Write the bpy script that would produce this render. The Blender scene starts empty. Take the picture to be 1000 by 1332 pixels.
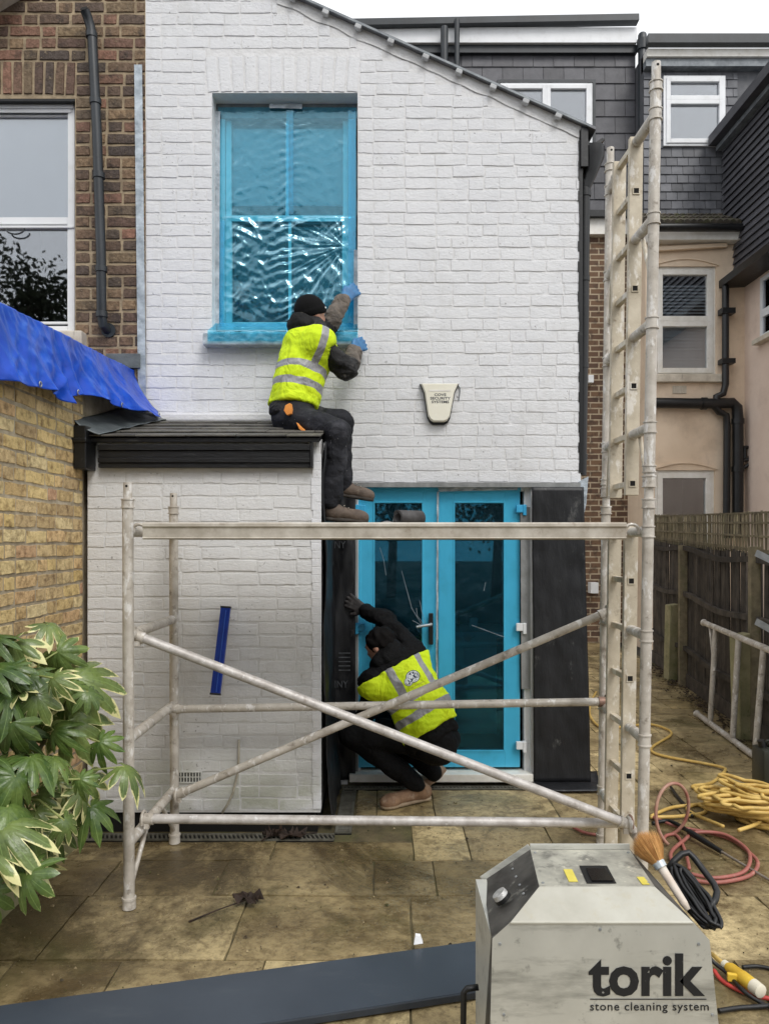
import bpy, bmesh, math, random
import numpy as np
from mathutils import Vector, Matrix, noise as mnoise
R = math.radians
random.seed(7)
scene = bpy.context.scene
COL = scene.collection

# ---------------------------------------------------------------- camera
FPX, HZ, CX, CH = 980.0, 705.0, 500.0, 1.76      # focal length / horizon / centre in photo pixels, eye height
cam = bpy.data.cameras.new('camera')
cam.sensor_width = 36.0
cam.lens = 36.0 * FPX / 1332.0
cam.shift_y = (HZ - 666.0) / 1332.0
cam.clip_start = 0.05
cam.clip_end = 500
cam_ob = bpy.data.objects.new('camera', cam)
cam_ob.location = (0, 0, CH)
cam_ob.rotation_euler = (R(90), 0, 0)
COL.objects.link(cam_ob)
scene.camera = cam_ob

# ---------------------------------------------------------------- sky, sun, exposure
SUN_EL, SUN_AZ = R(50), R(155)
w = bpy.data.worlds.new('World')
scene.world = w
w.use_nodes = True
wn = w.node_tree
wn.nodes.clear()
sky = wn.nodes.new('ShaderNodeTexSky')
sky.sky_type = 'NISHITA'
sky.sun_disc = False
sky.sun_elevation = SUN_EL
sky.sun_rotation = SUN_AZ
sky.air_density = 1.0
sky.dust_density = 4.0
bg = wn.nodes.new('ShaderNodeBackground')
bg.inputs['Strength'].default_value = 0.1
cloud = wn.nodes.new('ShaderNodeTexNoise')         # an even overcast deck with faint texture
cloud.inputs['Scale'].default_value = 2.2
cloud.inputs['Detail'].default_value = 5
tcw = wn.nodes.new('ShaderNodeTexCoord')
cr = wn.nodes.new('ShaderNodeValToRGB')
cr.color_ramp.elements[0].position = 0.3
cr.color_ramp.elements[0].color = (8.6, 8.8, 9.1, 1)
cr.color_ramp.elements[1].position = 0.7
cr.color_ramp.elements[1].color = (10.2, 10.3, 10.4, 1)
mixw = wn.nodes.new('ShaderNodeMixRGB')
mixw.inputs['Fac'].default_value = 0.9
outw = wn.nodes.new('ShaderNodeOutputWorld')
wn.links.new(tcw.outputs['Generated'], cloud.inputs['Vector'])
wn.links.new(cloud.outputs['Fac'], cr.inputs['Fac'])
wn.links.new(sky.outputs[0], mixw.inputs['Color1'])
wn.links.new(cr.outputs[0], mixw.inputs['Color2'])
wn.links.new(mixw.outputs[0], bg.inputs['Color'])
wn.links.new(bg.outputs[0], outw.inputs['Surface'])

sl = bpy.data.lights.new('sun', 'SUN')
sl.energy = 1.3
sl.angle = R(25)
sl.color = (1.0, 0.97, 0.93)
so = bpy.data.objects.new('sun', sl)
so.rotation_euler = (R(90) - SUN_EL, 0, R(28))
COL.objects.link(so)

scene.view_settings.view_transform = 'Standard'
scene.view_settings.look = 'None'
scene.view_settings.exposure = 0.42
scene.view_settings.gamma = 1.0
scene.view_settings.use_curve_mapping = False

# ---------------------------------------------------------------- helpers
def P(px, py, Y):
    return Vector(((px - CX) * Y / FPX, Y, CH - (py - HZ) * Y / FPX))
def G(px, py, z=0.0):
    Y = (CH - z) * FPX / (py - HZ)
    return Vector(((px - CX) * Y / FPX, Y, z))
def s2l(v):
    v /= 255.0
    return v / 12.92 if v <= 0.04045 else ((v + 0.055) / 1.055) ** 2.4
def C(r, g, b):
    return (s2l(r), s2l(g), s2l(b), 1.0)
WLOC = {}
def _link(o, parent):
    COL.objects.link(o)
    if parent is not None:
        o.parent = parent
def tag(o, label=None, cat=None, group=None, kind=None):
    if label: o['label'] = label
    if cat: o['category'] = cat
    if group: o['group'] = group
    if kind: o['kind'] = kind
    return o
def thing(name, loc, label, cat, group=None):
    o = bpy.data.objects.new(name, None)
    o.empty_display_size = 0.1
    o.location = loc
    COL.objects.link(o)
    WLOC[o] = Vector(loc)
    return tag(o, label, cat, group)
def place(name, mesh, parent, loc=(0, 0, 0), rot=None, scale=None):
    """object with world location `loc` under a parent that is only translated"""
    o = bpy.data.objects.new(name, mesh)
    base = WLOC.get(parent, Vector((0, 0, 0))) if parent is not None else Vector((0, 0, 0))
    o.location = Vector(loc) - base
    if rot is not None: o.rotation_euler = rot
    if scale is not None: o.scale = scale
    _link(o, parent)
    WLOC[o] = Vector(loc)
    return o

class MB:
    def __init__(s):
        s.v = []; s.f = []; s.mi = []; s.cur = 0
    def add(s, vs, fs):
        b = len(s.v)
        s.v += [tuple(x) for x in vs]
        for f in fs:
            s.f.append([i + b for i in f]); s.mi.append(s.cur)
        return s
    def box(s, lo, hi, rot=None, piv=None):
        x0, y0, z0 = lo; x1, y1, z1 = hi
        vs = [Vector(c) for c in ((x0,y0,z0),(x1,y0,z0),(x1,y1,z0),(x0,y1,z0),(x0,y0,z1),(x1,y0,z1),(x1,y1,z1),(x0,y1,z1))]
        if rot is not None:
            piv = Vector(piv) if piv is not None else (Vector(lo) + Vector(hi)) / 2
            vs = [rot @ (v - piv) + piv for v in vs]
        return s.add(vs, [(0,3,2,1),(4,5,6,7),(0,1,5,4),(1,2,6,5),(2,3,7,6),(3,0,4,7)])
    def bar(s, p0, p1, wx, wy, up=(0, 0, 1)):
        p0 = Vector(p0); p1 = Vector(p1); d = (p1 - p0).normalized()
        up = Vector(up)
        if abs(d.dot(up)) > 0.95: up = Vector((0, 1, 0))
        a = d.cross(up).normalized(); b = a.cross(d)
        vs = []
        for p in (p0, p1):
            for (i, j) in ((-1,-1),(1,-1),(1,1),(-1,1)):
                vs.append(p + a*i*wx/2 + b*j*wy/2)
        return s.add(vs, [(0,3,2,1)[::-1],(4,5,6,7)[::-1],(0,1,5,4)[::-1],(1,2,6,5)[::-1],(2,3,7,6)[::-1],(3,0,4,7)[::-1]])
    def tube(s, p0, p1, r, r1=None, n=14, cap=True):
        return s.path([p0, p1], [r, r if r1 is None else r1], n, cap)
    def path(s, pts, r, n=10, cap=True, closed=False):
        pts = [Vector(p) for p in pts]; m = len(pts)
        rs = r if isinstance(r, (list, tuple)) else [r] * m
        prev = None; vs = []
        for i in range(m):
            if closed: d = pts[(i+1) % m] - pts[i-1]
            else: d = pts[min(i+1, m-1)] - pts[max(i-1, 0)]
            if d.length < 1e-9: d = Vector((0, 0, 1))
            d.normalize()
            if prev is None:
                u = Vector((0, 0, 1)) if abs(d.z) < 0.9 else Vector((1, 0, 0))
                a = d.cross(u).normalized()
            else:
                a = (prev - d * prev.dot(d))
                if a.length < 1e-6: a = d.orthogonal()
                a.normalize()
            prev = a; b = d.cross(a)
            for k in range(n):
                t = 2 * math.pi * k / n
                vs.append(pts[i] + (a * math.cos(t) + b * math.sin(t)) * rs[i])
        fs = []
        for i in range(m if closed else m - 1):
            j = (i + 1) % m
            for k in range(n):
                fs.append((i*n+k, i*n+(k+1) % n, j*n+(k+1) % n, j*n+k))
        if cap and not closed:
            fs.append(tuple(range(n))[::-1]); fs.append(tuple((m-1)*n+k for k in range(n)))
        return s.add(vs, fs)
    def prism(s, poly, d):
        """poly: list of 3D points (planar), extruded by vector d"""
        n = len(poly); d = Vector(d)
        vs = [Vector(p) for p in poly] + [Vector(p) + d for p in poly]
        fs = [tuple(range(n)), tuple(range(n, 2*n))[::-1]] + [((i+1) % n, i, n+i, n+(i+1) % n) for i in range(n)]
        return s.add(vs, fs)
    def quad(s, a, b, c, d):
        return s.add([a, b, c, d], [(0, 1, 2, 3)])
    def grid(s, fn, nu, nv):
        vs = [fn(i / nu, j / nv) for j in range(nv + 1) for i in range(nu + 1)]
        fs = [(j*(nu+1)+i, j*(nu+1)+i+1, (j+1)*(nu+1)+i+1, (j+1)*(nu+1)+i) for j in range(nv) for i in range(nu)]
        return s.add(vs, fs)
    def ball(s, c, r, n=10, sc=(1, 1, 1)):
        c = Vector(c); vs = []; fs = []
        for i in range(n + 1):
            a = math.pi * i / n
            for k in range(2*n):
                t = math.pi * k / n
                vs.append(c + Vector((r*sc[0]*math.sin(a)*math.cos(t), r*sc[1]*math.sin(a)*math.sin(t), r*sc[2]*math.cos(a))))
        for i in range(n):
            for k in range(2*n):
                fs.append((i*2*n+k, (i+1)*2*n+k, (i+1)*2*n+(k+1) % (2*n), i*2*n+(k+1) % (2*n)))
        return s.add(vs, fs)
    def mesh(s, name, mats, smooth=False, bevel=0, fix=True, merge=False):
        me = bpy.data.meshes.new(name)
        me.from_pydata([tuple(v) for v in s.v], [], s.f)
        for m in (mats if isinstance(mats, (list, tuple)) else [mats]):
            me.materials.append(m)
        me.polygons.foreach_set('material_index', s.mi)
        bm = bmesh.new(); bm.from_mesh(me)
        if merge: bmesh.ops.remove_doubles(bm, verts=bm.verts, dist=1e-5)
        if fix: bmesh.ops.recalc_face_normals(bm, faces=bm.faces)
        if bevel > 0:
            es = [e for e in bm.edges if len(e.link_faces) == 2 and e.calc_face_angle(0) > 0.6]
            bmesh.ops.bevel(bm, geom=es, offset=bevel, segments=2, profile=0.6, affect='EDGES', clamp_overlap=True)
        bm.to_mesh(me); bm.free()
        if smooth:
            for p in me.polygons: p.use_smooth = True
            if smooth == 'auto':
                me.set_sharp_from_angle(angle=R(40))
        return me
    def build(s, name, mats, parent=None, smooth=False, bevel=0, fix=True, merge=False):
        me = s.mesh(name, mats, smooth, bevel, fix, merge)
        return place(name, me, parent)

def nz(x, y, z=0.0, sc=1.0):
    return mnoise.noise(Vector((x * sc, y * sc, z * sc)))

# ---------------------------------------------------------------- materials
class NT:
    def __init__(s, name):
        s.m = bpy.data.materials.new(name); s.m.use_nodes = True
        s.t = s.m.node_tree; s.t.nodes.clear()
        s.out = s.t.nodes.new('ShaderNodeOutputMaterial')
        s.pos = s.t.nodes.new('ShaderNodeNewGeometry').outputs['Position']
    def n(s, typ, ins=None, **kw):
        nd = s.t.nodes.new('ShaderNode' + typ)
        for k, v in kw.items(): setattr(nd, k, v)
        for k, v in (ins or {}).items(): s.set(nd, k, v)
        return nd
    def set(s, nd, k, v):
        if isinstance(v, bpy.types.NodeSocket): s.t.links.new(v, nd.inputs[k])
        elif isinstance(v, bpy.types.Node): s.t.links.new(v.outputs[0], nd.inputs[k])
        else: nd.inputs[k].default_value = v
    def vec(s, stretch=None):
        if not stretch: return s.pos
        return s.n('VectorMath', {0: s.pos, 1: stretch}, operation='MULTIPLY').outputs[0]
    def noise(s, scale, detail=5, rough=.6, stretch=None, dist=0.0):
        return s.n('TexNoise', {'Vector': s.vec(stretch), 'Scale': scale, 'Detail': detail, 'Roughness': rough, 'Distortion': dist}).outputs['Fac']
    def mr(s, v, a, b, c=0.0, d=1.0):
        return s.n('MapRange', {0: v, 1: a, 2: b, 3: c, 4: d}).outputs[0]
    def mix(s, f, a, b, mode='MIX'):
        return s.n('MixRGB', {'Fac': f, 'Color1': a, 'Color2': b}, blend_type=mode).outputs[0]
    def math(s, op, a, b=0.0):
        return s.n('Math', {0: a, 1: b}, operation=op).outputs[0]
    def rnd(s):
        a = s.n('ObjectInfo').outputs['Random']
        b = s.n('Attribute', attribute_name='rnd').outputs['Fac']
        return s.math('FRACT', s.math('ADD', a, b))
    def ramp(s, f, cols, interp='LINEAR'):
        r = s.n('ValToRGB', {'Fac': f}); e = r.color_ramp; e.interpolation = interp
        while len(e.elements) < len(cols): e.elements.new(0.5)
        for i, c in enumerate(cols):
            if len(c) == 2: e.elements[i].position, e.elements[i].color = c[0], c[1]
            else: e.elements[i].position = i / max(1, len(cols) - 1); e.elements[i].color = c
        return r.outputs[0]
    def bump(s, h, strength, dist=0.01, nrm=None):
        ins = {'Height': h, 'Strength': strength, 'Distance': dist}
        if nrm is not None: ins['Normal'] = nrm
        return s.n('Bump', ins).outputs[0]
    def bsdf(s, col, rough=.6, metal=0.0, nrm=None, spec=.5, **kw):
        ins = {'Base Color': col, 'Roughness': rough, 'Metallic': metal, 'Specular IOR Level': spec}
        if nrm is not None: ins['Normal'] = nrm
        ins.update(kw)
        b = s.n('BsdfPrincipled', ins)
        return b.outputs[0]
    def done(s, sh):
        s.t.links.new(sh, s.out.inputs['Surface']); return s.m

def mk(name, col, col2=None, nscale=8, lo=.35, hi=.65, rough=.6, metal=0, bump=0, bscale=40, bdist=.01, rnd=0.0, dirt=None, spec=.5, ramp=None, stretch=None, dirt2=None, bstretch=None, rvar=0.0, ridge=None):
    t = NT(name)
    base = col
    if ramp: base = t.ramp(t.rnd(), ramp)
    if col2 is not None or ramp:
        f = t.mr(t.noise(nscale, stretch=stretch), lo, hi)
        if col2 is None: col2 = t.mix(1.0, base, (.55, .5, .45, 1), 'MULTIPLY')
        base = t.mix(f, base, col2)
    for dd in (dirt, dirt2):
        if dd:
            dc, ds, dlo, dhi, da = dd[:5]
            f = t.mr(t.noise(ds, detail=8, rough=.65, stretch=dd[5] if len(dd) > 5 else None), dlo, dhi, 0.0, da)
            base = t.mix(f, base, dc)
    if rnd:
        k = t.mr(t.rnd(), 0, 1, 1 - rnd, 1 + rnd * .6)
        cmb = t.n('CombineColor', {0: k, 1: k, 2: k}).outputs[0]
        base = t.mix(1.0, base, cmb, 'MULTIPLY')
    nrm = None
    if bump: nrm = t.bump(t.noise(bscale, detail=6, stretch=bstretch), bump, bdist)
    if ridge:
        hh = t.math('ABSOLUTE', t.math('SUBTRACT', t.noise(ridge[0], detail=3, rough=.5, dist=.6), .5))
        nrm = t.bump(hh, ridge[1], ridge[2], nrm)
    rr = rough
    if rvar: rr = t.mr(t.noise(nscale * 1.7, detail=4), .3, .7, rough - rvar, rough + rvar)
    return t.done(t.bsdf(base, rr, metal, nrm, spec))

def m_white_brick(name, tint, grime):
    t = NT(name)
    n1 = t.mr(t.noise(3.0), .3, .7)
    base = t.mix(n1, tint, (tint[0]*.9, tint[1]*.905, tint[2]*.92, 1))
    base = t.mix(t.mr(t.rnd(), 0, 1, 0, .5), base, (tint[0]*.93, tint[1]*.935, tint[2]*.94, 1))
    pit = t.mr(t.noise(48, detail=4, rough=.6), .64, .69, 0, .7)
    gate = t.mr(t.noise(4.5, detail=3), .50, .60)
    base = t.mix(t.math('MULTIPLY', pit, gate), base, (.16, .15, .14, 1))
    st = t.mr(t.noise(2.6, detail=9, rough=.75, stretch=(1.3, 1, .3)), .52, .70, 0, grime)
    base = t.mix(st, base, (.47, .46, .42, 1))
    z = t.n('SeparateXYZ', {0: t.pos}).outputs[2]
    lowz = t.math('MULTIPLY', t.mr(z, 0.1, 0.55, 1.0, 0.0), t.mr(t.noise(3.2, detail=6), .4, .62))
    base = t.mix(t.math('MULTIPLY', lowz, .75), base, (.33, .35, .22, 1))        # algae film at the foot of the wall
    h1 = t.noise(40, detail=8, rough=.7, stretch=(1, 1, 1.6))
    h2 = t.n('TexVoronoi', {'Vector': t.pos, 'Scale': 22.0}).outputs['Distance']
    nb = t.bump(h1, .5, .011)
    nb = t.bump(h2, .10, .008, nb)
    return t.done(t.bsdf(base, .55, 0, nb, .35))

MAT = {}
MAT['white_brick'] = m_white_brick('white_painted_brick', (.775, .782, .797, 1), .3)
MAT['white_brick2'] = m_white_brick('white_painted_brick_extension', (.735, .737, .732, 1), .34)
MAT['white_joint'] = mk('white_painted_joint', (.75, .75, .76, 1), (.68, .68, .68, 1), 9, bump=.6, bscale=30, bdist=.012, rough=.6)
MAT['white_joint2'] = mk('white_painted_joint_extension', (.70, .70, .69, 1), (.62, .62, .61, 1), 7, bump=.6, bscale=30, bdist=.012, rough=.6)
MAT['brown_brick'] = mk('brown_stock_brick', (0,0,0,1), None, 30, .42, .62, .8, ramp=[C(90,75,66), C(124,101,82), C(150,126,98), C(98,80,70), C(154,114,95), C(112,92,77), C(84,74,69), C(142,122,94)], bump=.8, bscale=45, bdist=.015, dirt=(C(44,38,35), 14, .5, .68, .75), dirt2=(C(176,158,130), 30, .58, .72, .55))
MAT['mortar'] = mk('lime_mortar', C(178,160,132), C(142,126,104), 12, bump=.6, bscale=60, rough=.9)
MAT['mortar2'] = mk('grey_mortar', C(186,174,152), C(146,134,112), 9, bump=.6, bscale=60, rough=.9)
MAT['yellow_brick'] = mk('yellow_stock_brick', (0,0,0,1), None, 22, .46, .68, .8, ramp=[C(226,200,142), C(216,188,126), C(232,212,162), C(204,174,122), C(222,196,146), C(186,160,118), C(232,204,142), C(202,158,130)], bump=.8, bscale=45, bdist=.015, dirt=(C(110,86,56), 16, .54, .68, .7), dirt2=(C(96,78,52), 2.2, .52, .72, .35))
MAT['far_brick'] = None
MAT['upvc'] = mk('white_upvc', C(232,234,236), C(222,224,226), 3, rough=.3, bump=.02, bscale=20, dirt=(C(190,188,182), 6, .55, .8, .4))
MAT['upvc_dull'] = mk('dull_white_upvc', C(238,236,230), C(222,218,208), 5, rough=.4, dirt=(C(176,168,154), 9, .58, .75, .4))
MAT['black_plastic'] = mk('black_plastic', C(24,25,27), C(16,17,18), 6, rough=.38, bump=.08, bscale=50, dirt=(C(92,92,90), 14, .6, .8, .45))
MAT['black_paint'] = mk('black_painted_timber', C(20,21,22), C(12,12,13), 10, rough=.42, bump=.25, bscale=22, bstretch=(1,1,6), dirt=(C(120,120,118), 12, .62, .74, .45, (.35, 1, 4)))
MAT['grey_pipe'] = mk('dark_grey_pipe', C(46,52,57), C(34,38,42), 5, rough=.4, dirt=(C(110,112,112), 20, .6, .8, .3))
MAT['grey_trim'] = mk('grey_lead_trim', C(140,146,150), C(108,113,118), 10, rough=.5, bump=.3, bscale=14, metal=.25)
MAT['clip_grey'] = mk('pale_grey_clip', C(190,192,194), C(164,166,168), 14, rough=.5)
MAT['lead'] = mk('lead_sheet', C(112,118,120), C(84,90,92), 7, rough=.45, bump=.4, bscale=9, bdist=.02, metal=.35, dirt=(C(160,164,164), 9, .58, .75, .5))
MAT['blue_tarp'] = mk('blue_tarpaulin', C(3,78,204), C(2,60,172), 5, rough=.3, bump=.4, bscale=14, bdist=.015, dirt=(C(70,130,226), 16, .62, .8, .3), spec=.5)
MAT['slate'] = mk('wet_slate', C(104,100,92), C(72,70,66), 9, rough=.6, bump=.5, bscale=30, rnd=.25, dirt=(C(58,64,44), 5, .52, .7, .5))
MAT['slate_dark'] = mk('dark_slate_hanging', C(86,86,91), C(72,72,77), 6, rough=.55, bump=.3, bscale=30, rnd=.22)
MAT['slate_mid'] = mk('grey_slate_hanging', C(112,113,118), C(92,94,99), 5, rough=.6, bump=.3, bscale=30, rnd=.3, dirt=(C(140,140,140), 4, .6, .75, .4, (1,1,.25)))
MAT['tile_brown'] = mk('mossy_roof_tile', C(94,86,74), C(60,56,50), 8, rough=.8, bump=.6, bscale=25, rnd=.3, dirt=(C(96,100,60), 6, .5, .68, .7))
MAT['render'] = mk('beige_render', C(234,214,190), C(224,202,176), 1.4, rough=.85, bump=.25, bscale=50, dirt=(C(168,146,124), 1.6, .5, .75, .55), dirt2=(C(150,130,110), 5, .6, .78, .3, (1,1,.2)))
MAT['render_pink'] = mk('pink_beige_render', C(232,212,196), C(222,200,184), 1.2, rough=.85, bump=.2, bscale=50, dirt=(C(172,148,132), 2, .52, .75, .4))
MAT['sill'] = mk('stone_sill', C(216,208,192), C(186,176,160), 6, rough=.8, bump=.3, bscale=40, dirt=(C(90,84,76), 10, .58, .7, .6, (1,1,.3)))
MAT['scaf'] = mk('dusty_scaffold_metal', C(206,200,190), C(176,168,156), 10, rough=.5, metal=.15, bump=.15, bscale=60, dirt=(C(232,230,226), 24, .55, .62, .8, (1,1,.45)), dirt2=(C(112,100,86), 17, .57, .68, .7))
MAT['scaf_tan'] = mk('cream_ladder_stile', C(206,196,176), C(180,169,148), 7, rough=.55, metal=.1, bump=.12, bscale=60, dirt=(C(232,228,220), 18, .54, .62, .7, (1,1,.5)), dirt2=(C(124,106,82), 15, .58, .70, .65))
MAT['alu'] = mk('bare_aluminium_brace', C(206,202,198), C(170,164,158), 14, rough=.5, metal=.2, bump=.1, bscale=70, dirt=(C(130,118,106), 24, .58, .72, .6), dirt2=(C(236,236,236), 40, .6, .7, .6))
MAT['deck'] = mk('deck_edge_metal', C(204,198,186), C(172,164,150), 10, rough=.5, metal=.15, dirt=(C(120,96,72), 22, .6, .75, .5), dirt2=(C(150,134,112), 5, .5, .7, .5, (.4,1,1)))
MAT['steel_dark'] = mk('worn_bracket', C(150,120,104), C(120,96,84), 20, rough=.5, metal=.4)
MAT['hole'] = mk('dark_hole', C(14,12,10), rough=.9)
MAT['membrane'] = None
MAT['board'] = mk('slate_grey_board', C(66,74,84), C(58,66,76), 2.5, rough=.42, bump=.04, bscale=15, dirt=(C(92,98,104), 7, .58, .75, .35, (.3,1,1)))
MAT['board_edge'] = mk('board_edge', C(52,58,66), C(40,45,52), 6, rough=.5)
MAT['soil'] = mk('dark_soil', C(66,60,46), C(42,40,32), 12, rough=.95, bump=1.0, bscale=25, bdist=.03)
MAT['concrete'] = mk('mossy_concrete', C(166,158,124), C(134,130,98), 5, rough=.9, bump=.5, bscale=30, dirt=(C(110,116,66), 3, .48, .68, .6), dirt2=(C(60,56,44), 12, .58, .72, .5))
MAT['fence'] = mk('weathered_fence', C(82,75,67), C(48,44,40), 6, rough=.85, bump=.5, bscale=30, bstretch=(3,3,.3), rnd=.35, dirt=(C(112,104,94), 12, .55, .7, .5, (4,4,.3)))
MAT['fence_light'] = mk('weathered_trellis', C(132,122,98), C(98,90,72), 9, rough=.85, bump=.4, bscale=30, rnd=.3, dirt=(C(92,96,62), 5, .52, .68, .5))
MAT['galv'] = mk('galvanised_plate', C(178,182,184), C(140,144,146), 12, rough=.45, metal=.5)
MAT['skin'] = mk('skin', C(206,158,134), C(190,140,118), 30, rough=.5)
MAT['drain'] = mk('drain_grate', C(122,120,110), C(92,90,80), 12, rough=.6, metal=.3, dirt=(C(60,56,40), 9, .5, .7, .6))
MAT['grout'] = mk('mossy_joint', C(110,98,70), C(70,64,44), 8, rough=.95, bump=.8, bscale=50, dirt=(C(84,84,46), 3, .48, .64, .6))

def m_slab():
    t = NT('wet_york_stone')
    base = t.ramp(t.rnd(), [C(206,184,136), C(174,155,114), C(220,199,150), C(156,138,100), C(190,172,132), C(212,188,134)])
    base = t.mix(t.mr(t.noise(17, detail=10, rough=.82), .46, .60, 0, .65), base, C(104,88,60))
    dist = t.n('VectorMath', {0: t.pos, 1: (-1.15, 3.9, 0)}, operation='DISTANCE').outputs['Value']      # damp patch by the shrub bed
    damp = t.mr(t.math('ADD', dist, t.math('MULTIPLY', t.math('SUBTRACT', t.noise(1.8, detail=8, rough=.7), .5), 2.2)), .7, 1.9, .35, 0)
    wet = t.math('MINIMUM', t.math('ADD', t.mr(t.noise(.75, detail=8, rough=.66, dist=.5), .46, .62, 0, .8), damp), .9)
    base = t.mix(wet, base, C(64,53,33))
    base = t.mix(t.mr(t.noise(4.4, detail=10, rough=.75, dist=.8), .50, .62, 0, .65), base, C(84,68,43))
    base = t.mix(t.mr(t.noise(1.1, detail=7, rough=.62, dist=.4), .54, .68, 0, .6), base, C(72,72,36))
    base = t.mix(t.mr(t.noise(60, detail=6, rough=.75), .60, .70, 0, .55), base, C(196,178,138))
    base = t.mix(t.mr(t.noise(30, detail=8, rough=.8), .57, .68, 0, .75), base, C(48,40,28))
    rough = t.mr(wet, 0, .8, .52, .15)
    nb = t.bump(t.noise(6, detail=10, rough=.7), .4, .02)
    nb = t.bump(t.noise(50, detail=6, rough=.7), .5, .008, nb)
    return t.done(t.bsdf(base, rough, 0, nb, .5))
MAT['slab'] = m_slab()

def m_far_brick():
    t = NT('far_brown_brick')
    v = t.n('SeparateXYZ', {0: t.pos})
    cv = t.n('CombineXYZ', {0: v.outputs[0], 1: v.outputs[2], 2: 0.0}).outputs[0]
    b = t.n('TexBrick', {'Vector': cv, 'Color1': C(118,92,70), 'Color2': C(84,64,54), 'Mortar': C(176,160,136), 'Scale': 1.0, 'Mortar Size': .012, 'Bias': -.1, 'Brick Width': .30, 'Row Height': .10})
    base = t.mix(t.mr(t.noise(9, detail=4), .5, .68, 0, .7), b.outputs[0], C(58,46,40))
    nb = t.bump(t.math('SUBTRACT', 1.0, b.outputs['Fac']), .6, .012)
    return t.done(t.bsdf(base, .85, 0, nb))
MAT['far_brick'] = m_far_brick()

def m_film(name, tint, gloss, diff, dcol, bs=9.0, st=.5, rough=.12):
    t = NT(name)
    h = t.noise(bs, detail=5, rough=.6, dist=.8, stretch=(1, 1, .7))
    ridged = t.math('ABSOLUTE', t.math('SUBTRACT', h, .5))
    nb = t.bump(ridged, st, .03)
    tr = t.n('BsdfTransparent', {'Color': tint}).outputs[0]
    df = t.n('BsdfDiffuse', {'Color': dcol, 'Normal': nb}).outputs[0]
    gl = t.n('BsdfGlossy', {'Color': (.50, .84, .98, 1), 'Roughness': rough, 'Normal': nb}).outputs[0]
    a = t.n('MixShader', {0: diff, 1: tr, 2: df}).outputs[0]
    fr = t.n('Fresnel', {'IOR': 1.45, 'Normal': nb}).outputs[0]
    f = t.math('MINIMUM', t.math('MULTIPLY', fr, gloss), .42)
    return t.done(t.n('MixShader', {0: f, 1: a, 2: gl}).outputs[0])
MAT['film'] = m_film('blue_masking_film', (.36, .82, .96, 1), 3.4, .10, (.06, .50, .78, 1), 9.0, .18, .14)
MAT['film_door'] = m_film('blue_masking_film_door', (.30, .77, .95, 1), .8, .018, (.07, .46, .72, 1), 7.0, .25, .12)
MAT['tape_blue'] = mk('blue_masking_tape', C(62,174,220), C(50,158,208), 6, rough=.4, bump=.3, bscale=16)
MAT['tape_clear'] = mk('silvery_tape', C(196,206,214), C(150,160,168), 14, rough=.25, bump=.7, bscale=18, metal=.2)
MAT['tape_grey'] = mk('grey_tape', C(150,152,152), C(120,122,122), 9, rough=.45, bump=.5, bscale=20, stretch=(1,1,.3))

def m_glass(name, refl, tint=(.9, .93, .95, 1)):
    t = NT(name)
    fr = t.n('Fresnel', {'IOR': 1.5}).outputs[0]
    f = t.math('ADD', fr, refl)
    g = t.n('BsdfGlossy', {'Color': (.95, .97, 1, 1), 'Roughness': .015}).outputs[0]
    tr = t.n('BsdfTransparent', {'Color': tint}).outputs[0]
    return t.done(t.n('MixShader', {0: f, 1: tr, 2: g}).outputs[0])
MAT['glass'] = m_glass('window_glass', .16)
MAT['glass_clear'] = m_glass('clear_glass', .01, (.96, .97, .98, 1))
MAT['glass_dim'] = m_glass('door_glass', .02, (.75, .82, .85, 1))
MAT['room'] = mk('dark_room', C(70,72,74), C(52,54,56), 3, rough=.9)
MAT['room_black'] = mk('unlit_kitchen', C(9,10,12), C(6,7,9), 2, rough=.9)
MAT['room_dark'] = mk('dim_room', C(36,40,44), C(26,29,33), 2, rough=.9)
MAT['blind_white'] = mk('white_blind', C(238,240,242), C(230,232,235), 2, rough=.9)
MAT['blind'] = mk('pale_blind', C(204,210,214), C(194,200,206), 2, rough=.9)

def m_membrane():
    t = NT('black_damp_membrane')
    base = t.mix(t.mr(t.noise(6), .35, .7), C(22,23,26), C(32,33,36))
    st = t.mr(t.noise(10, detail=9, rough=.75, stretch=(1, 1, .5)), .60, .72, 0, .45)
    base = t.mix(st, base, C(120,120,118))
    nb = t.bump(t.noise(6, detail=5, stretch=(1, 1, .3)), .5, .03)
    return t.done(t.bsdf(base, .46, 0, nb, .4))
MAT['membrane'] = m_membrane()

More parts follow.
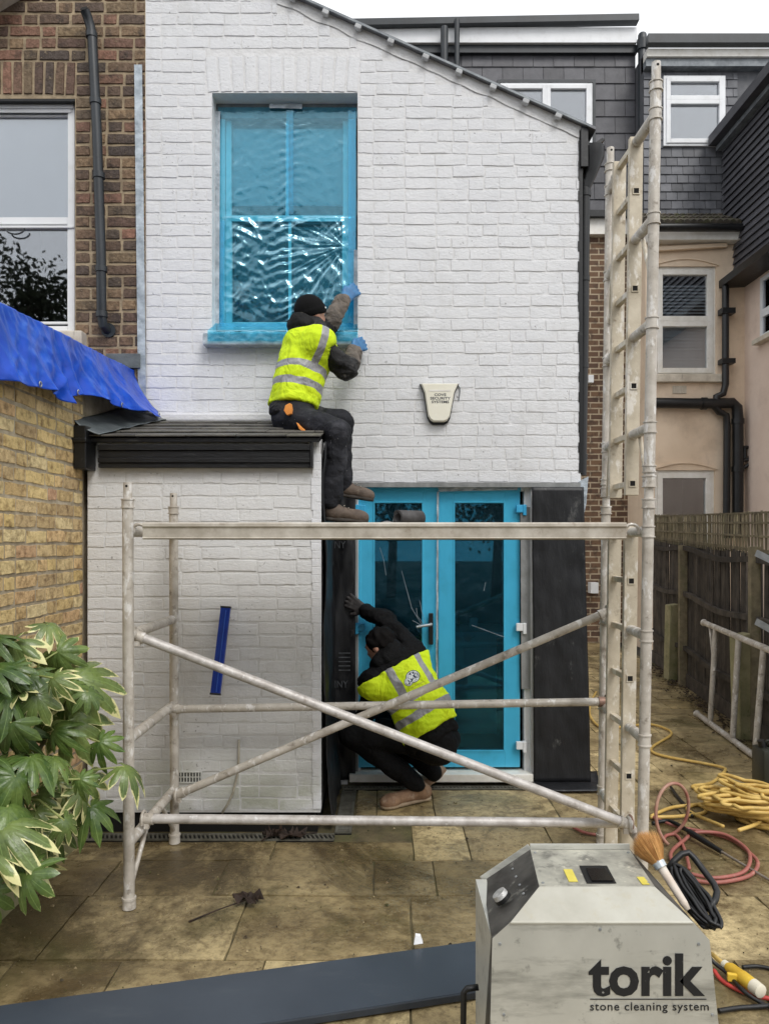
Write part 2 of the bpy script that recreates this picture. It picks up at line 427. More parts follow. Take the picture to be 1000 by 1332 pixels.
# ---------------------------------------------------------------- bricks
def brick_mesh(name, L, H, D, mat, seed, rough=.004, bev=.006, ej=.0032):
    rg = random.Random(seed)
    m = MB(); nu, nv = 4, 2
    vs = []
    for j in range(nv + 1):
        for i in range(nu + 1):
            x = -L/2 + bev + (L - 2*bev) * i / nu
            z = -H/2 + bev + (H - 2*bev) * j / nv
            edge = i in (0, nu) or j in (0, nv)
            y = -D + (rg.uniform(.0, rough*.5) if edge else rg.uniform(-rough, rough*.6))
            if edge:
                x += rg.uniform(-ej, ej)*.8; z += rg.uniform(-ej, ej*.7)
            if (i in (0, nu)) and (j in (0, nv)):
                y += rg.uniform(0, rough*2.5) if rg.random() < .3 else 0
            vs.append((x, y, z))
    fs = [(j*(nu+1)+i, j*(nu+1)+i+1, (j+1)*(nu+1)+i+1, (j+1)*(nu+1)+i) for j in range(nv) for i in range(nu)]
    ring = [i for i in range(nu+1)] + [j*(nu+1)+nu for j in range(1, nv+1)] + [nv*(nu+1)+i for i in range(nu-1, -1, -1)] + [j*(nu+1) for j in range(nv-1, 0, -1)]
    b = len(vs)
    for k in ring:
        x, y, z = vs[k]
        sx = 1 if x > 0 else -1
        ox = bev * (1.0 if abs(x) > L/2 - bev*1.6 else 0) * sx
        oz = bev * (1.0 if abs(z) > H/2 - bev*1.6 else 0) * (1 if z > 0 else -1)
        vs.append((x + ox, .012, z + oz))
    n = len(ring)
    for k in range(n):
        fs.append((ring[(k+1) % n], ring[k], b+k, b+(k+1) % n))
    m.add(vs, fs)
    return m.mesh(name, mat, smooth='auto')

class BrickSet:
    def __init__(s, mat, L, H, D, seed, rough=.004, bev=.006, nvar=9):
        s.L, s.H = L, H; s.mat = mat; s.Hl = (L - .012) / 2
        s.st = [brick_mesh('brick', L, H, D, mat, seed + i, rough, bev) for i in range(nvar)]
        s.hd = [brick_mesh('brick', s.Hl, H, D, mat, seed + 50 + i, rough, bev) for i in range(nvar)]

def lay_bricks(parent, bs, org, rz, W, z0, z1, course, jt, holes=(), umax=None, seed=1, phead=.3, limit=300, wobble=.003, umin=None, pref=None, yv=.0012):
    """courses of single bricks; org = world point of local u=0,z=0; rz turns local x"""
    rg = random.Random(seed)
    rot = Matrix.Rotation(rz, 4, 'Z'); org = Vector(org)
    items = []
    nrow = int((z1 - z0) / course)
    for r in range(nrow):
        za = z0 + r * course; zb = za + course
        zm = (za + zb) / 2
        a0 = umin(zm) if umin else 0.0
        b0 = min(W, umax(zb)) if umax else W
        iv = [(a0, b0)]
        for (ua, ub, ha, hb) in holes:
            if min(zb, hb) - max(za, ha) > course * .45:
                nv = []
                for (a, b) in iv:
                    if ub <= a or ua >= b: nv.append((a, b)); continue
                    if ua - a > .02: nv.append((a, ua))
                    if b - ub > .02: nv.append((ub, b))
                iv = nv
        for (a, b) in iv:
            u = a + jt * .3
            first = True
            while u < b - .03:
                head = rg.random() < phead
                L = bs.Hl if head else bs.L
                L *= rg.uniform(.96, 1.03)
                if first and r % 2: L *= .5 if not head else 1.0
                first = False
                if u + L > b - jt * .3 - .035: L = b - jt * .3 - u
                if L > bs.L * 1.25: L = L / 2 - jt/2
                full = bs.Hl if L < bs.L * .7 else bs.L
                items.append((u + L/2, zm + rg.uniform(-wobble, wobble), L, full, rg.randrange(100), rg.uniform(-.6, .6)))
                u += L + jt
    def size(it):
        return (it[2], it[1]) if pref is None else pref(it)
    if len(items) > limit:
        order = sorted(items, key=size, reverse=True)
        big, rest = order[:limit], order[limit:]
    else: big, rest = items, []
    for (u, z, L, full, k, tl) in big:
        ms = bs.st if full == bs.L else bs.hd
        w_ = org + (rot @ Vector((u, rg.uniform(-yv, yv), 0))) + Vector((0, 0, z))
        place('brick', ms[k % len(ms)], parent, w_, (0, R(tl), rz), (L / full, 1, 1))
    if rest:
        me_v = []; me_f = []; rn = []
        for (u, z, L, full, k, tl) in rest:
            ms = (bs.st if full == bs.L else bs.hd); me = ms[k % len(ms)]
            b = len(me_v)
            for v in me.vertices:
                q = rot @ Vector((v.co.x * L / full + u, v.co.y, 0))
                me_v.append((org.x + q.x, org.y + q.y, org.z + v.co.z + z))
            rr = rg.random()
            for p in me.polygons:
                me_f.append([b + i for i in p.vertices])
            rn += [rr] * len(me.vertices)
        me = bpy.data.meshes.new('brick_infill')
        me.from_pydata(me_v, [], me_f)
        me.materials.append(bs.mat)
        at = me.attributes.new('rnd', 'FLOAT', 'POINT'); at.data.foreach_set('value', rn)
        for p in me.polygons: p.use_smooth = True
        me.set_sharp_from_angle(angle=R(40))
        o = place('brick_infill', me, parent); o['kind'] = 'stuff'
    return len(items)

def wall_sheet(mb, u_breaks, holes, zbot, ztop, org, ux, depth):
    """front sheet with rectangular holes and reveals. ztop(u) gives the top. ux: unit vector along the wall, depth: vector into the wall"""
    org = Vector(org); ux = Vector(ux); dp = Vector(depth)
    def pt(u, z, d=0.0): return org + ux * u + Vector((0, 0, z)) + dp * d
    us = sorted(set(u_breaks + [h[0] for h in holes] + [h[1] for h in holes]))
    for a, b in zip(us[:-1], us[1:]):
        um = (a + b) / 2
        hs = sorted([h for h in holes if h[0] < um < h[1]], key=lambda h: h[2])
        z = zbot
        for h in hs:
            if h[2] > z: mb.quad(pt(a, z), pt(b, z), pt(b, h[2]), pt(a, h[2]))
            z = h[3]
        mb.quad(pt(a, z), pt(b, z), pt(b, ztop(b)), pt(a, ztop(a)))
    for (a, b, c, d) in holes:
        mb.quad(pt(a, c), pt(a, d), pt(a, d, 1), pt(a, c, 1))
        mb.quad(pt(b, d), pt(b, c), pt(b, c, 1), pt(b, d, 1))
        mb.quad(pt(a, d), pt(b, d), pt(b, d, 1), pt(a, d, 1))
        if c > zbot: mb.quad(pt(b, c), pt(a, c), pt(a, c, 1), pt(b, c, 1))

# ================================================================= GROUND
g = MB(); g.quad((-60, -60, -.05), (60, -60, -.05), (60, 60, -.05), (-60, 60, -.05))
tag(g.build('ground', MAT['soil']), kind='structure')
patio = MB(); patio.box((-1.82, .4, -.035), (3.95, 13.2, -.0135))
patio = tag(patio.build('patio', MAT['grout']), kind='structure')
def slab_mesh(seed):
    rg = random.Random(seed); m = MB(); n = 5
    vs = []
    for j in range(n+1):
        for i in range(n+1):
            x = -.5 + i/n; y = -.5 + j/n
            e = i in (0, n) or j in (0, n)
            z = rg.uniform(-.004, .002) - (.005 if e else 0)
            if e: x += rg.uniform(-.008, .004) * (1 if x > 0 else -1); y += rg.uniform(-.008, .004) * (1 if y > 0 else -1)
            vs.append((x, y, z))
    fs = [(j*(n+1)+i, j*(n+1)+i+1, (j+1)*(n+1)+i+1, (j+1)*(n+1)+i) for j in range(n) for i in range(n)]
    ring = [i for i in range(n+1)] + [j*(n+1)+n for j in range(1, n+1)] + [n*(n+1)+i for i in range(n-1, -1, -1)] + [j*(n+1) for j in range(n-1, 0, -1)]
    b = len(vs)
    for k in ring: vs.append((vs[k][0]*1.004, vs[k][1]*1.004, -.03))
    L = len(ring)
    for k in range(L): fs.append((ring[(k+1) % L], ring[k], b+k, b+(k+1) % L))
    m.add(vs, fs)
    return m.mesh('paving_slab', MAT['slab'], smooth='auto')
SL = [slab_mesh(100+i) for i in range(8)]
rg = random.Random(21)
y = 1.15
rows = []
while y < 13.0:
    d = rg.choice([.30, .42, .45, .58, .60]) if y < 8 else rg.choice([.5, .6])
    rows.append((y, d)); y += d
cnt = 0
for (ya, d) in rows:
    x = -1.80 + rg.uniform(-.3, 0)
    xm = 3.85
    while x < xm:
        L = rg.choice([.32, .45, .6, .5, .8, .6, .38])
        xa, xb = max(x, -1.80), min(x + L, xm)
        x += L
        if xb - xa < .08: continue
        ym = ya + d/2; xc = (xa+xb)/2
        if abs(xc) * FPX / max(ym, 1) > 1100: continue                 # far outside the frame
        y0, y1 = ya, ya + d
        if xa < -.19 and y1 > 4.44:                                    # lean-to and its drains
            if y0 > 4.42: xa = -.19
            else: y1 = 4.44
        if xb - xa < .06: continue
        if xa < 1.45 and y1 > 5.36:                                    # house
            if y0 > 5.30: xa = 1.47
            else: y1 = 5.36
        if xb - xa < .06: continue
        xc = (xa + xb) / 2
        if y1 - y0 < .04: continue
        place('paving_slab', SL[rg.randrange(8)], patio, (xc, (y0+y1)/2, rg.uniform(-.003, .002)), (rg.uniform(-.004, .004), rg.uniform(-.004, .004), 0), (xb - xa - .008, y1 - y0 - .008, 1))
        cnt += 1
print('slabs', cnt)

# ================================================================= WHITE HOUSE
YW = 5.47
KW = YW / FPX
def WX(px): return (px - CX) * KW
def WZ(py): return CH - (py - HZ) * KW
XL, XR = WX(190), WX(755)
def gable(x): return WZ(0) + (x - WX(385)) * (WZ(165) - WZ(0)) / (WX(755) - WX(385))
house = thing('white_brick_house', ((XL+XR)/2, YW, 0), 'white painted brick house end with blue masked sash window under sloping gable', 'house')
win = (WX(276), WX(465), WZ(432), WZ(121))
dor = (WX(452), WX(690), 0.0, WZ(630))
o = MB()
wall_sheet(o, [XL, XR], [win, dor], 0.0, gable, (0, YW, 0), (1, 0, 0), (0, .30, 0))
o.quad((XR, YW, 0), (XR, 10.5, 0), (XR, 10.5, gable(XR)), (XR, YW, gable(XR)))
o.build('wall', MAT['white_joint'], house, fix=False)
CRS = 15.25 * KW
bsw = BrickSet(MAT['white_brick'], .225, CRS - .0080, .0042, 11, .0013, .0034, 14)
arch = (WX(268), WX(468), WZ(121), WZ(72))
hole_win = (win[0], win[1], WZ(434), WZ(121))
lay_bricks(house, bsw, (XL, YW, 0), 0, XR - XL, WZ(628), 6.35, CRS, .0055,
           holes=[(a - XL, b - XL, c, d) for (a, b, c, d) in (hole_win, arch)], umax=lambda z: (WX(385) + (z + .075 - WZ(0)) * (WX(755) - WX(385)) / (WZ(165) - WZ(0))) - XL,
           seed=5, phead=.28, wobble=.0045, yv=.0020, pref=lambda it: (it[2] > .18, it[1] < 5.6, it[0]))
# soldier bricks over the window
am = [brick_mesh('brick', .082, arch[3] - arch[2] - .012, .0060, MAT['white_brick'], 300+i, .002, .005) for i in range(5)]
nb_ = 12
for i in range(nb_):
    xx = arch[0] + (i + .5) * (arch[1] - arch[0]) / nb_
    place('brick', am[i % 5], house, (xx, YW, (arch[2]+arch[3])/2), (0, R((i - nb_/2 + .5) * .9), 0))
# rendered band beneath the verge
bnd = MB()
def band_fn(u, v):
    x = WX(360) + (XR - WX(360)) * u
    z = gable(x) - .085 * (1 - v) - (.018 * nz(x*7, 3.1, v) if v < .5 else 0)
    return (x, YW - .0065 - .003 * nz(x*9, z*9, 1), z)
bnd.grid(band_fn, 60, 3)
bnd.build('verge_render', MAT['white_joint'], house, smooth=True)
# roof slab and verge
rf = MB()
xa, xb = XL - .1, XR + .10
rf.prism([(xa, YW - .035, gable(xa) + .006), (xb, YW - .035, gable(xb) + .006), (xb, YW - .035, gable(xb) + .026), (xa, YW - .035, gable(xa) + .026)], (0, 5.0, 0))
roof = rf.build('roof', MAT['slate_mid'], house)
vg = MB()
vg.bar((xa, YW - .045, gable(xa) + .004), (XR + .06, YW - .045, gable(XR + .06) + .004), .016, .014)
vg.build('verge_trim', MAT['grey_trim'], roof)
for i, (px, py) in enumerate([(381,2),(424,19),(466,38),(508,57),(553,77),(596,97),(640,117),(682,136),(724,155)]):
    c = MB(); x = WX(px); z = gable(x) - .018
    c.box((x - .024, YW - .058, z - .022), (x + .024, YW - .020, z + .010), Matrix.Rotation(R(24), 3, 'Y'))
    c.build('verge_clip', MAT['clip_grey'], roof, bevel=.006)
# gutter at the eaves, seen end on, with hopper and downpipe
gu = MB()
gp = [(XR + .01, gable(XR) - .02), (XR + .02, gable(XR) - .13), (XR + .10, gable(XR) - .16), (XR + .17, gable(XR) - .10), (XR + .15, gable(XR) - .09), (XR + .09, gable(XR) - .13), (XR + .05, gable(XR) - .12), (XR + .04, gable(XR) - .03)]
gu.prism([(x, YW - .02, z) for x, z in gp], (0, 4.9, 0))
gu.box((XR - .005, YW - .03, gable(XR) - .30), (XR + .045, YW + .3, gable(XR) - .02))
gutter = gu.build('gutter', MAT['black_plastic'], house)
hp = MB()
hp.path([(XR + .10, YW + .05, WZ(188)), (XR + .10, YW + .05, WZ(200)), (XR + .08, YW + .05, WZ(222)), (XR + .045, YW + .05, WZ(240))], [.085, .082, .05, .038], 14)
hp.build('hopper', MAT['black_plastic'], gutter, smooth='auto')
dp = MB()
dp.path([(XR + .045, YW + .05, WZ(232)), (XR + .035, YW + .05, WZ(420)), (XR + .015, YW + .04, WZ(618))], .036, 14)
for py in (245, 356, 470, 590):
    dp.tube((XR + .045 - (py-232)*.00007, YW + .05, WZ(py)), (XR + .045 - (py-232)*.00007, YW + .05, WZ(py+7)), .042)
dp.build('downpipe', MAT['black_plastic'], house, smooth='auto')
fl = MB()
fl.prism([(XR - .02, YW - .02, WZ(627)), (XR + .05, YW - .02, WZ(620)), (XR + .035, YW - .02, WZ(655)), (XR + .015, YW - .02, WZ(672)), (XR + .005, YW - .02, WZ(645))], (0, .05, 0))
fl.build('flashing', MAT['tape_clear'], house)
lt = MB()
lt.box((WX(420), YW - .03, WZ(634)), (XR - .01, YW - .004, WZ(628)))
lt.build('lintel_shadow', MAT['tape_grey'], house)  # grey strip painted in for the shadow line under the white wall
# black ragged painted edge of the corner
ce = MB()
for k in range(34):
    z = WZ(615) + k * .073
    ce.box((XR - .012 - random.uniform(0, .012), YW - .0085, z), (XR + .012, YW + .02, z + .073))
ce.build('corner_edge', MAT['black_plastic'], house)

# --- upper window under film
YF = YW + .155
window = MB()
window.box((win[0], YF - .02, WZ(140)), (win[1], YF + .08, win[3]))
window = window.build('window', MAT['grey_trim'], house)
KF = YF / FPX
def FX(px): return (px - CX) * KF
def FZ(py): return CH - (py - HZ) * KF
fr = MB()
def frame_rect(mb, x0, x1, z0, z1, t, y0, y1, tb=None):
    tb = t if tb is None else tb
    mb.box((x0, y0, z0), (x0 + t, y1, z1)); mb.box((x1 - t, y0, z0), (x1, y1, z1))
    mb.box((x0 + t, y0, z1 - t), (x1 - t, y1, z1)); mb.box((x0 + t, y0, z0), (x1 - t, y1, z0 + tb))
frame_rect(fr, FX(283), FX(463), FZ(430), FZ(141), 10*KF, YF - .01, YF + .06)
fr.build('frame', MAT['upvc'], window, bevel=.004)
s1 = MB(); frame_rect(s1, FX(293.5), FX(453), FZ(288), FZ(146), 7*KF, YF + .012, YF + .05)
s1.box((FX(371), YF + .014, FZ(281)), (FX(375), YF + .04, FZ(153)))
s1.build('upper_sash', MAT['upvc'], window, bevel=.003)
s2 = MB(); frame_rect(s2, FX(293.5), FX(453), FZ(429), FZ(280), 8*KF, YF + .0, YF + .04, 10*KF)
s2.box((FX(375), YF + .004, FZ(419)), (FX(379), YF + .03, FZ(289)))
s2.build('lower_sash', MAT['upvc'], window, bevel=.003)
gl = MB(); gl.box((FX(295), YF + .052, FZ(428)), (FX(452), YF + .056, FZ(146))); gl.build('pane', MAT['glass_clear'], window)
bd = MB()
bd.box((FX(285), YF + .075, FZ(262)), (FX(462), YF + .079, FZ(143)))
bd.build('blind', MAT['blind_white'], window)
def room(mb, x0, x1, z0, z1, y0, y1):
    mb.quad((x0,y1,z0),(x1,y1,z0),(x1,y1,z1),(x0,y1,z1))
    mb.quad((x0,y0,z0),(x0,y1,z0),(x0,y1,z1),(x0,y0,z1))
    mb.quad((x1,y1,z0),(x1,y0,z0),(x1,y0,z1),(x1,y1,z1))
    mb.quad((x0,y0,z0),(x1,y0,z0),(x1,y1,z0),(x0,y1,z0))
    mb.quad((x0,y1,z1),(x1,y1,z1),(x1,y0,z1),(x0,y0,z1))
rm = MB(); room(rm, win[0] - .3, win[1] + .3, 2.7, 5.2, YF + .09, YF + 2.6)
rm.build('room', MAT['room_dark'], window, fix=False)
# stone sill
sm = MB()
sm.prism([(WX(268), YW - .10, WZ(453)), (WX(268), YW - .10, WZ(438)), (WX(268), YF, WZ(425)), (WX(268), YF, WZ(453))], (WX(467) - WX(268), 0, 0))
sm.build('sill', MAT['tape_clear'], window, bevel=.008)
# film: a real wrinkled sheet taped round the frame
def crease(x, z, a=1.0):
    v = 0.0
    for (sc, st, am, ang) in ((9.0, 3.4, .0095, .35), (14.0, 3.6, .0060, -.42), (23.0, 2.4, .0030, 1.0)):
        c, s = math.cos(ang), math.sin(ang)
        p = (x*c + z*s); q = (-x*s + z*c)
        wv_ = .35 * mnoise.noise(Vector((p*3, q*3, 9.1)))
        n_ = mnoise.noise(Vector((p*sc/st, q*sc + wv_, 2.7*sc)))
        v += am * (1 - abs(n_) * 2.6)
    k_ = .5 + .5 * max(-1, min(1, 2.2 * mnoise.noise(Vector((x*3.3, z*2.6, 5.5)))))
    v2 = .007 * (1 - 2.6 * abs(mnoise.noise(Vector((x*15 + z*9, z*3.5 - x*2, 4.4)))))      # steeper folds in patches
    return (v * (.25 + 1.1 * k_) + v2 * (1 - k_) * 1.2) * a
fx0, fx1, fz0, fz1 = FX(286), FX(464), FZ(427), FZ(143)
def film_fn(u, v):
    x = fx0 + (fx1 - fx0) * u; z = fz0 + (fz1 - fz0) * v
    e = min(u, 1 - u, v, 1 - v) * 9; e = max(0.0, min(1, e))
    low = 1.0 if v < .5 else .12 + .55 * max(0, .5 - abs(v - .62)) * max(0, 1 - u * 1.6)
    # gathers running to the middle bar
    gx = abs(u - .5)
    gath = .007 * math.sin(z * 95 + 14 * nz(x*4, z*3, 9)) * math.exp(-gx * 9) * (1 if v < .5 else .25)
    fan = .007 * (1 - abs(mnoise.noise(Vector((math.atan2(z - 3.95, x + .30) * 9, 1.3, .4)))) * 2) * (1 if v < .48 else .2)
    edge = .0008 * nz(x*30, z*30, 4)
    y = YF - .035 - e * (crease(x, z, low) + gath + fan * math.exp(-((u-.75)**2)*6)) + edge
    return (x + (0 if .02 < u < .98 else .008 * nz(z*9, 1.2, u)), y, z)
fm = MB(); fm.grid(film_fn, 150, 240)
fm.build('masking_film', MAT['film'], window, smooth=True)
# tape lines and the film skirt over the sill
def strip_part(name, mat, parent, *a):
    m_ = MB(); strip(m_, *a); return m_.build(name, MAT[mat], parent, smooth=True)
def strip(mb, pts, wdt, yo, n=24, amp=.004, nrm=(0, -1, 0)):
    pts = [Vector(p) for p in pts]
    for a, b in zip(pts[:-1], pts[1:]):
        d = (b - a); side = d.normalized().cross(Vector(nrm)).normalized() * wdt
        mb.grid(lambda u, v, a=a, d=d, side=side: a + d*u + side*(v-.5) + Vector((0, yo - amp*nz((a+d*u).x*25, (a+d*u).z*25, v*2), 0)), n, 3)
strip_part('masking_tape', 'film', window, [(FX(458), YF - .036, FZ(424)), (FX(458), YF - .036, FZ(145))], .055, -.01)
strip_part('masking_tape', 'film', window, [(FX(289), YF - .036, FZ(424)), (FX(291), YF - .036, FZ(290))], .035, -.01)
strip_part('masking_tape', 'film', window, [(FX(378), YF - .036, FZ(148)), (FX(378), YF - .036, FZ(282))], .05, -.008)
sk = MB()
def skirt_fn(u, v):
    x = WX(275) + (WX(466) - WX(275)) * u
    if v < .45:
        t = v / .45; yy = YW - .112; zz = WZ(450) + (WZ(436) - WZ(450)) * t + .006*nz(x*12, 0, 5)
    else:
        t = (v - .45) / .55; yy = (YW - .112) * (1 - t) + (YF - .045) * t; zz = WZ(436) + (WZ(421) - WZ(436)) * t + .03 * t * t
    return (x, yy - .006 * abs(nz(x*22, v*4, 8)) - .004 * nz(x*50 + v*9, v*7, 2), zz + .006 + .006 * nz(x*18, v*6, 3))
sk.grid(skirt_fn, 80, 14)
sk.build('sill_film', MAT['film'], window, smooth=True)
strip_part('clear_tape', 'tape_clear', window, [(FX(352), YF - .05, FZ(143)), (FX(394), YF - .05, FZ(144))], .035, -.006)
strip_part('clear_tape', 'tape_clear', window, [(win[0] + .012, YF - .05, FZ(425)), (win[0] + .02, YF - .05, FZ(150))], .035, -.004)
strip_part('clear_tape', 'tape_clear', window, [(win[1] - .016, YF - .07, FZ(428)), (win[1] - .014, YF - .07, FZ(330))], .030, -.004)

# --- french doors
YD = YW + .05
KD = YD / FPX
def DX(px): return (px - CX) * KD
def DZ(py): return CH - (py - HZ) * KD
dj = MB()
frame_rect(dj, DX(461), DX(689), DZ(1012), DZ(631), 8*KD, YD - .01, YD + .07)
doors = dj.build('french_doors', MAT['upvc'], house, bevel=.004)
strip_part('grey_tape', 'tape_grey', doors, [(DX(463), YD - .02, DZ(700)), (DX(463), YD - .02, DZ(1010))], .03, -.004)
strip_part('grey_tape', 'tape_grey', doors, [(DX(683.5), YD - .03, DZ(895)), (DX(682), YD - .03, DZ(660))], .075, -.004, 40, .01)
strip_part('grey_tape', 'tape_grey', doors, [(DX(462), YD - .02, DZ(633)), (DX(462), YD - .02, DZ(700))], .03, -.004)
th = MB(); th.box((DX(455), YD - .10, .03), (DX(690), YD + .05, DZ(1002)))
th.build('threshold', MAT['upvc_dull'], doors, bevel=.006)
for k, (a, b, pa, pb) in enumerate(((467, 568.5, 486, 550), (570, 676, 590, 656))):
    lf = MB()
    x0, x1, p0, p1 = DX(a), DX(b), DX(pa), DX(pb); z0, z1 = DZ(998), DZ(636); q0, q1 = DZ(977), DZ(653)
    lf.box((x0, YD, z0), (p0, YD + .05, z1)); lf.box((p1, YD, z0), (x1, YD + .05, z1))
    lf.box((p0, YD, q1), (p1, YD + .05, z1)); lf.box((p0, YD, z0), (p1, YD + .05, q0))
    frame_rect(lf, p0 - .004, p1 + .004, q0 - .004, q1 + .004, .012, YD - .006, YD + .01)
    lf.build('door_leaf', MAT['upvc'], doors, bevel=.004)
    pn = MB(); pn.box((p0, YD + .02, q0), (p1, YD + .026, q1)); pn.build('pane', MAT['glass_dim'], doors)
    dfm = MB()
    def dfn(u, v, x0=x0, x1=x1, z0=z0, z1=z1):
        x = x0 - .004 + (x1 - x0 + .008) * u; z = z0 + (z1 - z0 + .012) * v
        inn = 1.0 if (.2 < u < .8 and .06 < v < .94) else .35
        return (x, YD - .012 - inn * .16 * crease(x*.8, z*.8, 1.0) - .0015*nz(x*40, z*40, 2), z + .006 * nz(x*14, 0, 1) * (v > .98))
    dfm.grid(dfn, 44, 110)
    dfm.build('masking_film', MAT['film_door'], doors, smooth=True)
# hinges (three a side), tape over the meeting stile, handle
for px in (470, 675):
    for py in (662, 815, 968):
        h = MB(); xx = DX(px)
        h.box((xx - .028, YD - .045, DZ(py) - .028), (xx + .028, YD - .014, DZ(py) + .028))
        h.box((xx + (.02 if px > 500 else -.045), YD - .05, DZ(py) - .05), (xx + (.045 if px > 500 else -.02), YD - .012, DZ(py) + .03))
        h.build('hinge', MAT['tape_blue'] if py < 700 or px < 500 else MAT['upvc'], doors, bevel=.005)
strip_part('clear_tape', 'tape_clear', doors, [(DX(567), YD - .022, DZ(1000)), (DX(569), YD - .022, DZ(640))], .014, -.003, 80, .012)
strip_part('clear_tape', 'tape_clear', doors, [(DX(570), YD - .02, DZ(637)), (DX(672), YD - .02, DZ(635))], .03, -.006, 40, .012)
hd = MB()
hd.box((DX(557), YD - .034, DZ(838)), (DX(563), YD - .018, DZ(797)))
hdl = hd.build('handle_plate', MAT['black_plastic'], doors, bevel=.006)
hd = MB()
hd.path([(DX(560), YD - .03, DZ(811)), (DX(560), YD - .075, DZ(811)), (DX(556), YD - .082, DZ(811.5)), (DX(541), YD - .082, DZ(814))], .010, 10)
hd.build('lever', MAT['galv'], doors, smooth='auto')
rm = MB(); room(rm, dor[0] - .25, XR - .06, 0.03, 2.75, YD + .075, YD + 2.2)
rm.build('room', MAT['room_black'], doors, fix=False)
it = MB()
it.box((DX(570), YD + 1.3, .03), (DX(680), YD + 1.9, .90)); it.box((DX(560), YD + 1.25, .90), (DX(700), YD + 1.95, .95))
it.box((DX(600), YD + 1.4, .95), (DX(618), YD + 1.6, 1.10)); it.box((DX(640), YD + 1.4, .95), (DX(652), YD + 1.5, 1.06))
it.build('kitchen_counter', MAT['blind'], doors)
for pts_ in ([(553,811),(548,795),(545,780)],[(552,813),(542,800),(541,790)],[(551,815),(540,808),(536,806)],[(548,812),(535,790),(522,742)],[(502,748),(499,728),(494,712)],[(628,768),(630,757)],[(655,828),(612,812)],[(508,690),(513,668)]):
    m = MB(); m.path([(DX(a), YD - .045 - .01*k, DZ(b)) for k, (a, b) in enumerate(pts_)], .0016, 5); m.build('glint_strand', MAT['tape_clear'], doors)  # thin pale lines put in for white reflections and scratches on the doors

# ================================================================= LEAN-TO EXTENSION
YE = 4.58
KE = YE / FPX
def EX(px): return (px - CX) * KE
def EZ(py): return CH - (py - HZ) * KE
XE0, XE1 = EX(114), EX(417)
ext = thing('lean_to_extension', ((XE0+XE1)/2, (YE+YW)/2, 0), 'low white brick lean-to with black fascia and slate roof', 'extension')
e = MB()
ztE = EZ(575)
e.box((XE0, YE, EZ(1057)), (XE1, YW - .012, ztE - .02))
e.prism([(XE1 - .001, YE, ztE - .03), (XE1 - .001, YW - .012, ztE - .03), (XE1 - .001, YW - .012, 2.60), (XE1 - .001, YE, ztE)], (XE0 - XE1 + .002, 0, 0))
e.build('wall', MAT['white_joint2'], ext, bevel=.004)
pl = MB(); pl.box((XE0, YE + .03, -.02), (XE1 - .02, YW - .02, EZ(1058)))
pl.build('plinth', MAT['hole'], ext)
CRE = 16.3 * KE
bse = BrickSet(MAT['white_brick2'], .228, CRE - .0080, .0042, 41, .0013, .0034, 14)
lay_bricks(ext, bse, (XE0, YE, 0), 0, XE1 - XE0 - .004, EZ(1054), EZ(606), CRE, .0055, holes=[(EX(232) - XE0, EX(263) - XE0, EZ(1018), EZ(1003))], seed=9, phead=.25, wobble=.0045, yv=.0020)
# ragged white corner bead
cb = MB()
for k in range(44):
    z = EZ(1052) + k * .049
    if z > EZ(578): break
    wv = .045 + .014 * random.random()
    cb.box((XE1 - wv, YE - .010, z), (XE1 + .004, YE + .015, z + .0495))
cb.build('corner_bead', MAT['white_brick'], ext, bevel=.004)
# fascia: grooved black boards and end blocks
YFa = YE - .07
def fb(x0, x1, py0, py1, yo):
    m = MB(); m.box((x0, YFa + yo, CH - (py1 - HZ) * YFa / FPX), (x1, YE - .011, CH - (py0 - HZ) * YFa / FPX)); return m
for i, (a, b_, yo) in enumerate(((578, 585.6, .0), (586, 594.6, .012), (595, 601.6, .004), (602, 608, .014))):
    fb((127 - CX) * YFa / FPX, (403 - CX) * YFa / FPX, a, b_, yo).build('fascia_board', MAT['black_paint'], ext, bevel=.003)
fb((403.3 - CX) * YFa / FPX, (407 - CX) * YFa / FPX, 575, 608, -.004).build('end_cap', MAT['black_paint'], ext, bevel=.003)
gm = MB()
gm.box((EX(109), YE - .15, EZ(613)), (EX(125), YE + .02, EZ(558)))
gm.box((EX(107), YE - .16, EZ(580)), (EX(126), YE + .02, EZ(574)))
gm.build('gutter_end', MAT['black_plastic'], ext, bevel=.008)
# slates
rdx = (YW - YE + .10)
def roofz(yy): return EZ(573.5) + .012 + (yy - (YE - .09)) * (2.625 - EZ(573.5)) / (YW - .01 - YE + .09)
rs = MB(); rs.prism([(XE0 - .02, YE - .08, roofz(YE - .08) - .03), (XE0 - .02, YW - .012, roofz(YW) - .03), (XE0 - .02, YW - .012, roofz(YW) - .008), (XE0 - .02, YE - .08, roofz(YE - .08) - .008)], (XE1 - XE0 + .02, 0, 0))
rfE = rs.build('roof', MAT['black_paint'], ext)
rgs = random.Random(4)
ang = math.atan2(2.625 - EZ(573.5), YW - YE + .08)
for r in range(5):
    ya = YE - .10 + r * .19
    x = XE0 + .02 - (.15 if r % 2 else 0)
    while x < XE1 - .02:
        L = .30
        a, b_ = max(x, XE0), min(x + L, XE1 + .012)
        x += L
        if b_ - a < .04: continue
        m = MB(); yb = min(ya + .24, YW - .013)
        m.prism([(a + .002, ya, roofz(ya) + .004), (a + .002, yb, roofz(yb) - .006), (a + .002, yb, roofz(yb) - .001), (a + .002, ya, roofz(ya) + .014)], (b_ - a - .004, 0, 0))
        o = m.build('slate', MAT['slate'], rfE, bevel=.002)
        o.location.z += rgs.uniform(0, .003)
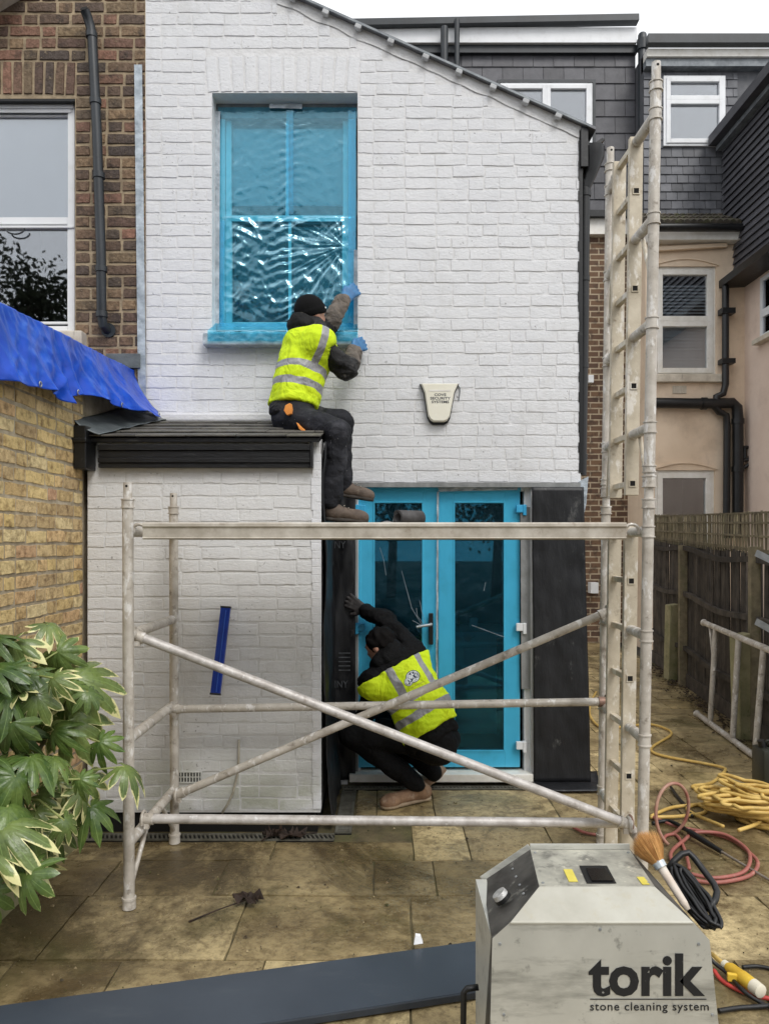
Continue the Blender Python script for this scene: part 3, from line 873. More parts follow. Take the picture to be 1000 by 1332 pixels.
# fillet where roof meets the house
fl = MB(); fl.box((XE0, YW - .06, roofz(YW) - .01), (XE1 + .02, YW - .008, roofz(YW) + .045)); fl.build('mortar_fillet', MAT['white_joint'], ext, bevel=.012)
av = MB()
frame_rect(av, EX(232), EX(263), EZ(1018), EZ(1003), .006, YE - .012, YE + .01)
for i in range(1, 8): av.box((EX(232) + i * (EX(263)-EX(232)) / 8 - .004, YE - .010, EZ(1017)), (EX(232) + i * (EX(263)-EX(232)) / 8 + .004, YE + .01, EZ(1004)))
av.box((EX(233), YE - .009, EZ(1010.8)), (EX(262), YE + .009, EZ(1009.8)))
vent = av.build('air_brick', MAT['white_brick2'], ext)
hb = MB(); hb.box((EX(233), YE - .004, EZ(1017.5)), (EX(262), YE + .02, EZ(1003.5))); hb.build('vent_opening', MAT['hole'], vent)
sp = MB(); sp.box((EX(387) , YE - .012, EZ(1083)), (EX(388), YE, EZ(1082)))
# wrap of black membrane down the return wall, and on the reveal beside the doors
mm = MB()
def memb_fn(u, v):
    z = .03 + (EZ(574) - .03) * v
    yy = YE + .012 + (YW - .015 - YE) * u
    bulge = .022 * nz(yy*5, z*2.2, 3) + .012 * nz(yy*14, z*5, 6) + (.05 * (1 - v*4) if v < .25 else 0)
    return (XE1 + .022 + max(-.012, bulge), yy, z)
mm.grid(memb_fn, 24, 70)
mo = mm.build('plastic_membrane', MAT['membrane'], None, smooth=True)
tag(mo, 'black plastic membrane hung down the side of the white lean-to', 'membrane')
sv = mo.modifiers.new('solid', 'SOLIDIFY'); sv.thickness = .004
m2 = MB()
def memb2(u, v):
    x = XE1 + .005 + (DX(461) - XE1 + .005) * u; z = .04 + (WZ(634) - .04) * v
    return (x, YW - .02 + .016 * nz(x*9, z*3, 7) - .01 * nz(x*20, z*9, 2), z)
m2.grid(memb2, 14, 70)
m2o = m2.build('plastic_membrane', MAT['membrane'], None, smooth=True)
tag(m2o, 'narrow black printed membrane strip between lean-to and blue doors', 'membrane')
sv = m2o.modifiers.new('solid', 'SOLIDIFY'); sv.thickness = .004
m3 = MB()
def memb3(u, v):
    z = .035 + (WZ(634) - .035) * v
    x = WX(690) + (WX(757) - WX(690) + .035 * (1 - v)) * u + .012*(1-v)
    return (x, YW - .035 - .015 * (1 - v) + .010 * nz(x*5, z*2, 17) - .005 * nz(x*16, z*8, 2), z)
m3.grid(memb3, 24, 70)
m3o = m3.build('plastic_membrane', MAT['membrane'], None, smooth=True)
tag(m3o, 'tall black membrane panel on the wall right of the blue doors', 'membrane')
sv = m3o.modifiers.new('solid', 'SOLIDIFY'); sv.thickness = .004
m4 = MB()
q = [G(690, 1013, .012), G(776, 1013, .012), G(782, 1030, .012), G(742, 1036, .012), G(700, 1030, .012)]
def flap(u, v):
    a = Vector(q[0]).lerp(q[1], u); b_ = Vector(q[4]).lerp(q[2], u)
    p = b_.lerp(a, v); p.z = .014 + .02 * abs(nz(p.x*7, p.y*7, 4)) + (.05 * v * v); return p
m4.grid(flap, 14, 8)
m4o = m4.build('plastic_membrane', MAT['membrane'], None, smooth=True)
tag(m4o, 'black membrane offcut lying on the paving below the black panel', 'membrane')
sv = m4o.modifiers.new('solid', 'SOLIDIFY'); sv.thickness = .004
# print on the membrane strip beside the doors (added after text() is defined, see below)
MEMB_PRINT = [('MINY', .075, 437, 713, 0), ('0', .085, 432, 737, 0), ('MINY', .075, 440, 893, 0)]

# ================================================================= BROWN NEIGHBOUR HOUSE
XN0, XN1 = WX(-70), WX(189.6)
nb = thing('brown_brick_house', ((XN0+XN1)/2, YW, 0), 'dark brown brick neighbour house with white sash window at left edge', 'house')
nw = (WX(-60), WX(98), WZ(440), WZ(128))
o = MB()
wall_sheet(o, [XN0, XN1], [nw], 1.6, lambda u: 6.2, (0, YW + .003, 0), (1, 0, 0), (0, .3, 0))
o.build('wall', MAT['mortar'], nb, fix=False)
CRB = 15.5 * KW
bsb = BrickSet(MAT['brown_brick'], .215, CRB - .014, .0055, 71, .0028, .005)
narch = (WX(-66), WX(99), WZ(124), WZ(80))
lay_bricks(nb, bsb, (XN0, YW, 0), 0, XN1 - XN0, WZ(560), 5.9, CRB, .014, holes=[(a - XN0, b - XN0, c, d) for (a, b, c, d) in ((nw[0], nw[1], nw[2], WZ(121)), narch)], seed=15, phead=.45)
am = [brick_mesh('brick', .064, narch[3] - narch[2] - .01, .007, MAT['brown_brick'], 330+i, .003, .005) for i in range(5)]
n_ = 12
for i in range(n_):
    xx = narch[0] + (i + .5) * (narch[1] - narch[0]) / n_
    place('brick', am[i % 5], nb, (xx, YW, (narch[2]+narch[3])/2 + .004 * math.cos((i-n_/2)/3)), (0, R((i - n_/2) * .5), 0))
ln = MB(); ln.box((nw[0], YW + .004, WZ(131)), (nw[1] - .003, YW + .1, WZ(123.5))); ln.build('lintel', MAT['black_paint'], nb)
nwin = MB(); YN = YW + .06; KN = YN / FPX
def NX(px): return (px - CX) * KN
def NZ(py): return CH - (py - HZ) * KN
frame_rect(nwin, nw[0], NX(97.5), NZ(433), NZ(130), 9*KN, YN, YN + .08)
nwin.box((nw[0], YN - .012, NZ(142)), (NX(97), YN, NZ(131)))
nwin.box((nw[0], YN - .006, NZ(147)), (NX(93), YN + .004, NZ(142.4)))
nwin = nwin.build('window', MAT['upvc'], nb, bevel=.004)
su = MB(); frame_rect(su, nw[0] + .05, NX(90), NZ(289), NZ(147), 2.5*KN, YN + .02, YN + .05, 8*KN); su.build('upper_sash', MAT['upvc'], nwin, bevel=.003)
su = MB(); frame_rect(su, nw[0] + .04, NX(98) - 9.2*KN, NZ(421), NZ(290), 1.2*KN, YN + .005, YN + .035, 3*KN); su.box((nw[0]+.04, YN - .01, NZ(297)), (NX(97), YN + .03, NZ(294))); su.build('lower_sash', MAT['upvc'], nwin, bevel=.003)
gl = MB(); gl.box((nw[0] + .04, YN + .040, NZ(288)), (NX(90), YN + .045, NZ(148))); gl.build('pane', MAT['glass'], nwin)
gl = MB(); gl.box((nw[0] + .04, YN + .020, NZ(420)), (NX(92), YN + .025, NZ(297))); gl.build('pane', MAT['glass'], nwin)
bl = MB(); bl.box((nw[0], YN + .075, NZ(291)), (NX(97), YN + .08, NZ(140))); bl.build('blind', MAT['blind'], nwin)
rm = MB(); room(rm, nw[0] - .3, nw[1] + .3, 2.5, 5.2, YN + .10, YN + 2.0); rm.build('room', MAT['room_dark'], nwin, fix=False)
hk = MB(); hk.path([(NX(22 + 12*math.cos(t)), YN - .02, NZ(299 + 7*math.sin(t))) for t in [math.pi*k/8 for k in range(9)]], .006, 8); hk.build('sash_pull', MAT['grey_pipe'], nwin)
sm = MB(); sm.box((WX(-60), YW - .09, WZ(462)), (WX(113), YW + .06, WZ(434))); sm.build('sill', MAT['sill'], nwin, bevel=.01)
wp = MB()
wp.path([(WX(119), YW - .12, WZ(28)), (WX(121), YW - .095, WZ(34)), (WX(124), YW - .08, WZ(46)), (WX(126), YW - .08, WZ(60)), (WX(132), YW - .08, WZ(180)), (WX(137), YW - .08, WZ(330)), (WX(138), YW - .08, WZ(415)), (WX(139), YW - .07, WZ(426)), (WX(141), YW + .02, WZ(431))], .034, 16)
for py, px in ((52, 125), (137, 130), (232, 134.5), (352, 137.5), (410, 138)):
    wp.tube((WX(px), YW - .08, WZ(py)), (WX(px) + .001, YW - .08, WZ(py + 7)), .041)
wp.tube((WX(142), YW - .015, WZ(430)), (WX(142), YW + .01, WZ(430)), .052)
pipe = wp.build('waste_pipe', MAT['grey_pipe'], nb, smooth='auto')
hh = MB(); hh.tube((WX(118.6), YW - .122, WZ(27)), (WX(118.5), YW - .126, WZ(26.5)), .027); hh.build('pipe_mouth', MAT['hole'], pipe)
st = MB()
strip(st, [(WX(186.5), YW - .014, WZ(545)), (WX(181), YW - .014, WZ(86))], .058, -.004, 60, .004)
st.build('lead_strip', MAT['tape_clear'], nb, smooth=True)
lf = MB(); lf.box((WX(140), YW - .03, WZ(480)), (WX(184), YW - .012, WZ(461))); lf.build('lead_flashing', MAT['lead'], nb, bevel=.004)
ev = MB(); ev.prism([(WX(-40), YW - .25, WZ(40)), (WX(35), YW - .25, WZ(-4)), (WX(35), YW - .25, WZ(-14)), (WX(-40), YW - .25, WZ(26))], (0, .245, 0)); ev.build('barge_board', MAT['sill'], nb)

# ================================================================= YELLOW GARDEN WALL
XG = -1.835
gw = thing('yellow_brick_wall', (XG - .12, 4.0, 0), 'yellow stock brick garden wall under blue tarpaulin', 'wall')
m = MB(); m.box((XG - .24, 2.6, 0), (XG, YE + .02, 2.86)); m.box((XG - .24, YE + .02, 0), (XG - .01, YW - .01, 2.86)); m.build('wall_core', MAT['mortar2'], gw)
CRG = .0775
bsg = BrickSet(MAT['yellow_brick'], .222, CRG - .010, .0055, 91, .0022, .0045)
lay_bricks(gw, bsg, (XG, 3.05, 0), R(90), YE - 3.05 + .0, .20, 2.80, CRG, .011, seed=33, phead=.35)
kb = thing('bed_kerb', (XG + .03, 3.6, 0), 'mossy concrete kerb at foot of yellow brick wall beside the plant', 'kerb')
m = MB(); m.box((XG + .001, 2.2, -.02), (XG + .055, YE - .02, .15)); m.build('kerb_stone', MAT['concrete'], kb, bevel=.012)

# blue tarpaulin over the wall top
def lerp_tab(t, tab):
    for (a, va), (b, vb) in zip(tab[:-1], tab[1:]):
        if t <= b: return va + (vb - va) * max(0, (t - a)) / (b - a)
    return tab[-1][1]
def tarp_fn(u, v):
    yy = 2.9 + (5.44 - 2.9) * u
    top = lerp_tab(yy, [(2.9, 2.87), (3.5, 2.885), (4.2, 2.93), (4.8, 2.96), (5.44, 3.0)])
    low = lerp_tab(yy, [(2.9, 2.50), (3.5, 2.505), (3.9, 2.54), (4.15, 2.525), (4.3, 2.60), (4.55, 2.635), (4.8, 2.60), (5.05, 2.64), (5.25, 2.62), (5.44, 2.70)])
    low += .018 * nz(yy*6, 1.7, 0)
    if v < .3:                                    # back slope and top
        t = v / .3; x = XG - .36 + .38 * t; z = top - .10 * (1 - t)**2 + .012 * nz(x*9, yy*6, 1)
        x += 0
    else:
        t = (v - .3) / .7
        z = top + (low - top) * t
        flare = lerp_tab(yy, [(2.9, .02), (4.1, .03), (4.6, .05), (4.9, .12), (5.2, .22), (5.44, .16)])
        folds = (.06 * t * (1 - abs(nz(yy*3.1, z*1.3, 5)) * 2.4) + .026 * (1 - 2.8*abs(nz(yy*4.2 + z*3, z*1.6, 8))) * (.2 + .8*t) + .012 * (1 - 2.8*abs(nz(yy*7.5 - z*4, z*3.5, 3))) * (.3 + .7*t) + .003 * (1 - 2.8*abs(nz(yy*17 + z*9, z*13, 6))))
        # one deep fold where two widths meet
        fd = math.exp(-((yy - 4.22 - .08*t) / .05) ** 2) * .07 * t
        x = XG + .025 + flare * t * t + max(-.012, folds) + fd
    return (x, yy, z)
m = MB(); m.grid(tarp_fn, 220, 70)
tarp = m.build('tarpaulin', MAT['blue_tarp'], None, smooth=True)
tag(tarp, 'crumpled blue tarpaulin draped over the top of yellow brick wall', 'tarpaulin')
sv = tarp.modifiers.new('solid', 'SOLIDIFY'); sv.thickness = .003
for k in range(5):
    c_ = Vector(tarp_fn(.16 + .19 * k, .965)); m = MB()
    m.path([c_ + Vector((.004, .013 * math.cos(t_), .013 * math.sin(t_))) for t_ in [2*math.pi*q_/12 for q_ in range(12)]], .0035, 6, closed=True)
    m.build('eyelet', MAT['galv'], tarp, smooth=True)
# lead sheet between wall and lean-to roof
def lead_fn(u, v):
    yy = YE - .13 + (YW - .02 - YE + .11) * v
    x = XG + .003 + (.20 + .07 * v - .05 * (1 - v)) * u
    zr = roofz(yy) + .022
    z = zr + (.085 * (1 - u) ** 1.6) + .008 * nz(x*12, yy*9, 3)
    return (x, yy, z)
m = MB(); m.grid(lead_fn, 14, 30)
ld = m.build('lead_sheet', MAT['lead'], None, smooth=True)
tag(ld, 'grey lead flashing sheet over left end of the lean-to roof', 'flashing')
sv = ld.modifiers.new('solid', 'SOLIDIFY'); sv.thickness = .004

# ================================================================= BACKGROUND TERRACE
def far_window(parent, x0, x1, z0, z1, Y, lights, t=.055, fm='upvc', blind=None, glass='glass'):
    """lights: list of (x0,x1,z0,z1) fractions"""
    m = MB(); frame_rect(m, x0, x1, z0, z1, t, Y - .03, Y + .06)
    w_ = m.build('window', MAT[fm], parent, bevel=.006)
    for (a, b, c, d) in lights:
        s = MB(); xa, xb, za, zb = x0 + t*.6 + (x1-x0-t*1.2)*a, x0 + t*.6 + (x1-x0-t*1.2)*b, z0 + t*.6 + (z1-z0-t*1.2)*c, z0 + t*.6 + (z1-z0-t*1.2)*d
        frame_rect(s, xa, xb, za, zb, t, Y - .05, Y + .03); s.build('sash', MAT[fm], w_, bevel=.006)
        p = MB(); p.box((xa + t*.8, Y, za + t*.8), (xb - t*.8, Y + .01, zb - t*.8)); p.build('pane', MAT[glass], w_)
    if blind:
        p = MB(); p.box((x0 + .03, Y + .10, z0 + (z1-z0)*blind[0]), (x1 - .03, Y + .11, z0 + (z1-z0)*blind[1])); p.build('blind', MAT[blind[2]], w_)
    r_ = MB(); room(r_, x0 - .08, x1 + .08, z0 - .3, z1 + .3, Y + .12, Y + 1.5); r_.build('room', MAT['room_dark'], w_, fix=False)
    return w_
def hang_tiles(parent, x0, x1, z0, z1, Y, tw, th, mat, holes, seed, thick=.02, name='tile'):
    rg = random.Random(seed); r = 0; z = z0
    while z < z1 - .02:
        zt = min(z + th, z1)
        x = x0 - (tw/2 if r % 2 else 0)
        while x < x1:
            a, b = max(x, x0), min(x + tw, x1); x += tw
            segs = [(a, b)]
            for (ha, hb, hc, hd_) in holes:
                if min(zt, hd_) - max(z, hc) > th * .3:
                    ns = []
                    for (p, q_) in segs:
                        if hb <= p or ha >= q_: ns.append((p, q_)); continue
                        if ha - p > .03: ns.append((p, ha))
                        if q_ - hb > .03: ns.append((hb, q_))
                    segs = ns
            for (p, q_) in segs:
                if q_ - p < .04: continue
                m = MB()
                y0 = Y - thick - rg.uniform(0, .006)
                m.prism([(p + .004, y0, z - .02), (p + .004, y0 + .018, z - .02), (p + .004, Y - .002, zt + .01), (p + .004, Y - .014, zt + .01)], (q_ - p - .008, 0, 0))
                m.build(name, mat, parent)
        z += th; r += 1
YB = 13.2; KB = YB / FPX
def BX(px): return (px - CX) * KB
def BZ(py): return CH - (py - HZ) * KB
fb_ = thing('brick_terrace_house', (BX(700), YB, 0), 'brown brick terrace house with dark tiled dormer seen above the white gable', 'house')
m = MB(); m.box((BX(430), YB, 0), (BX(838), YB + 3, BZ(308))); m.build('wall', MAT['far_brick'], fb_)
m = MB(); m.box((BX(430), YB - .12, BZ(308)), (BX(838), YB + .5, BZ(286))); m.build('eaves_board', MAT['upvc_dull'], fb_)
m = MB(); m.box((BX(430), YB - .22, BZ(288)), (BX(838), YB - .05, BZ(280))); m.build('gutter', MAT['black_plastic'], fb_)
m = MB(); m.box((BX(430), YB, BZ(286)), (BX(826), YB + 3, BZ(44))); dorm = m.build('dormer', MAT['slate_dark'], fb_)
dwin = (BX(646), BX(773), BZ(212), BZ(106))
hang_tiles(dorm, BX(600), BX(825), BZ(280), BZ(72), YB, 26.5*KB, 21.5*KB, MAT['slate_dark'], [dwin], 3, .03)
m = MB(); frame_rect(m, dwin[0], dwin[1], dwin[2], dwin[3], .05, YB - .06, YB + .02); m.build('window_trim', MAT['grey_pipe'], dorm)
far_window(fb_, dwin[0] + .05, dwin[1] - .05, dwin[2], dwin[3] - .05, YB - .02, [(0, .5, .42, 1), (.5, 1, .42, 1), (0, .5, 0, .42), (.5, 1, 0, .42)], .07, blind=(.05, 1, 'blind'))
m = MB(); m.box((BX(440), YB - .10, BZ(73)), (BX(826), YB + .1, BZ(63))); m.build('lead_band', MAT['grey_pipe'], dorm)
m = MB(); m.box((BX(440), YB - .16, BZ(63)), (BX(824), YB + .1, BZ(43.5))); m.build('fascia', MAT['upvc'], dorm)
m = MB(); m.bar((BX(430), YB - .2, BZ(43)), (BX(824), YB - .2, BZ(36)), .16, .11); m.build('gutter', MAT['grey_pipe'], dorm)
m = MB(); m.tube((BX(576), YB - .3, BZ(110)), (BX(576), YB - .3, BZ(51)), .065); m.build('flue_pipe', MAT['grey_pipe'], dorm, smooth='auto')
m = MB(); m.tube((BX(592), YB - .3, BZ(120)), (BX(592), YB - .3, BZ(41)), .045); m.build('downpipe', MAT['grey_pipe'], dorm, smooth='auto')
m = MB(); m.path([(BX(830), YB - .2, BZ(290)), (BX(830), YB - .2, BZ(62)), (BX(831), YB - .15, BZ(54))], .075, 12); m.tube((BX(830), YB - .2, BZ(75)), (BX(830), YB - .2, BZ(62)), .095); m.build('soil_pipe', MAT['grey_pipe'], fb_, smooth='auto')
m = MB(); m.box((BX(764), YB - .2, BZ(771)), (BX(774), YB - .002, BZ(757))); m.build('meter_box', MAT['upvc'], fb_, bevel=.01); m = MB(); m.box((BX(762), YB - .15, BZ(500)), (BX(769), YB - .002, BZ(490))); m.build('meter_box', MAT['upvc'], fb_, bevel=.01)

# slate dormer over beige rendered house
YC = 12.3; KC = YC / FPX
def CXX(px): return (px - CX) * KC
def CZ(py): return CH - (py - HZ) * KC
YS = 12.8; KS = YS / FPX
def SX(px): return (px - CX) * KS
def SZ(py): return CH - (py - HZ) * KS
bh = thing('beige_rendered_house', (CXX(900), YC, 0), 'beige rendered house with grey slate dormer and black drainpipes', 'house')
w1 = (CXX(851), CXX(931), CZ(489), CZ(346)); w2 = (CXX(851), CXX(929), CZ(720), CZ(611))
m = MB(); wall_sheet(m, [CXX(839), CXX(969)], [w1, w2], 0, lambda u: CZ(318), (0, YC, 0), (1, 0, 0), (0, .2, 0))
m.quad((CXX(839), YC, 0), (CXX(839), YC + 2, 0), (CXX(839), YC + 2, CZ(318)), (CXX(839), YC, CZ(318)))
m.build('wall', MAT['render'], bh, fix=False)
for (a, b, c, d) in (w1, w2):
    ar = MB()
    for i in range(10):
        x0 = a - .03 + (b - a + .06) * i / 10; x1 = a - .03 + (b - a + .06) * (i + 1) / 10
        z0 = d + .10 * math.sin(math.pi * i / 10); z1 = d + .10 * math.sin(math.pi * (i + 1) / 10)
        ar.prism([(x0, YC - .012, d - .01), (x1, YC - .012, d - .01), (x1, YC - .012, z1), (x0, YC - .012, z0)], (0, .01, 0))
        ar.prism([(x0, YC - .035, z0), (x1, YC - .035, z1), (x1, YC - .035, z1 + .025), (x0, YC - .035, z0 + .025)], (0, .033, 0))
    ar.build('arched_head', MAT['render'], bh)
fw = far_window(bh, w1[0], w1[1], w1[2], w1[3], YC + .06, [(0, 1, .5, 1), (0, 1, 0, .5)], .085, 'upvc_dull', blind=(.0, .5, 'blind'))
m = MB()
for k in range(26): m.box((w1[0] + .1, YC + .135, w1[2] + .12 + k * .055), (w1[1] - .1, YC + .15, w1[2] + .125 + k * .055 + .02))
m.build('venetian_blind', MAT['blind'], fw)
far_window(bh, w2[0], w2[1], w2[2], w2[3], YC + .06, [(0, 1, 0, 1)], .085, 'upvc_dull')
m = MB(); m.box((CXX(846), YC - .09, CZ(498)), (CXX(938), YC + .05, CZ(488))); m.build('sill', MAT['sill'], bh, bevel=.01)
m = MB()
m.box((CXX(874), YC - .012, CZ(512)), (CXX(892), YC - .002, CZ(502)))
for i in range(6): m.box((CXX(875 + i*2.8), YC - .02, CZ(511.5)), (CXX(876.4 + i*2.8), YC - .01, CZ(502.5)))
m.build('air_vent', MAT['sill'], bh)
# roof strip, eaves
tr = MB(); tr.prism([(CXX(838), YC - .25, CZ(303)), (CXX(838), YS + .3, SZ(272)), (CXX(838), YS + .3, SZ(285)), (CXX(838), YC - .2, CZ(308))], (CXX(962) - CXX(838), 0, 0))
tr = tr.build('eaves_roof', MAT['tile_brown'], bh)
for r in range(3):
    for i in range(15):
        m = MB(); t0 = r / 3; t1 = (r + 1.15) / 3
        p0 = Vector((CXX(838) + i * .105 + .05, YC - .28, CZ(301))).lerp(Vector((CXX(838) + i * .105 + .05, YS + .2, SZ(274))), t0)
        p1 = Vector((p0.x, YC - .28, CZ(301))).lerp(Vector((p0.x, YS + .2, SZ(274))), min(1, t1))
        m.tube(p0 + Vector((0, 0, .025)), p1, .055, .05, 8); m.build('roof_tile', MAT['tile_brown'], tr)
m = MB(); m.tube((CXX(838), YC - .32, CZ(306)), (CXX(962), YC - .32, CZ(306)), .055); m.build('gutter', MAT['black_plastic'], bh, smooth='auto')
m = MB(); m.box((CXX(838), YC - .20, CZ(318)), (CXX(958), YC - .004, CZ(308))); m.build('fascia', MAT['upvc_dull'], bh)
m = MB(); m.bar((CXX(839), YC - .06, CZ(327)), (CXX(942), YC - .06, CZ(321)), .06, .06); m.build('moulding', MAT['render'], bh)
# dormer
sw = (SX(861), SX(941), SZ(192), SZ(101))
m = MB(); m.box((SX(836), YS, SZ(290)), (SX(1010), YS + 2, SZ(70))); sdm = m.build('dormer', MAT['slate_mid'], bh)
hang_tiles(sdm, SX(836), SX(958), SZ(282), SZ(96), YS, 14.5*KS, 11.2*KS, MAT['slate_mid'], [sw], 8, .03, 'slate')
far_window(bh, sw[0], sw[1], sw[2], sw[3], YS - .03, [(0, 1, .66, 1), (0, 1, 0, .66)], .07, blind=(.02, 1, 'blind'))
m = MB(); m.box((SX(836), YS - .2, SZ(83)), (SX(1010), YS + .1, SZ(73))); m.build('fascia', MAT['upvc_dull'], sdm)
m = MB(); m.box((SX(836), YS - .15, SZ(93)), (SX(1010), YS + .1, SZ(83.2))); m.build('soffit_band', MAT['grey_trim'], sdm)
m = MB(); m.bar((SX(834), YS - .26, SZ(66)), (SX(1010), YS - .26, SZ(66)), .14, .15); m.build('gutter', MAT['grey_pipe'], sdm)
m = MB(); m.path([(SX(945), YS - .15, SZ(150)), (SX(951), YS - .12, SZ(165)), (SX(952), YS - .1, SZ(270))], .05, 10); m.build('downpipe', MAT['grey_pipe'], sdm, smooth='auto')
# drain pipes on the render
def pipes(pts, r, Y=YC - .12):
    return [P(a, b, Y) for a, b in pts], r
m = MB(); a, r = pipes([(943, 372), (943, 500), (940, 512), (931, 516), (930, 526)], .055); m.path(a, r, 10)
for py in (405, 470): m.box(tuple(P(939, py + 2, YC - .19)), tuple(P(950, py - 1, YC - .02)))
m.build('rainwater_pipe', MAT['black_plastic'], bh, smooth='auto')
m = MB(); a, r = pipes([(841, 524), (930, 525), (952, 524), (958, 530), (959, 545), (959, 700)], .085); m.path(a, r, 12)
for (px, py) in ((846, 524), (915, 525), (959, 548), (959, 610)):
    c = P(px, py, YC - .12)
    if py < 530: m.tube(c - Vector((.04, 0, 0)), c + Vector((.04, 0, 0)), .10)
    else: m.tube(c - Vector((0, 0, .04)), c + Vector((0, 0, .04)), .10)
m.build('soil_pipe', MAT['black_plastic'], bh, smooth='auto')
m = MB(); a, r = pipes([(928, 528), (935, 536), (944, 540), (945, 560), (944, 700)], .055); m.path(a, r, 10); m.build('waste_downpipe', MAT['black_plastic'], bh, smooth='auto')
m = MB()
for pts in ([(960, 582), (978, 582)], [(960, 600), (972, 598), (974, 593), (983, 593)], [(968, 582), (968, 596)], [(960, 612), (974, 604), (975, 596)]):
    a, r = pipes(pts, .03); m.path(a, r, 8)
m.build('branch_pipes', MAT['black_plastic'], bh, smooth='auto')

# projecting wing at the right
XWG = 5.87
wg = thing('projecting_wing', (XWG + 1, 10.6, 0), 'pinkish rendered wing with tile hung upper wall at right edge', 'house')
def wq(px, py):   # point on plane x = XWG
    Y = XWG * FPX / (px - CX); return Vector((XWG, Y, CH - (py - HZ) * Y / FPX))
zE, zT = 6.02, 8.45
XUP = 5.70
m = MB(); m.box((XWG, 8.5, 0), (XWG + 2.5, YC + .5, zE)); m.build('wall', MAT['render_pink'], wg)
m = MB(); m.box((XUP + .03, 8.5, zE), (XWG + 2.5, YC + .6, zT)); m.build('upper_wall', MAT['slate_mid'], wg)
nC = 19
for k in range(nC):
    z0 = zE + .16 + k * (zT - zE - .16) / nC; z1 = z0 + (zT - zE - .16) / nC
    m = MB(); m.prism([(XUP - .03, 8.5, z0 - .02), (XUP - .012, 8.5, z0 - .02), (XUP + .028, 8.5, z1), (XUP + .01, 8.5, z1)], (0, YC + .4 - 8.5, 0)); m.build('tile_course', MAT['slate_dark'], wg)
m = MB(); m.prism([(XWG - .42, 8.5, zE - .0), (XWG - .42, 8.5, zE - .12), (XWG + .05, 8.5, zE - .10), (XWG + .05, 8.5, zE + .16), (XUP - .03, 8.5, zE + .16)], (0, YC + .0 - 8.5, 0)); m.build('eaves', MAT['black_paint'], wg)
m = MB(); m.box((XUP - .25, 8.5, zT - .02), (XWG + 2.5, YC + .4, zT + .14)); m.build('roof_edge', MAT['slate_dark'], wg)
m = MB(); m.box((XUP - .12, 8.5, zT - .10), (XUP + .02, YC + .4, zT - .025)); m.build('fascia', MAT['grey_trim'], wg)
m = MB(); ya, yb = XWG * FPX / (1018 - CX), XWG * FPX / (990 - CX)
for (z0, z1) in ((4.92, 5.30), (5.30, 5.86)):
    m.box((XWG - .03, ya, z0), (XWG + .02, ya + .07, z1)); m.box((XWG - .03, yb - .07, z0), (XWG + .02, yb, z1)); m.box((XWG - .03, ya + .07, z0), (XWG + .02, yb - .07, z0 + .06)); m.box((XWG - .03, ya + .07, z1 - .06), (XWG + .02, yb - .07, z1 - .001))
ww = m.build('window', MAT['upvc'], wg, bevel=.005)
m = MB(); m.box((XWG - .012, ya + .05, 4.94), (XWG - .004, yb - .05, 5.84)); m.build('pane', MAT['glass'], ww)
m = MB(); m.box((XWG - .12, ya, 4.84), (XWG - .001, yb + .08, 4.915)); m.build('sill', MAT['sill'], ww, bevel=.008)

# ================================================================= FENCE
fA, fB = Vector((3.08, 4.9, 0)), Vector((3.96, 11.1, 0))
fd = (fB - fA); fL = fd.length; fu = fd.normalized(); fnrm = Vector((-fu.y, fu.x, 0))     # faces the garden
fence = thing('timber_fence', (fA + fB) / 2, 'dark weathered close board fence with pale trellis top along the right', 'fence')
rg = random.Random(12)
def fpt(s, off, z): return fA + fu * s + fnrm * off + Vector((0, 0, z))
def topz(s): return 1.60 + .20 * s / fL + .012 * math.sin(s * 1.1)
s = 0.0
slat_mesh = []
for k in range(6):
    r2 = random.Random(k)
    m = MB(); m.box((-.047, -.007, .10), (.047, .007, 1.70 + r2.uniform(-.012, .012)), None); slat_mesh.append(m.mesh('slat', MAT['fence'], bevel=.003))
faz = math.atan2(fu.y, fu.x)
while s < fL:
    p = fpt(s, rg.uniform(-.004, .004), 0)
    place('slat', slat_mesh[rg.randrange(6)], fence, p, (rg.uniform(-.01, .01), rg.uniform(-.014, .014), faz), (1, 1, topz(s) / 1.70))
    s += .099
for zr in (.42, 1.05, 1.58):
    m = MB(); pts = [fpt(t * fL / 24, .035, zr * (.96 + .13 * t / 24) + .03 * math.cos(2*math.pi*(t * fL / 24 - 1.68) / 2.57)) for t in range(25)]
    for a, b in zip(pts[:-1], pts[1:]): m.bar(a, b, .045, .055)
    m.build('rail', MAT['fence'], fence)
m = MB(); m.bar(fpt(0, .01, .08), fpt(fL, .01, .08), .03, .16); m.build('gravel_board', MAT['fence'], fence)
for sp_ in (1.80, 4.35):
    m = MB(); m.box((-.045, -.045, 0), (.045, .045, 1.72)); me = m.mesh('fence_post', MAT['fence_light'], bevel=.006)
    place('fence_post', me, fence, fpt(sp_, .05, 0), (0, 0, faz))
trel = MB(); trel.bar(fpt(0, .0, topz(0) + .02), fpt(fL, 0, topz(fL) + .02), .03, .03)
trel = trel.build('trellis', MAT['fence_light'], fence)
s = 0.02
while s < fL:
    m = MB(); a = fpt(s, -.008, topz(s) - .02); b = fpt(s + rg.uniform(.0, .03), -.008, topz(s) + .36 + rg.uniform(-.01, .012))
    m.bar(a, b, .026, .012, up=fnrm); m.build('trellis_batten', MAT['fence_light'], trel)
    m = MB(); a = fpt(s + .03, .012, topz(s) - .02); b = fpt(s + .03 + rg.uniform(-.03, .03), .012, topz(s) + .35 + rg.uniform(-.01, .012))
    m.bar(a, b, .03, .012, up=fnrm); m.build('trellis_batten', MAT['fence_light'], trel)
    s += .088
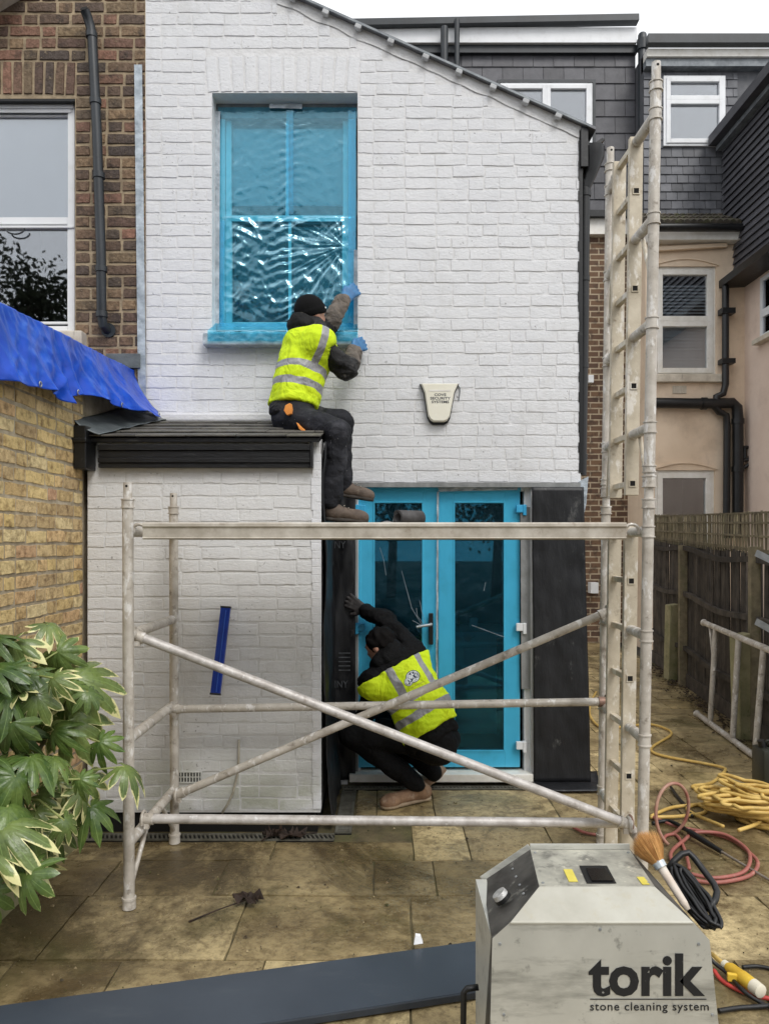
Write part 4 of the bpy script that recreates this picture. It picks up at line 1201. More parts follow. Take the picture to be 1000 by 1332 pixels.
for zz in (.12, .24, .33):
    m = MB(); m.bar(fpt(0, .02, topz(1) + zz), fpt(fL, .02, topz(fL) + zz), .02, .018); m.build('trellis_rail', MAT['fence_light'], trel)
for (px, py0, py1, Y) in ((992, 716, 732, 6.15), (992, 806, 822, 6.15)):
    m = MB(); c = P(px, (py0 + py1) / 2, Y); m.bar(c + Vector((-.03, .06, .03)), c + Vector((.05, -.08, -.04)), .008, .055); m.build('steel_bracket', MAT['galv'], fence)
for i, (px, pyb, pyt, wd) in enumerate(((872, 884, 787, 14), (966, 961, 826, 20))):
    b = G(px, pyb); h = (pyb - pyt) * b.y / FPX; hw = wd * b.y / FPX / 2
    m = MB(); m.prism([(-hw, -hw, 0), (-hw, -hw, h), (hw, -hw, h + .02), (hw, -hw, 0)], (0, 2*hw, 0))
    me = m.mesh('concrete_spur', MAT['concrete'], bevel=.01)
    o = place('concrete_spur', me, None, b, (0, R(1.5 * (1 - 2*i)), R(8)))
    tag(o, ['far mossy concrete post stub standing before the dark fence', 'near concrete post stub behind the leaning metal frame'][i], 'concrete post', 'concrete posts along the fence')
# leaf litter at the fence foot
m = MB(); rg = random.Random(77)
for k in range(900):
    s_ = rg.uniform(1.2, fL - .3); p = fpt(s_, .05 + abs(rg.gauss(0, .10)), .006 + rg.random()*.012); a = rg.uniform(0, 6.3); r_ = rg.uniform(.008, .028)
    u_ = Vector((math.cos(a), math.sin(a), rg.uniform(-.4, .4))) * r_; v_ = Vector((-math.sin(a), math.cos(a), rg.uniform(-.4, .4))) * r_ * .6
    m.quad(p - u_, p + v_, p + u_, p - v_)
MAT['litter'] = mk('leaf_litter', C(72,56,40), C(40,34,28), 40, rough=.9, dirt=(C(150,140,120), 50, .6, .7, .6))
tag(m.build('leaf_litter', MAT['litter'], fix=False), 'dead leaf litter and grit along the foot of the fence', 'leaf litter', kind='stuff')

# ================================================================= SCAFFOLD TOWER
SF, SR = 3.616, 4.40
tw = thing('scaffold_tower', (0, (SF + SR) / 2, 0), 'dusty aluminium scaffold tower with ladder frame and diagonal braces before the house', 'scaffold')
TR = .0262
def tube_part(name, pts, r, mat, parent, n=16, extra=None):
    m = MB(); m.path(pts, r, n)
    if extra: extra(m)
    return m.build(name, MAT[mat], parent, smooth='auto')
def collar(m, p, d, r, h):
    d = Vector(d).normalized(); p = Vector(p)
    m.tube(p - d*h/2, p + d*h/2, r)
    m.tube(p + d*h/2 - d*.003, p + d*h/2 + d*.003, r + .004); m.tube(p - d*h/2 - d*.003, p - d*h/2 + d*.003, r + .004)
xl = -1.230
# left end frame
lframe = MB(); lframe.tube((xl, SF + .004, 1.81), (xl, SR, 1.81), TR * .98, n=16)
lframe = lframe.build('end_frame', MAT['scaf'], tw, smooth='auto')
for (yy, zb) in ((SF, 0.0), (SR, 0.0)):
    tube_part('post', [(xl + .006, yy, zb + .05), (xl, yy, 1.965)], TR, 'scaf', lframe)
    tube_part('spigot', [(xl, yy, 1.96), (xl, yy, 2.045)], .021, 'scaf', lframe)
    m = MB(); collar(m, (xl, yy, 1.945), (0, 0, 1), TR + .003, .038); m.build('collar', MAT['scaf'], lframe, smooth='auto')
    m = MB(); m.tube((xl + .006, yy, .004), (xl + .006, yy, .05), .033, .03); m.tube((xl + .006, yy, .045), (xl + .006, yy, .056), .034); m.build('foot', MAT['scaf'], lframe, smooth='auto')
    m = MB(); m.tube((xl, yy - .0215, 2.027), (xl, yy - .017, 2.027), .006); m.build('pin_hole', MAT['hole'], lframe)
for zz in (.31, .81, 1.31):
    tube_part('rung', [(xl, SF, zz), (xl, SR, zz)], TR * .98, 'scaf', lframe)
tube_part('strut', [(xl + .005, SF + .02, .09), (xl + .01, SF + .26, .30)], .012, 'scaf', lframe)
tube_part('strut', [(xl + .005, SR - .02, .09), (xl + .01, SR - .26, .30)], .012, 'scaf', lframe)
# right end frame: lower and upper ladder frames, a slight lean as in the photo
def xr(z, front): 
    return (1.232 + (1.303 - 1.232) * z / 4.05) if front else (1.268 + (1.318 - 1.268) * z / 4.05)
YL1, YL2 = 3.88, 4.13
def xs(z, k): return (1.243 if k == 0 else 1.236) + .052 * z / 4.05
for lev, (z0, z1) in enumerate(((0.0, 2.0), (2.0, 4.0))):
    fr_ = MB(); yy0, yy1 = SF, SR
    ztop = z0 + 1.81
    fr_.tube((xr(ztop, 1), SF, ztop), (xs(ztop, 0), YL1, ztop), TR * .98); 
    fr_ = fr_.build('ladder_frame', MAT['scaf'], tw, smooth='auto')
    tube_part('rung', [(xs(ztop, 1), YL2, ztop), (xr(ztop, 0), SR, ztop)], TR * .98, 'scaf', fr_)
    for k, yy in ((1, SF), (0, SR)):
        zb = .05 if lev == 0 else 2.02
        tube_part('post', [(xr(zb, k), yy, zb), (xr(z1 - .035, k), yy, z1 - .035)], TR, 'scaf', fr_)
        tube_part('spigot', [(xr(z1, k), yy, z1 - .04), (xr(z1, k), yy, z1 + .06)], .0215, 'scaf', fr_)
        for (zc, rc, hc) in ((z1 - .055, .003, .04),) + (((2.05, .004, .05), (2.11, .003, .03)) if lev == 1 else ()):
            m = MB(); collar(m, (xr(zc, k), yy, zc), (0, 0, 1), TR + rc, hc); m.build('collar', MAT['scaf'], fr_, smooth='auto')
        if lev == 0:
            m = MB(); m.tube((xr(0, k), yy, .004), (xr(0, k), yy, .05), .033, .03); m.tube((xr(0, k), yy, .045), (xr(0, k), yy, .056), .034); m.build('foot', MAT['scaf'], fr_, smooth='auto')
        else:
            m = MB(); m.tube((xr(4.04, k), yy - .0222, 4.04), (xr(4.04, k), yy - .017, 4.04), .006); m.build('pin_hole', MAT['hole'], fr_)
        for dz in (.31, .81, 1.31, 1.81):
            m = MB(); collar(m, (xr(z0 + dz, k), yy, z0 + dz), (0, 0, 1), TR + .0025, .05); m.build('weld_collar', MAT['scaf'], fr_, smooth='auto')
    for k, yy in ((0, YL1), (1, YL2)):
        zb = .10 if lev == 0 else 2.0
        zt_ = z0 + 1.84
        m = MB()
        m.add([(xs(z, k) + a * .034, yy + b * .016, z) for z in (zb, zt_) for (a, b) in ((-1,-1),(1,-1),(1,1),(-1,1))], [(0,3,2,1),(4,5,6,7),(0,1,5,4),(1,2,6,5),(2,3,7,6),(3,0,4,7)])
        m.build('ladder_stile', MAT['scaf_tan'], fr_, bevel=.003)
    for j, dz in enumerate([.06 + .25 * q_ for q_ in range(8)]):
        zz = z0 + dz
        if zz < .12: continue
        m = MB(); m.bar((xs(zz, 0), YL1 + .01, zz), (xs(zz, 1), YL2 - .01, zz), .030, .030); m.build('ladder_rung', MAT['scaf_tan'], fr_, bevel=.004)
        if j % 2 == 0:
            m = MB(); m.box((xs(zz, 0) - .013, YL1 - .0185, zz - .013), (xs(zz, 0) + .013, YL1 - .0165, zz + .013)); m.build('square_hole', MAT['hole'], fr_)
            m = MB(); frame_rect(m, xs(zz, 0) - .018, xs(zz, 0) + .018, zz - .018, zz + .018, .005, YL1 - .021, YL1 - .0155); m.build('rung_flare', MAT['scaf_tan'], fr_)
    for dz in (.31, .81, 1.31):
        zz = z0 + dz
        tube_part('rung', [(xr(zz, 1), SF, zz), (xs(zz, 0), YL1 - .014, zz)], TR * .98, 'scaf', fr_)
        tube_part('rung', [(xs(zz, 1), YL2 + .014, zz), (xr(zz, 0), SR, zz)], TR * .98, 'scaf', fr_)
    if lev == 1:
        for zz in (2.31, 3.31):
            tube_part('strut', [(xs(zz, 0) + .015, YL1 - .08, zz - .02), (xr(zz - .25, 1), SF + .03, zz - .26)], .011, 'scaf_tan', fr_)
            tube_part('strut', [(xs(zz, 1) - .01, YL2 + .07, zz - .02), (xr(zz - .25, 0), SR - .03, zz - .28)], .011, 'scaf_tan', fr_)
# braces with hooked ends
def brace(name, p0, p1, mat, r=.0235):
    p0, p1 = Vector(p0), Vector(p1); d = (p1 - p0).normalized()
    m = MB(); m.tube(p0, p1, r, n=16); b_ = m.build(name, MAT[mat], tw, smooth='auto')
    for p, s_ in ((p0, -1), (p1, 1)):
        m = MB(); c = p + d * s_ * .012
        m.tube(c - d * s_ * .03, c + d * s_ * .03, .030, .026)
        pts = [c + d*s_*.02 + Vector((0, .036 * math.cos(t), .036 * math.sin(t))) for t in [R(-40) + R(260) * k / 9 for k in range(10)]]
        m.path(pts, .008, 6)
        m.box(tuple(c + Vector((-.012, -.022, -.045))), tuple(c + Vector((.012, -.004, -.02))))
        m.build('hook', MAT['steel_dark'] if s_ > 0 and name == 'horizontal_brace' else MAT['scaf'], b_, smooth='auto')
brace('horizontal_brace', (-1.175, 3.78, .372), (1.20, 3.78, .350), 'alu')
brace('diagonal_brace', (-1.195, 3.70, 1.292), (1.175, 3.72, .375), 'alu')
brace('diagonal_brace', (-1.15, 4.28, .335), (1.235, 4.28, 1.350), 'scaf')
brace('horizontal_brace', (-1.19, 4.33, .80), (1.245, 4.33, .842), 'scaf')
# platform
dk = thing('platform_deck', (0, 3.9, 1.77), 'long metal edged scaffold platform resting across the tower', 'platform')
m = MB()
prof = [(3.575, 1.772), (3.585, 1.772), (3.585, 1.779), (3.580, 1.783), (3.580, 1.826), (3.590, 1.828), (3.590, 1.850), (3.575, 1.853), (3.566, 1.847), (3.565, 1.834), (3.573, 1.826), (3.573, 1.782), (3.566, 1.778)]
m.prism([(-1.145, y_, z_) for y_, z_ in prof], (2.29, 0, 0)); m.build('edge_rail', MAT['deck'], dk, smooth='auto')
m = MB(); m.prism([(-1.145, 2*3.875 - y_, z_) for y_, z_ in prof], (2.29, 0, 0)); m.build('edge_rail', MAT['deck'], dk, smooth='auto')
for k in range(4):
    m = MB(); m.box((-1.14 + k * .572, 3.592, 1.834), (-1.14 + k * .572 + .566, 4.16, 1.846)); m.build('deck_panel', MAT['fence_light'], dk, bevel=.002)
for k in range(5):
    m = MB(); x_ = -1.10 + k * .55; m.box((x_ - .02, 3.592, 1.795), (x_ + .02, 4.16, 1.833)); m.build('cross_bearer', MAT['alu'], dk)
for x_ in (-1.19, 1.20):
    for y_ in (3.66, 4.09):
        m = MB(); m.path([(x_ + .036 * math.cos(t), y_, 1.81 + .036 * math.sin(t)) for t in [R(200) - R(230) * k / 10 for k in range(11)]] if x_ < 0 else [(x_ + .036 * math.cos(t), y_, 1.81 + .036 * math.sin(t)) for t in [R(-20) + R(230) * k / 10 for k in range(11)]], .009, 6); m.build('hook', MAT['scaf'], dk, smooth='auto')
# things lying on the platform
m = MB()
def ring_roll(c, d, r, L, th=.006):
    d = Vector(d).normalized(); a = d.orthogonal().normalized(); b = d.cross(a)
    pts = []
    mm_ = MB(); n = 40
    vs = []
    for k in range(n):
        t = k / (n-1) * 4.2 * math.pi; rr = r * (1 - .38 * k / (n-1))
        off = a * math.cos(t) * rr + b * math.sin(t) * rr
        vs.append(Vector(c) + off); vs.append(Vector(c) + off + d * L)
    mm_.add(vs, [(2*k, 2*k+2, 2*k+3, 2*k+1) for k in range(n-1)])
    return mm_
m = ring_roll(P(517, 672, 4.02) + Vector((0, 0, -.0)), (.8, .6, 0), .045, .16)
o = m.build('sheet_roll', mk('dark_grey_sheet', C(72,70,70), C(54,52,52), 9, rough=.6, bump=.3), smooth='auto', fix=False)
o.location.z += 1.8475 - min((v.co.z for v in o.data.vertices))
tag(o, 'small dark grey roll of sheet lying on the platform before the doors', 'sheet roll')
sv = o.modifiers.new('solid', 'SOLIDIFY'); sv.thickness = .004
m = MB()
m.grid(lambda u, v: (P(486, 672, 3.95).x + .14*u, 3.90 + .12*v, 1.8475 + .045 * math.sin(math.pi*u)*(.5+.5*nz(u*3, v*3, 2)) * math.sin(math.pi*max(.05, min(.95, v)))), 10, 8)
o = m.build('dust_sheet', mk('grey_dust_sheet', C(120,118,118), C(96,94,94), 9, rough=.7, bump=.3), smooth=True)
sv = o.modifiers.new('solid', 'SOLIDIFY'); sv.thickness = .004
tag(o, 'crumpled grey dust sheet on the platform beside the dark roll', 'dust sheet')
m = MB()
m.grid(lambda u, v: (P(631, 677, 3.95).x + .26*u, 3.62 + .3*v, 1.8475 + .004 + .007 * abs(nz(u*5, v*6, 2))), 14, 8)
o = m.build('cardboard_sheet', mk('dirty_cardboard', C(96,82,70), C(60,52,46), 14, rough=.9), smooth=True)
sv = o.modifiers.new('solid', 'SOLIDIFY'); sv.thickness = .004
tag(o, 'flat dirty brown sheet on the right part of the platform', 'cardboard')

# ================================================================= LEANING END FRAME
lf = thing('spare_scaffold_frame', G(940, 960), 'spare metal scaffold frame leaning on its side against the dark fence', 'scaffold frame')
b0, b1 = G(906, 932) + Vector((0, 0, .027)), G(1010, 1010) + Vector((0, 0, .027))
t0, t1 = P(915, 810, 7.55), P(1030, 858, 5.55)
for a, b in ((b0, b1), (t0, t1)): tube_part('post', [a, b], .027, 'scaf', lf)
for (bx, by, tx, ty, Yb, Yt) in ((923, 941, 930, 818, 7.25, 7.22), (952, 961, 960, 830, 6.72, 6.66), (981, 983, 992, 843, 6.23, 6.15)):
    def on(pa, pb, px):
        # point on segment whose photo column is px
        for k in range(200):
            q_ = pa.lerp(pb, k / 199)
            if CX + q_.x / q_.y * FPX >= px: return q_
        return pb
    tube_part('rung', [on(b0, b1, bx), on(t0, t1, tx)], .025, 'scaf', lf)
tube_part('strut', [on(t0, t1, 922), on(b0, b1, 926).lerp(on(t0, t1, 930), .55)], .012, 'scaf', lf)
for p in (b0, t0):
    m = MB(); m.ball(p, .036, 8); m.build('socket', MAT['scaf'], lf, smooth=True)

# ================================================================= SMALL THINGS ON WALLS
ab = thing('alarm_box', (WX(572), YW - .04, WZ(527)), 'cream wedge shaped alarm box with lettering on the white wall', 'alarm box')
MAT['cream'] = mk('cream_plastic', C(238,235,220), C(230,226,208), 4, rough=.4)
def wpt(px, py, yo): return (WX(px), YW - yo, WZ(py))
out = [(547, 501), (595, 501), (590, 512), (584, 543), (581, 548), (577, 550), (563, 550), (559, 547.5), (556, 542), (551.5, 512)]
m = MB()
n = len(out); cxp, cyp = 571, 524
vs = [wpt(px, py, .012) for px, py in out] + [wpt(px, py, .055) for px, py in out] + [wpt(cxp + (px-cxp)*.93, cyp + (py-cyp)*.95, .066) for px, py in out]
fs = [tuple(range(2*n, 3*n))]
for k in range(n):
    j = (k+1) % n
    fs += [(k, j, n+j, n+k), (n+k, n+j, 2*n+j, 2*n+k)]
m.add(vs, fs); m.build('cover', MAT['cream'], ab, smooth='auto')
m = MB(); m.prism([wpt(cxp + (px-cxp)*1.06, cyp + 1 + (py-cyp)*1.07, .002) for px, py in out], (0, -.022, 0)); m.build('back_plate', MAT['black_plastic'], ab)
def text(parent, name, body, size, loc, mat, rot=(R(90), 0, 0), extr=.0006, align='CENTER', sx=1.0, spacing=1.0, bold=0.0):
    cu = bpy.data.curves.new(name, 'FONT'); cu.body = body; cu.size = size; cu.align_x = align; cu.extrude = extr; cu.space_character = spacing; cu.offset = bold
    cu.resolution_u = 3
    tmp = bpy.data.objects.new('tmp', cu); COL.objects.link(tmp)
    bpy.context.view_layer.update()
    me = bpy.data.meshes.new_from_object(tmp.evaluated_get(bpy.context.evaluated_depsgraph_get()))
    bpy.data.objects.remove(tmp)
    me.materials.clear(); me.materials.append(mat)
    return place(name, me, parent, loc, rot, (sx, 1, 1))
MAT['ink'] = mk('black_ink', C(34,36,52), rough=.6)
for k, wd in enumerate(('COVE', 'SECURITY', 'SYSTEMS')):
    text(ab, 'lettering', wd, .026, (WX(571.5), YW - .0668, WZ(517.3 + k * 4.6)), MAT['ink'], sx=1.25, bold=.0004)
m = MB(); m.box((WX(557.5), YW - .0675, WZ(511.6)), (WX(585), YW - .064, WZ(509.2))); m.build('ridge', MAT['upvc_dull'], ab)
m = MB(); m.path([wpt(595, 502, .01), wpt(598, 505, .008), wpt(597.5, 512, .008), wpt(596, 522, .008)], .004, 6); m.build('cable', MAT['grey_trim'], ab)

# blue spirit level leaning on the lean-to wall (held on the rail)
bl_ = thing('blue_level', P(281, 914, 4.42), 'long blue box level leaning on the rear scaffold rail before lean-to', 'spirit level')
a, b = P(280.5, 914, 4.40), P(294, 790, 4.52)
a.z = .842 + .03
m = MB(); m.bar(a, b, .026, .058, up=(1, 0, 0)); m.build('body', mk('blue_metal', C(24,62,160), C(18,48,134), 8, rough=.3, metal=.3), bl_, bevel=.004)
for t in (.0, 1.0):
    c = a.lerp(b, t); d = (b - a).normalized() * .006; m = MB(); m.bar(c - d, c + d, .030, .063, up=(1, 0, 0)); m.build('end_cap', MAT['black_plastic'], bl_, bevel=.003)
m = MB(); m.bar(a.lerp(b, .03) + Vector((.006, -.0165, 0)), a.lerp(b, .97) + Vector((.006, -.0165, 0)), .010, .004, up=(1, 0, 0)); m.build('edge_strip', mk('pale_blue_metal', C(60,100,190), rough=.3, metal=.4), bl_)
# thin pale hose on lean-to wall
m = MB(); pts = [P(x_, y_, YE - .02) for x_, y_ in ((311, 962), (311, 985), (309, 1008), (304, 1030), (297, 1045), (290, 1056))]
pts = [Vector((p.x, p.y - .004 * k, p.z)) for k, p in enumerate(pts)]
m.path(pts, .007, 8)
o = m.build('wall_cable', mk('pale_cable', C(186,180,164), C(150,144,128), 20, rough=.5), smooth=True)
tag(o, 'thin pale cable curving down the lean-to wall to the drain', 'cable')
# drains
def drain(name, x0, x1, y0, y1, label, along='x'):
    t_ = thing(name, ((x0+x1)/2, (y0+y1)/2, 0), label, 'drain')
    m = MB(); m.box((x0, y0, -.02), (x1, y1, -.004)); m.build('channel', MAT['hole'], t_)
    m = MB()
    if along == 'x':
        m.box((x0, y0, -.005), (x1, y0 + .016, .004)); m.box((x0, y1 - .016, -.005), (x1, y1, .004))
        k = x0
        while k < x1 - .012: m.box((k, y0 + .016, -.006), (k + .011, y1 - .016, .003), Matrix.Rotation(R(20), 3, 'Z')); k += .026
    else:
        m.box((x0, y0, -.005), (x0 + .016, y1, .004)); m.box((x1 - .016, y0, -.005), (x1, y1, .004))
        k = y0
        while k < y1 - .012: m.box((x0 + .016, k, -.006), (x1 - .016, k + .011, .003)); k += .026
    m.build('grate', MAT['drain'], t_)
drain('drain_channel', -1.80, -.30, 4.445, 4.545, 'slotted drain channel along the foot of the lean-to wall')
drain('drain_channel', -.30, 1.15, 5.365, 5.43, 'slotted drain channel below the blue door threshold')
drain('drain_channel', -.30, -.20, 4.56, 5.34, 'short slotted drain channel running back beside the black membrane', 'y')

# ================================================================= FOREGROUND BOARD
q0, q1, q2, q3 = G(-60, 1316, .03), G(640, 1221, .03), G(640, 1282, .03), G(330, 1341, .03)
d = (q1 - q0).normalized()
wv = Vector((d.y, -d.x, 0)) * .34
bd = thing('grey_board', (q0 + q1) / 2 * 1.0 - Vector((0, 0, .03)), 'long dark slate grey flat board lying across the paving in foreground', 'board')
a, b = q0 - d * .3, q1 + d * .25
m = MB()
def brd(t, wz): return a.lerp(b, t) + wv * wz
m.prism([brd(0, 0) , brd(1, 0), brd(1, 1), brd(0, 1)], (0, 0, -.012)); m.build('panel', MAT['board'], bd, bevel=.002)
m = MB(); m.prism([brd(0, 1.004), brd(1, 1.004), brd(1, 1.035), brd(0, 1.035)], (0, 0, -.026)); m.build('lip', MAT['board_edge'], bd, bevel=.003)

# ================================================================= FALLEN LEAVES
MAT['dead_leaf'] = mk('dead_leaf', C(58,42,32), C(36,28,22), 30, rough=.8, bump=.5, bscale=40)
def dead_leaf(px, py, size, label, stalk, seed):
    rg = random.Random(seed); c = G(px, py, .006)
    t_ = thing('fallen_leaf', c, label, 'leaf', 'fallen leaves')
    m = MB(); n = 30; vs = [c + Vector((0, 0, .02))]
    for k in range(n):
        th_ = 2*math.pi*k/n; r_ = size * (.55 + .45 * abs(math.cos(th_*2.5 + seed))) * rg.uniform(.8, 1.1)
        for f in (.5, 1.0):
            vs.append(c + Vector((r_*f*math.cos(th_), r_*f*math.sin(th_)*.7, .01 + abs(rg.gauss(0, .016)) + (.02 if f == 1 and rg.random() < .4 else 0))))
    fs = [(0, 1+2*k, 1+2*((k+1) % n)) for k in range(n)] + [(1+2*k, 2+2*k, 2+2*((k+1) % n), 1+2*((k+1) % n)) for k in range(n)]
    m.add(vs, fs); m.build('blade', MAT['dead_leaf'], t_, fix=False)
    m = MB(); m.path([c + Vector((0, 0, .015)), c.lerp(G(*stalk, .02), .5) + Vector((0, 0, .012)), G(*stalk, .008)], [.003, .003, .005], 6); m.build('stalk', MAT['dead_leaf'], t_, smooth=True)
dead_leaf(322, 1174, .085, 'curled dark dead leaf with long stalk lying on open paving', (246, 1199), 3)
dead_leaf(378, 1090, .10, 'dark dead leaf lying by the drain below the scaffold rail', (412, 1083), 5)
dead_leaf(355, 1089, .07, 'smaller dark dead leaf beside the drain nearest the lean-to', (340, 1094), 8)
m = MB(); c = G(538, 1229, .04); m.prism([c, c + Vector((.04, .01, 0)), c + Vector((.03, .02, .025)), c + Vector((.008, .015, .03))], (0, .015, .004))
o = m.build('paper_scrap', MAT['upvc'], None); tag(o, 'tiny white paper scrap beside the grey board', 'paper scrap')

# ================================================================= PLANT
def leaf_mat():
    t = NT('variegated_leaf')
    e = t.n('Attribute', attribute_name='edge').outputs['Fac']
    vn = t.n('Attribute', attribute_name='vein').outputs['Fac']
    g1 = t.mix(t.mr(t.noise(14), .35, .65), C(66,92,42), C(108,130,62))
    g1 = t.mix(t.mr(t.rnd(), .3, 1, 0, .5), g1, C(160,172,104))
    g1 = t.mix(t.mr(t.noise(3.5, detail=3), .45, .65, 0, .6), g1, C(40,66,34))
    g1 = t.mix(t.mr(vn, .90, 1.0, 0, .45), g1, C(150,178,108))
    nn = t.noise(19, detail=6, rough=.7)
    sel = t.mr(t.rnd(), .0, 1.0, -.42, .07)
    th = t.math('ADD', t.math('ADD', e, t.math('MULTIPLY', nn, .55)), sel)
    f = t.mr(th, 1.06, 1.13)
    g1 = t.mix(t.mr(t.noise(55, detail=4, rough=.7), .5, .7, 0, .35), g1, C(34,58,30))
    base = t.mix(f, g1, C(222,218,158))
    base = t.mix(t.mr(t.noise(38, detail=3), .70, .74, 0, .8), base, C(96,74,44))
    nb = t.bump(t.noise(34, detail=5), .4, .008)
    pr = t.n('BsdfPrincipled', {'Base Color': base, 'Roughness': .27, 'Normal': nb, 'Specular IOR Level': .5}).outputs[0]
    tl = t.n('BsdfTranslucent', {'Color': base}).outputs[0]
    return t.done(t.n('MixShader', {0: .12, 1: pr, 2: tl}).outputs[0])
MAT['leaf'] = leaf_mat()
MAT['stem'] = mk('leaf_stalk', C(150,158,92), C(120,130,70), 20, rough=.5)
def leaf_mesh(seed):
    rg = random.Random(seed); nl = rg.choice([7, 8, 8, 9])
    tot = R(300); st = -tot / 2
    outl = []                                  # (theta, radius, midness)
    for k in range(nl):
        c = st + tot * (k + .5) / nl; hw = tot / nl / 2
        L = (.62 + .38 * math.cos(c * .52)) * rg.uniform(.92, 1.08)
        for (f, rr, md) in ((-1.0, .50, 0), (-.74, .74, .25), (-.42, .88, .55), (0, 1.0, 1), (.42, .88, .55), (.74, .74, .25)):
            outl.append((c + hw * f, L * rr * rg.uniform(.96, 1.04), md))
    outl.append((st + tot, .30, 0))
    lob = [(rg.uniform(-.05, .75), rg.uniform(-.35, .35)) for _ in range(nl + 1)]
    n = len(outl); rings = (.0, .30, .62, .86, 1.0)
    vs = []; ed = []; vn = []
    dr = rg.uniform(.35, .95); tw_ = rg.uniform(-.15, .15)
    for ri, f in enumerate(rings[1:]):
        for oi, (th, r_, md) in enumerate(outl):
            ld_, lt_ = lob[oi // 6]
            rr = r_ * f
            x, y = rr * math.sin(th), rr * math.cos(th)
            fold = -.16 * (1 - md) * rr * f ** .5
            z = -(dr + ld_ * (.35 + .65*md)) * rr ** 2.1 + .12 * rr + fold + tw_ * x * y + lt_ * rr * (oi % 6 - 3) * .06 * f + rg.uniform(-.014, .014)
            vs.append((x, y, z)); ed.append(max(0, (f - .30) / .70)); vn.append(md)
    vs.append((0, 0, 0)); ed.append(0); vn.append(.5)
    c0 = len(vs) - 1
    fs = []
    for k in range(n - 1): fs.append((c0, k + 1, k))
    for ri in range(3):
        for k in range(n - 1):
            a = ri*n + k; fs.append((a, a + 1, a + 1 + n, a + n))
    me = bpy.data.meshes.new('leaf'); me.from_pydata(vs, [], fs); me.materials.append(MAT['leaf'])
    for nm, dat in (('edge', ed), ('vein', vn)):
        a_ = me.attributes.new(nm, 'FLOAT', 'POINT'); a_.data.foreach_set('value', dat)
    for p in me.polygons: p.use_smooth = True
    return me
LEAF = [leaf_mesh(500 + k) for k in range(8)]
plant = thing('variegated_shrub', (-1.72, 3.05, 0), 'large leaved green and cream variegated shrub at left edge before the yellow wall', 'shrub')
rg = random.Random(31)
hubs = [(-40, 860, 3.2), (-20, 960, 3.1), (30, 900, 3.25), (-30, 1080, 3.05), (60, 960, 3.3), (20, 1040, 3.1), (80, 1030, 3.3)]
root = Vector((-1.72, 3.1, 0.0))
m = MB()
for (px, py, Y) in hubs:
    h = P(px, py, Y); mid = root.lerp(h, .55) + Vector((rg.uniform(-.05, .05), rg.uniform(-.05, .05), .05))
    m.path([root + Vector((rg.uniform(-.05, .05), rg.uniform(-.05, .05), 0)), mid, h], [.020, .014, .009], 8)
m.build('stem', mk('woody_stem', C(104,96,62), C(76,70,48), 12, rough=.8), plant, smooth=True)
# explicit leaves: photo place of the leaf's stalk end, its depth, where its tip points in the picture, size
spec = [(62, 812, 3.35, 125, 845, .15), (20, 835, 3.15, -30, 880, .17), (75, 848, 3.3, 118, 892, .14), (52, 868, 3.2, 90, 880, .13), (100, 882, 3.3, 195, 935, .23), (115, 900, 3.2, 130, 930, .12), (40, 880, 3.1, 70, 902, .16),
        (10, 905, 3.0, 55, 945, .20), (-10, 870, 3.0, 40, 860, .17), (90, 938, 3.25, 150, 990, .20), (130, 965, 3.28, 165, 990, .14), (162, 997, 3.3, 222, 1018, .165), (70, 950, 3.2, 100, 945, .15), (128, 1008, 3.35, 137, 1014, .07),
        (40, 985, 3.0, 85, 1010, .19), (70, 985, 3.1, 110, 1010, .18), (105, 1025, 3.2, 158, 1095, .18), (118, 1050, 3.25, 150, 1085, .15), (-5, 1000, 2.95, 30, 1020, .2), (10, 1050, 2.85, 70, 1090, .23), (0, 1075, 2.8, 75, 1065, .22),
        (36, 1138, 2.75, 50, 1190, .145), (-10, 1110, 2.75, 15, 1135, .16), (60, 1055, 3.2, 95, 1075, .15), (-20, 1160, 2.8, 8, 1215, .15), (15, 940, 2.95, -20, 980, .2), (30, 960, 3.3, 60, 935, .14), (85, 900, 3.35, 60, 930, .14), (-10, 830, 3.1, 20, 815, .14), (48, 905, 3.05, 52, 960, .17), (20, 1010, 2.9, 5, 1050, .2), (75, 1010, 3.3, 130, 1050, .15), (92, 1065, 3.3, 85, 1110, .13)]
for k in range(26):
    px = rg.uniform(-30, 125); py = rg.uniform(815, 1120)
    if px > 95 and py > 1050: continue
    spec.append((px, py, rg.uniform(3.0, 3.3), px + rg.uniform(-15, 70), py + rg.uniform(-10, 70), rg.uniform(.10, .15)))
for k in range(22):       # inner and darker leaves behind
    px = rg.uniform(-60, 105); py = rg.uniform(830, 1130)
    if px > 70 and py > 1060: continue
    spec.append((px, py, rg.uniform(3.25, 3.6), px + rg.uniform(-40, 70), py + rg.uniform(0, 70), rg.uniform(.12, .19)))
for i, (px, py, Y, tx, ty, sz) in enumerate(spec):
    p = P(px, py, Y); q_ = P(tx, ty, Y - rg.uniform(.02, .12))
    yv = (q_ - p).normalized()
    up = Vector((rg.uniform(-.6, .6), rg.uniform(-.75, .1), rg.uniform(.5, 1.0))); up = (up - yv * up.dot(yv)).normalized()
    xv = yv.cross(up).normalized()
    mt = Matrix((xv, yv, up)).transposed()
    o = place('leaf', LEAF[i % 8], plant, p, mt.to_euler(), (sz, sz, sz))
    hb = min(hubs, key=lambda h: (P(*h) - p).length); hp_ = P(*hb); o.scale = o.scale * rg.uniform(.62, .92)
    if i < 62:
        s_ = MB(); s_.path([hp_, hp_.lerp(p, .5) + Vector((0, 0, .04)), p], [.006, .005, .004], 6); s_.build('leaf_stalk', MAT['stem'], plant, smooth=True)
MAT['print'] = mk('faded_grey_print', C(86,90,94), C(58,60,64), 30, rough=.6)
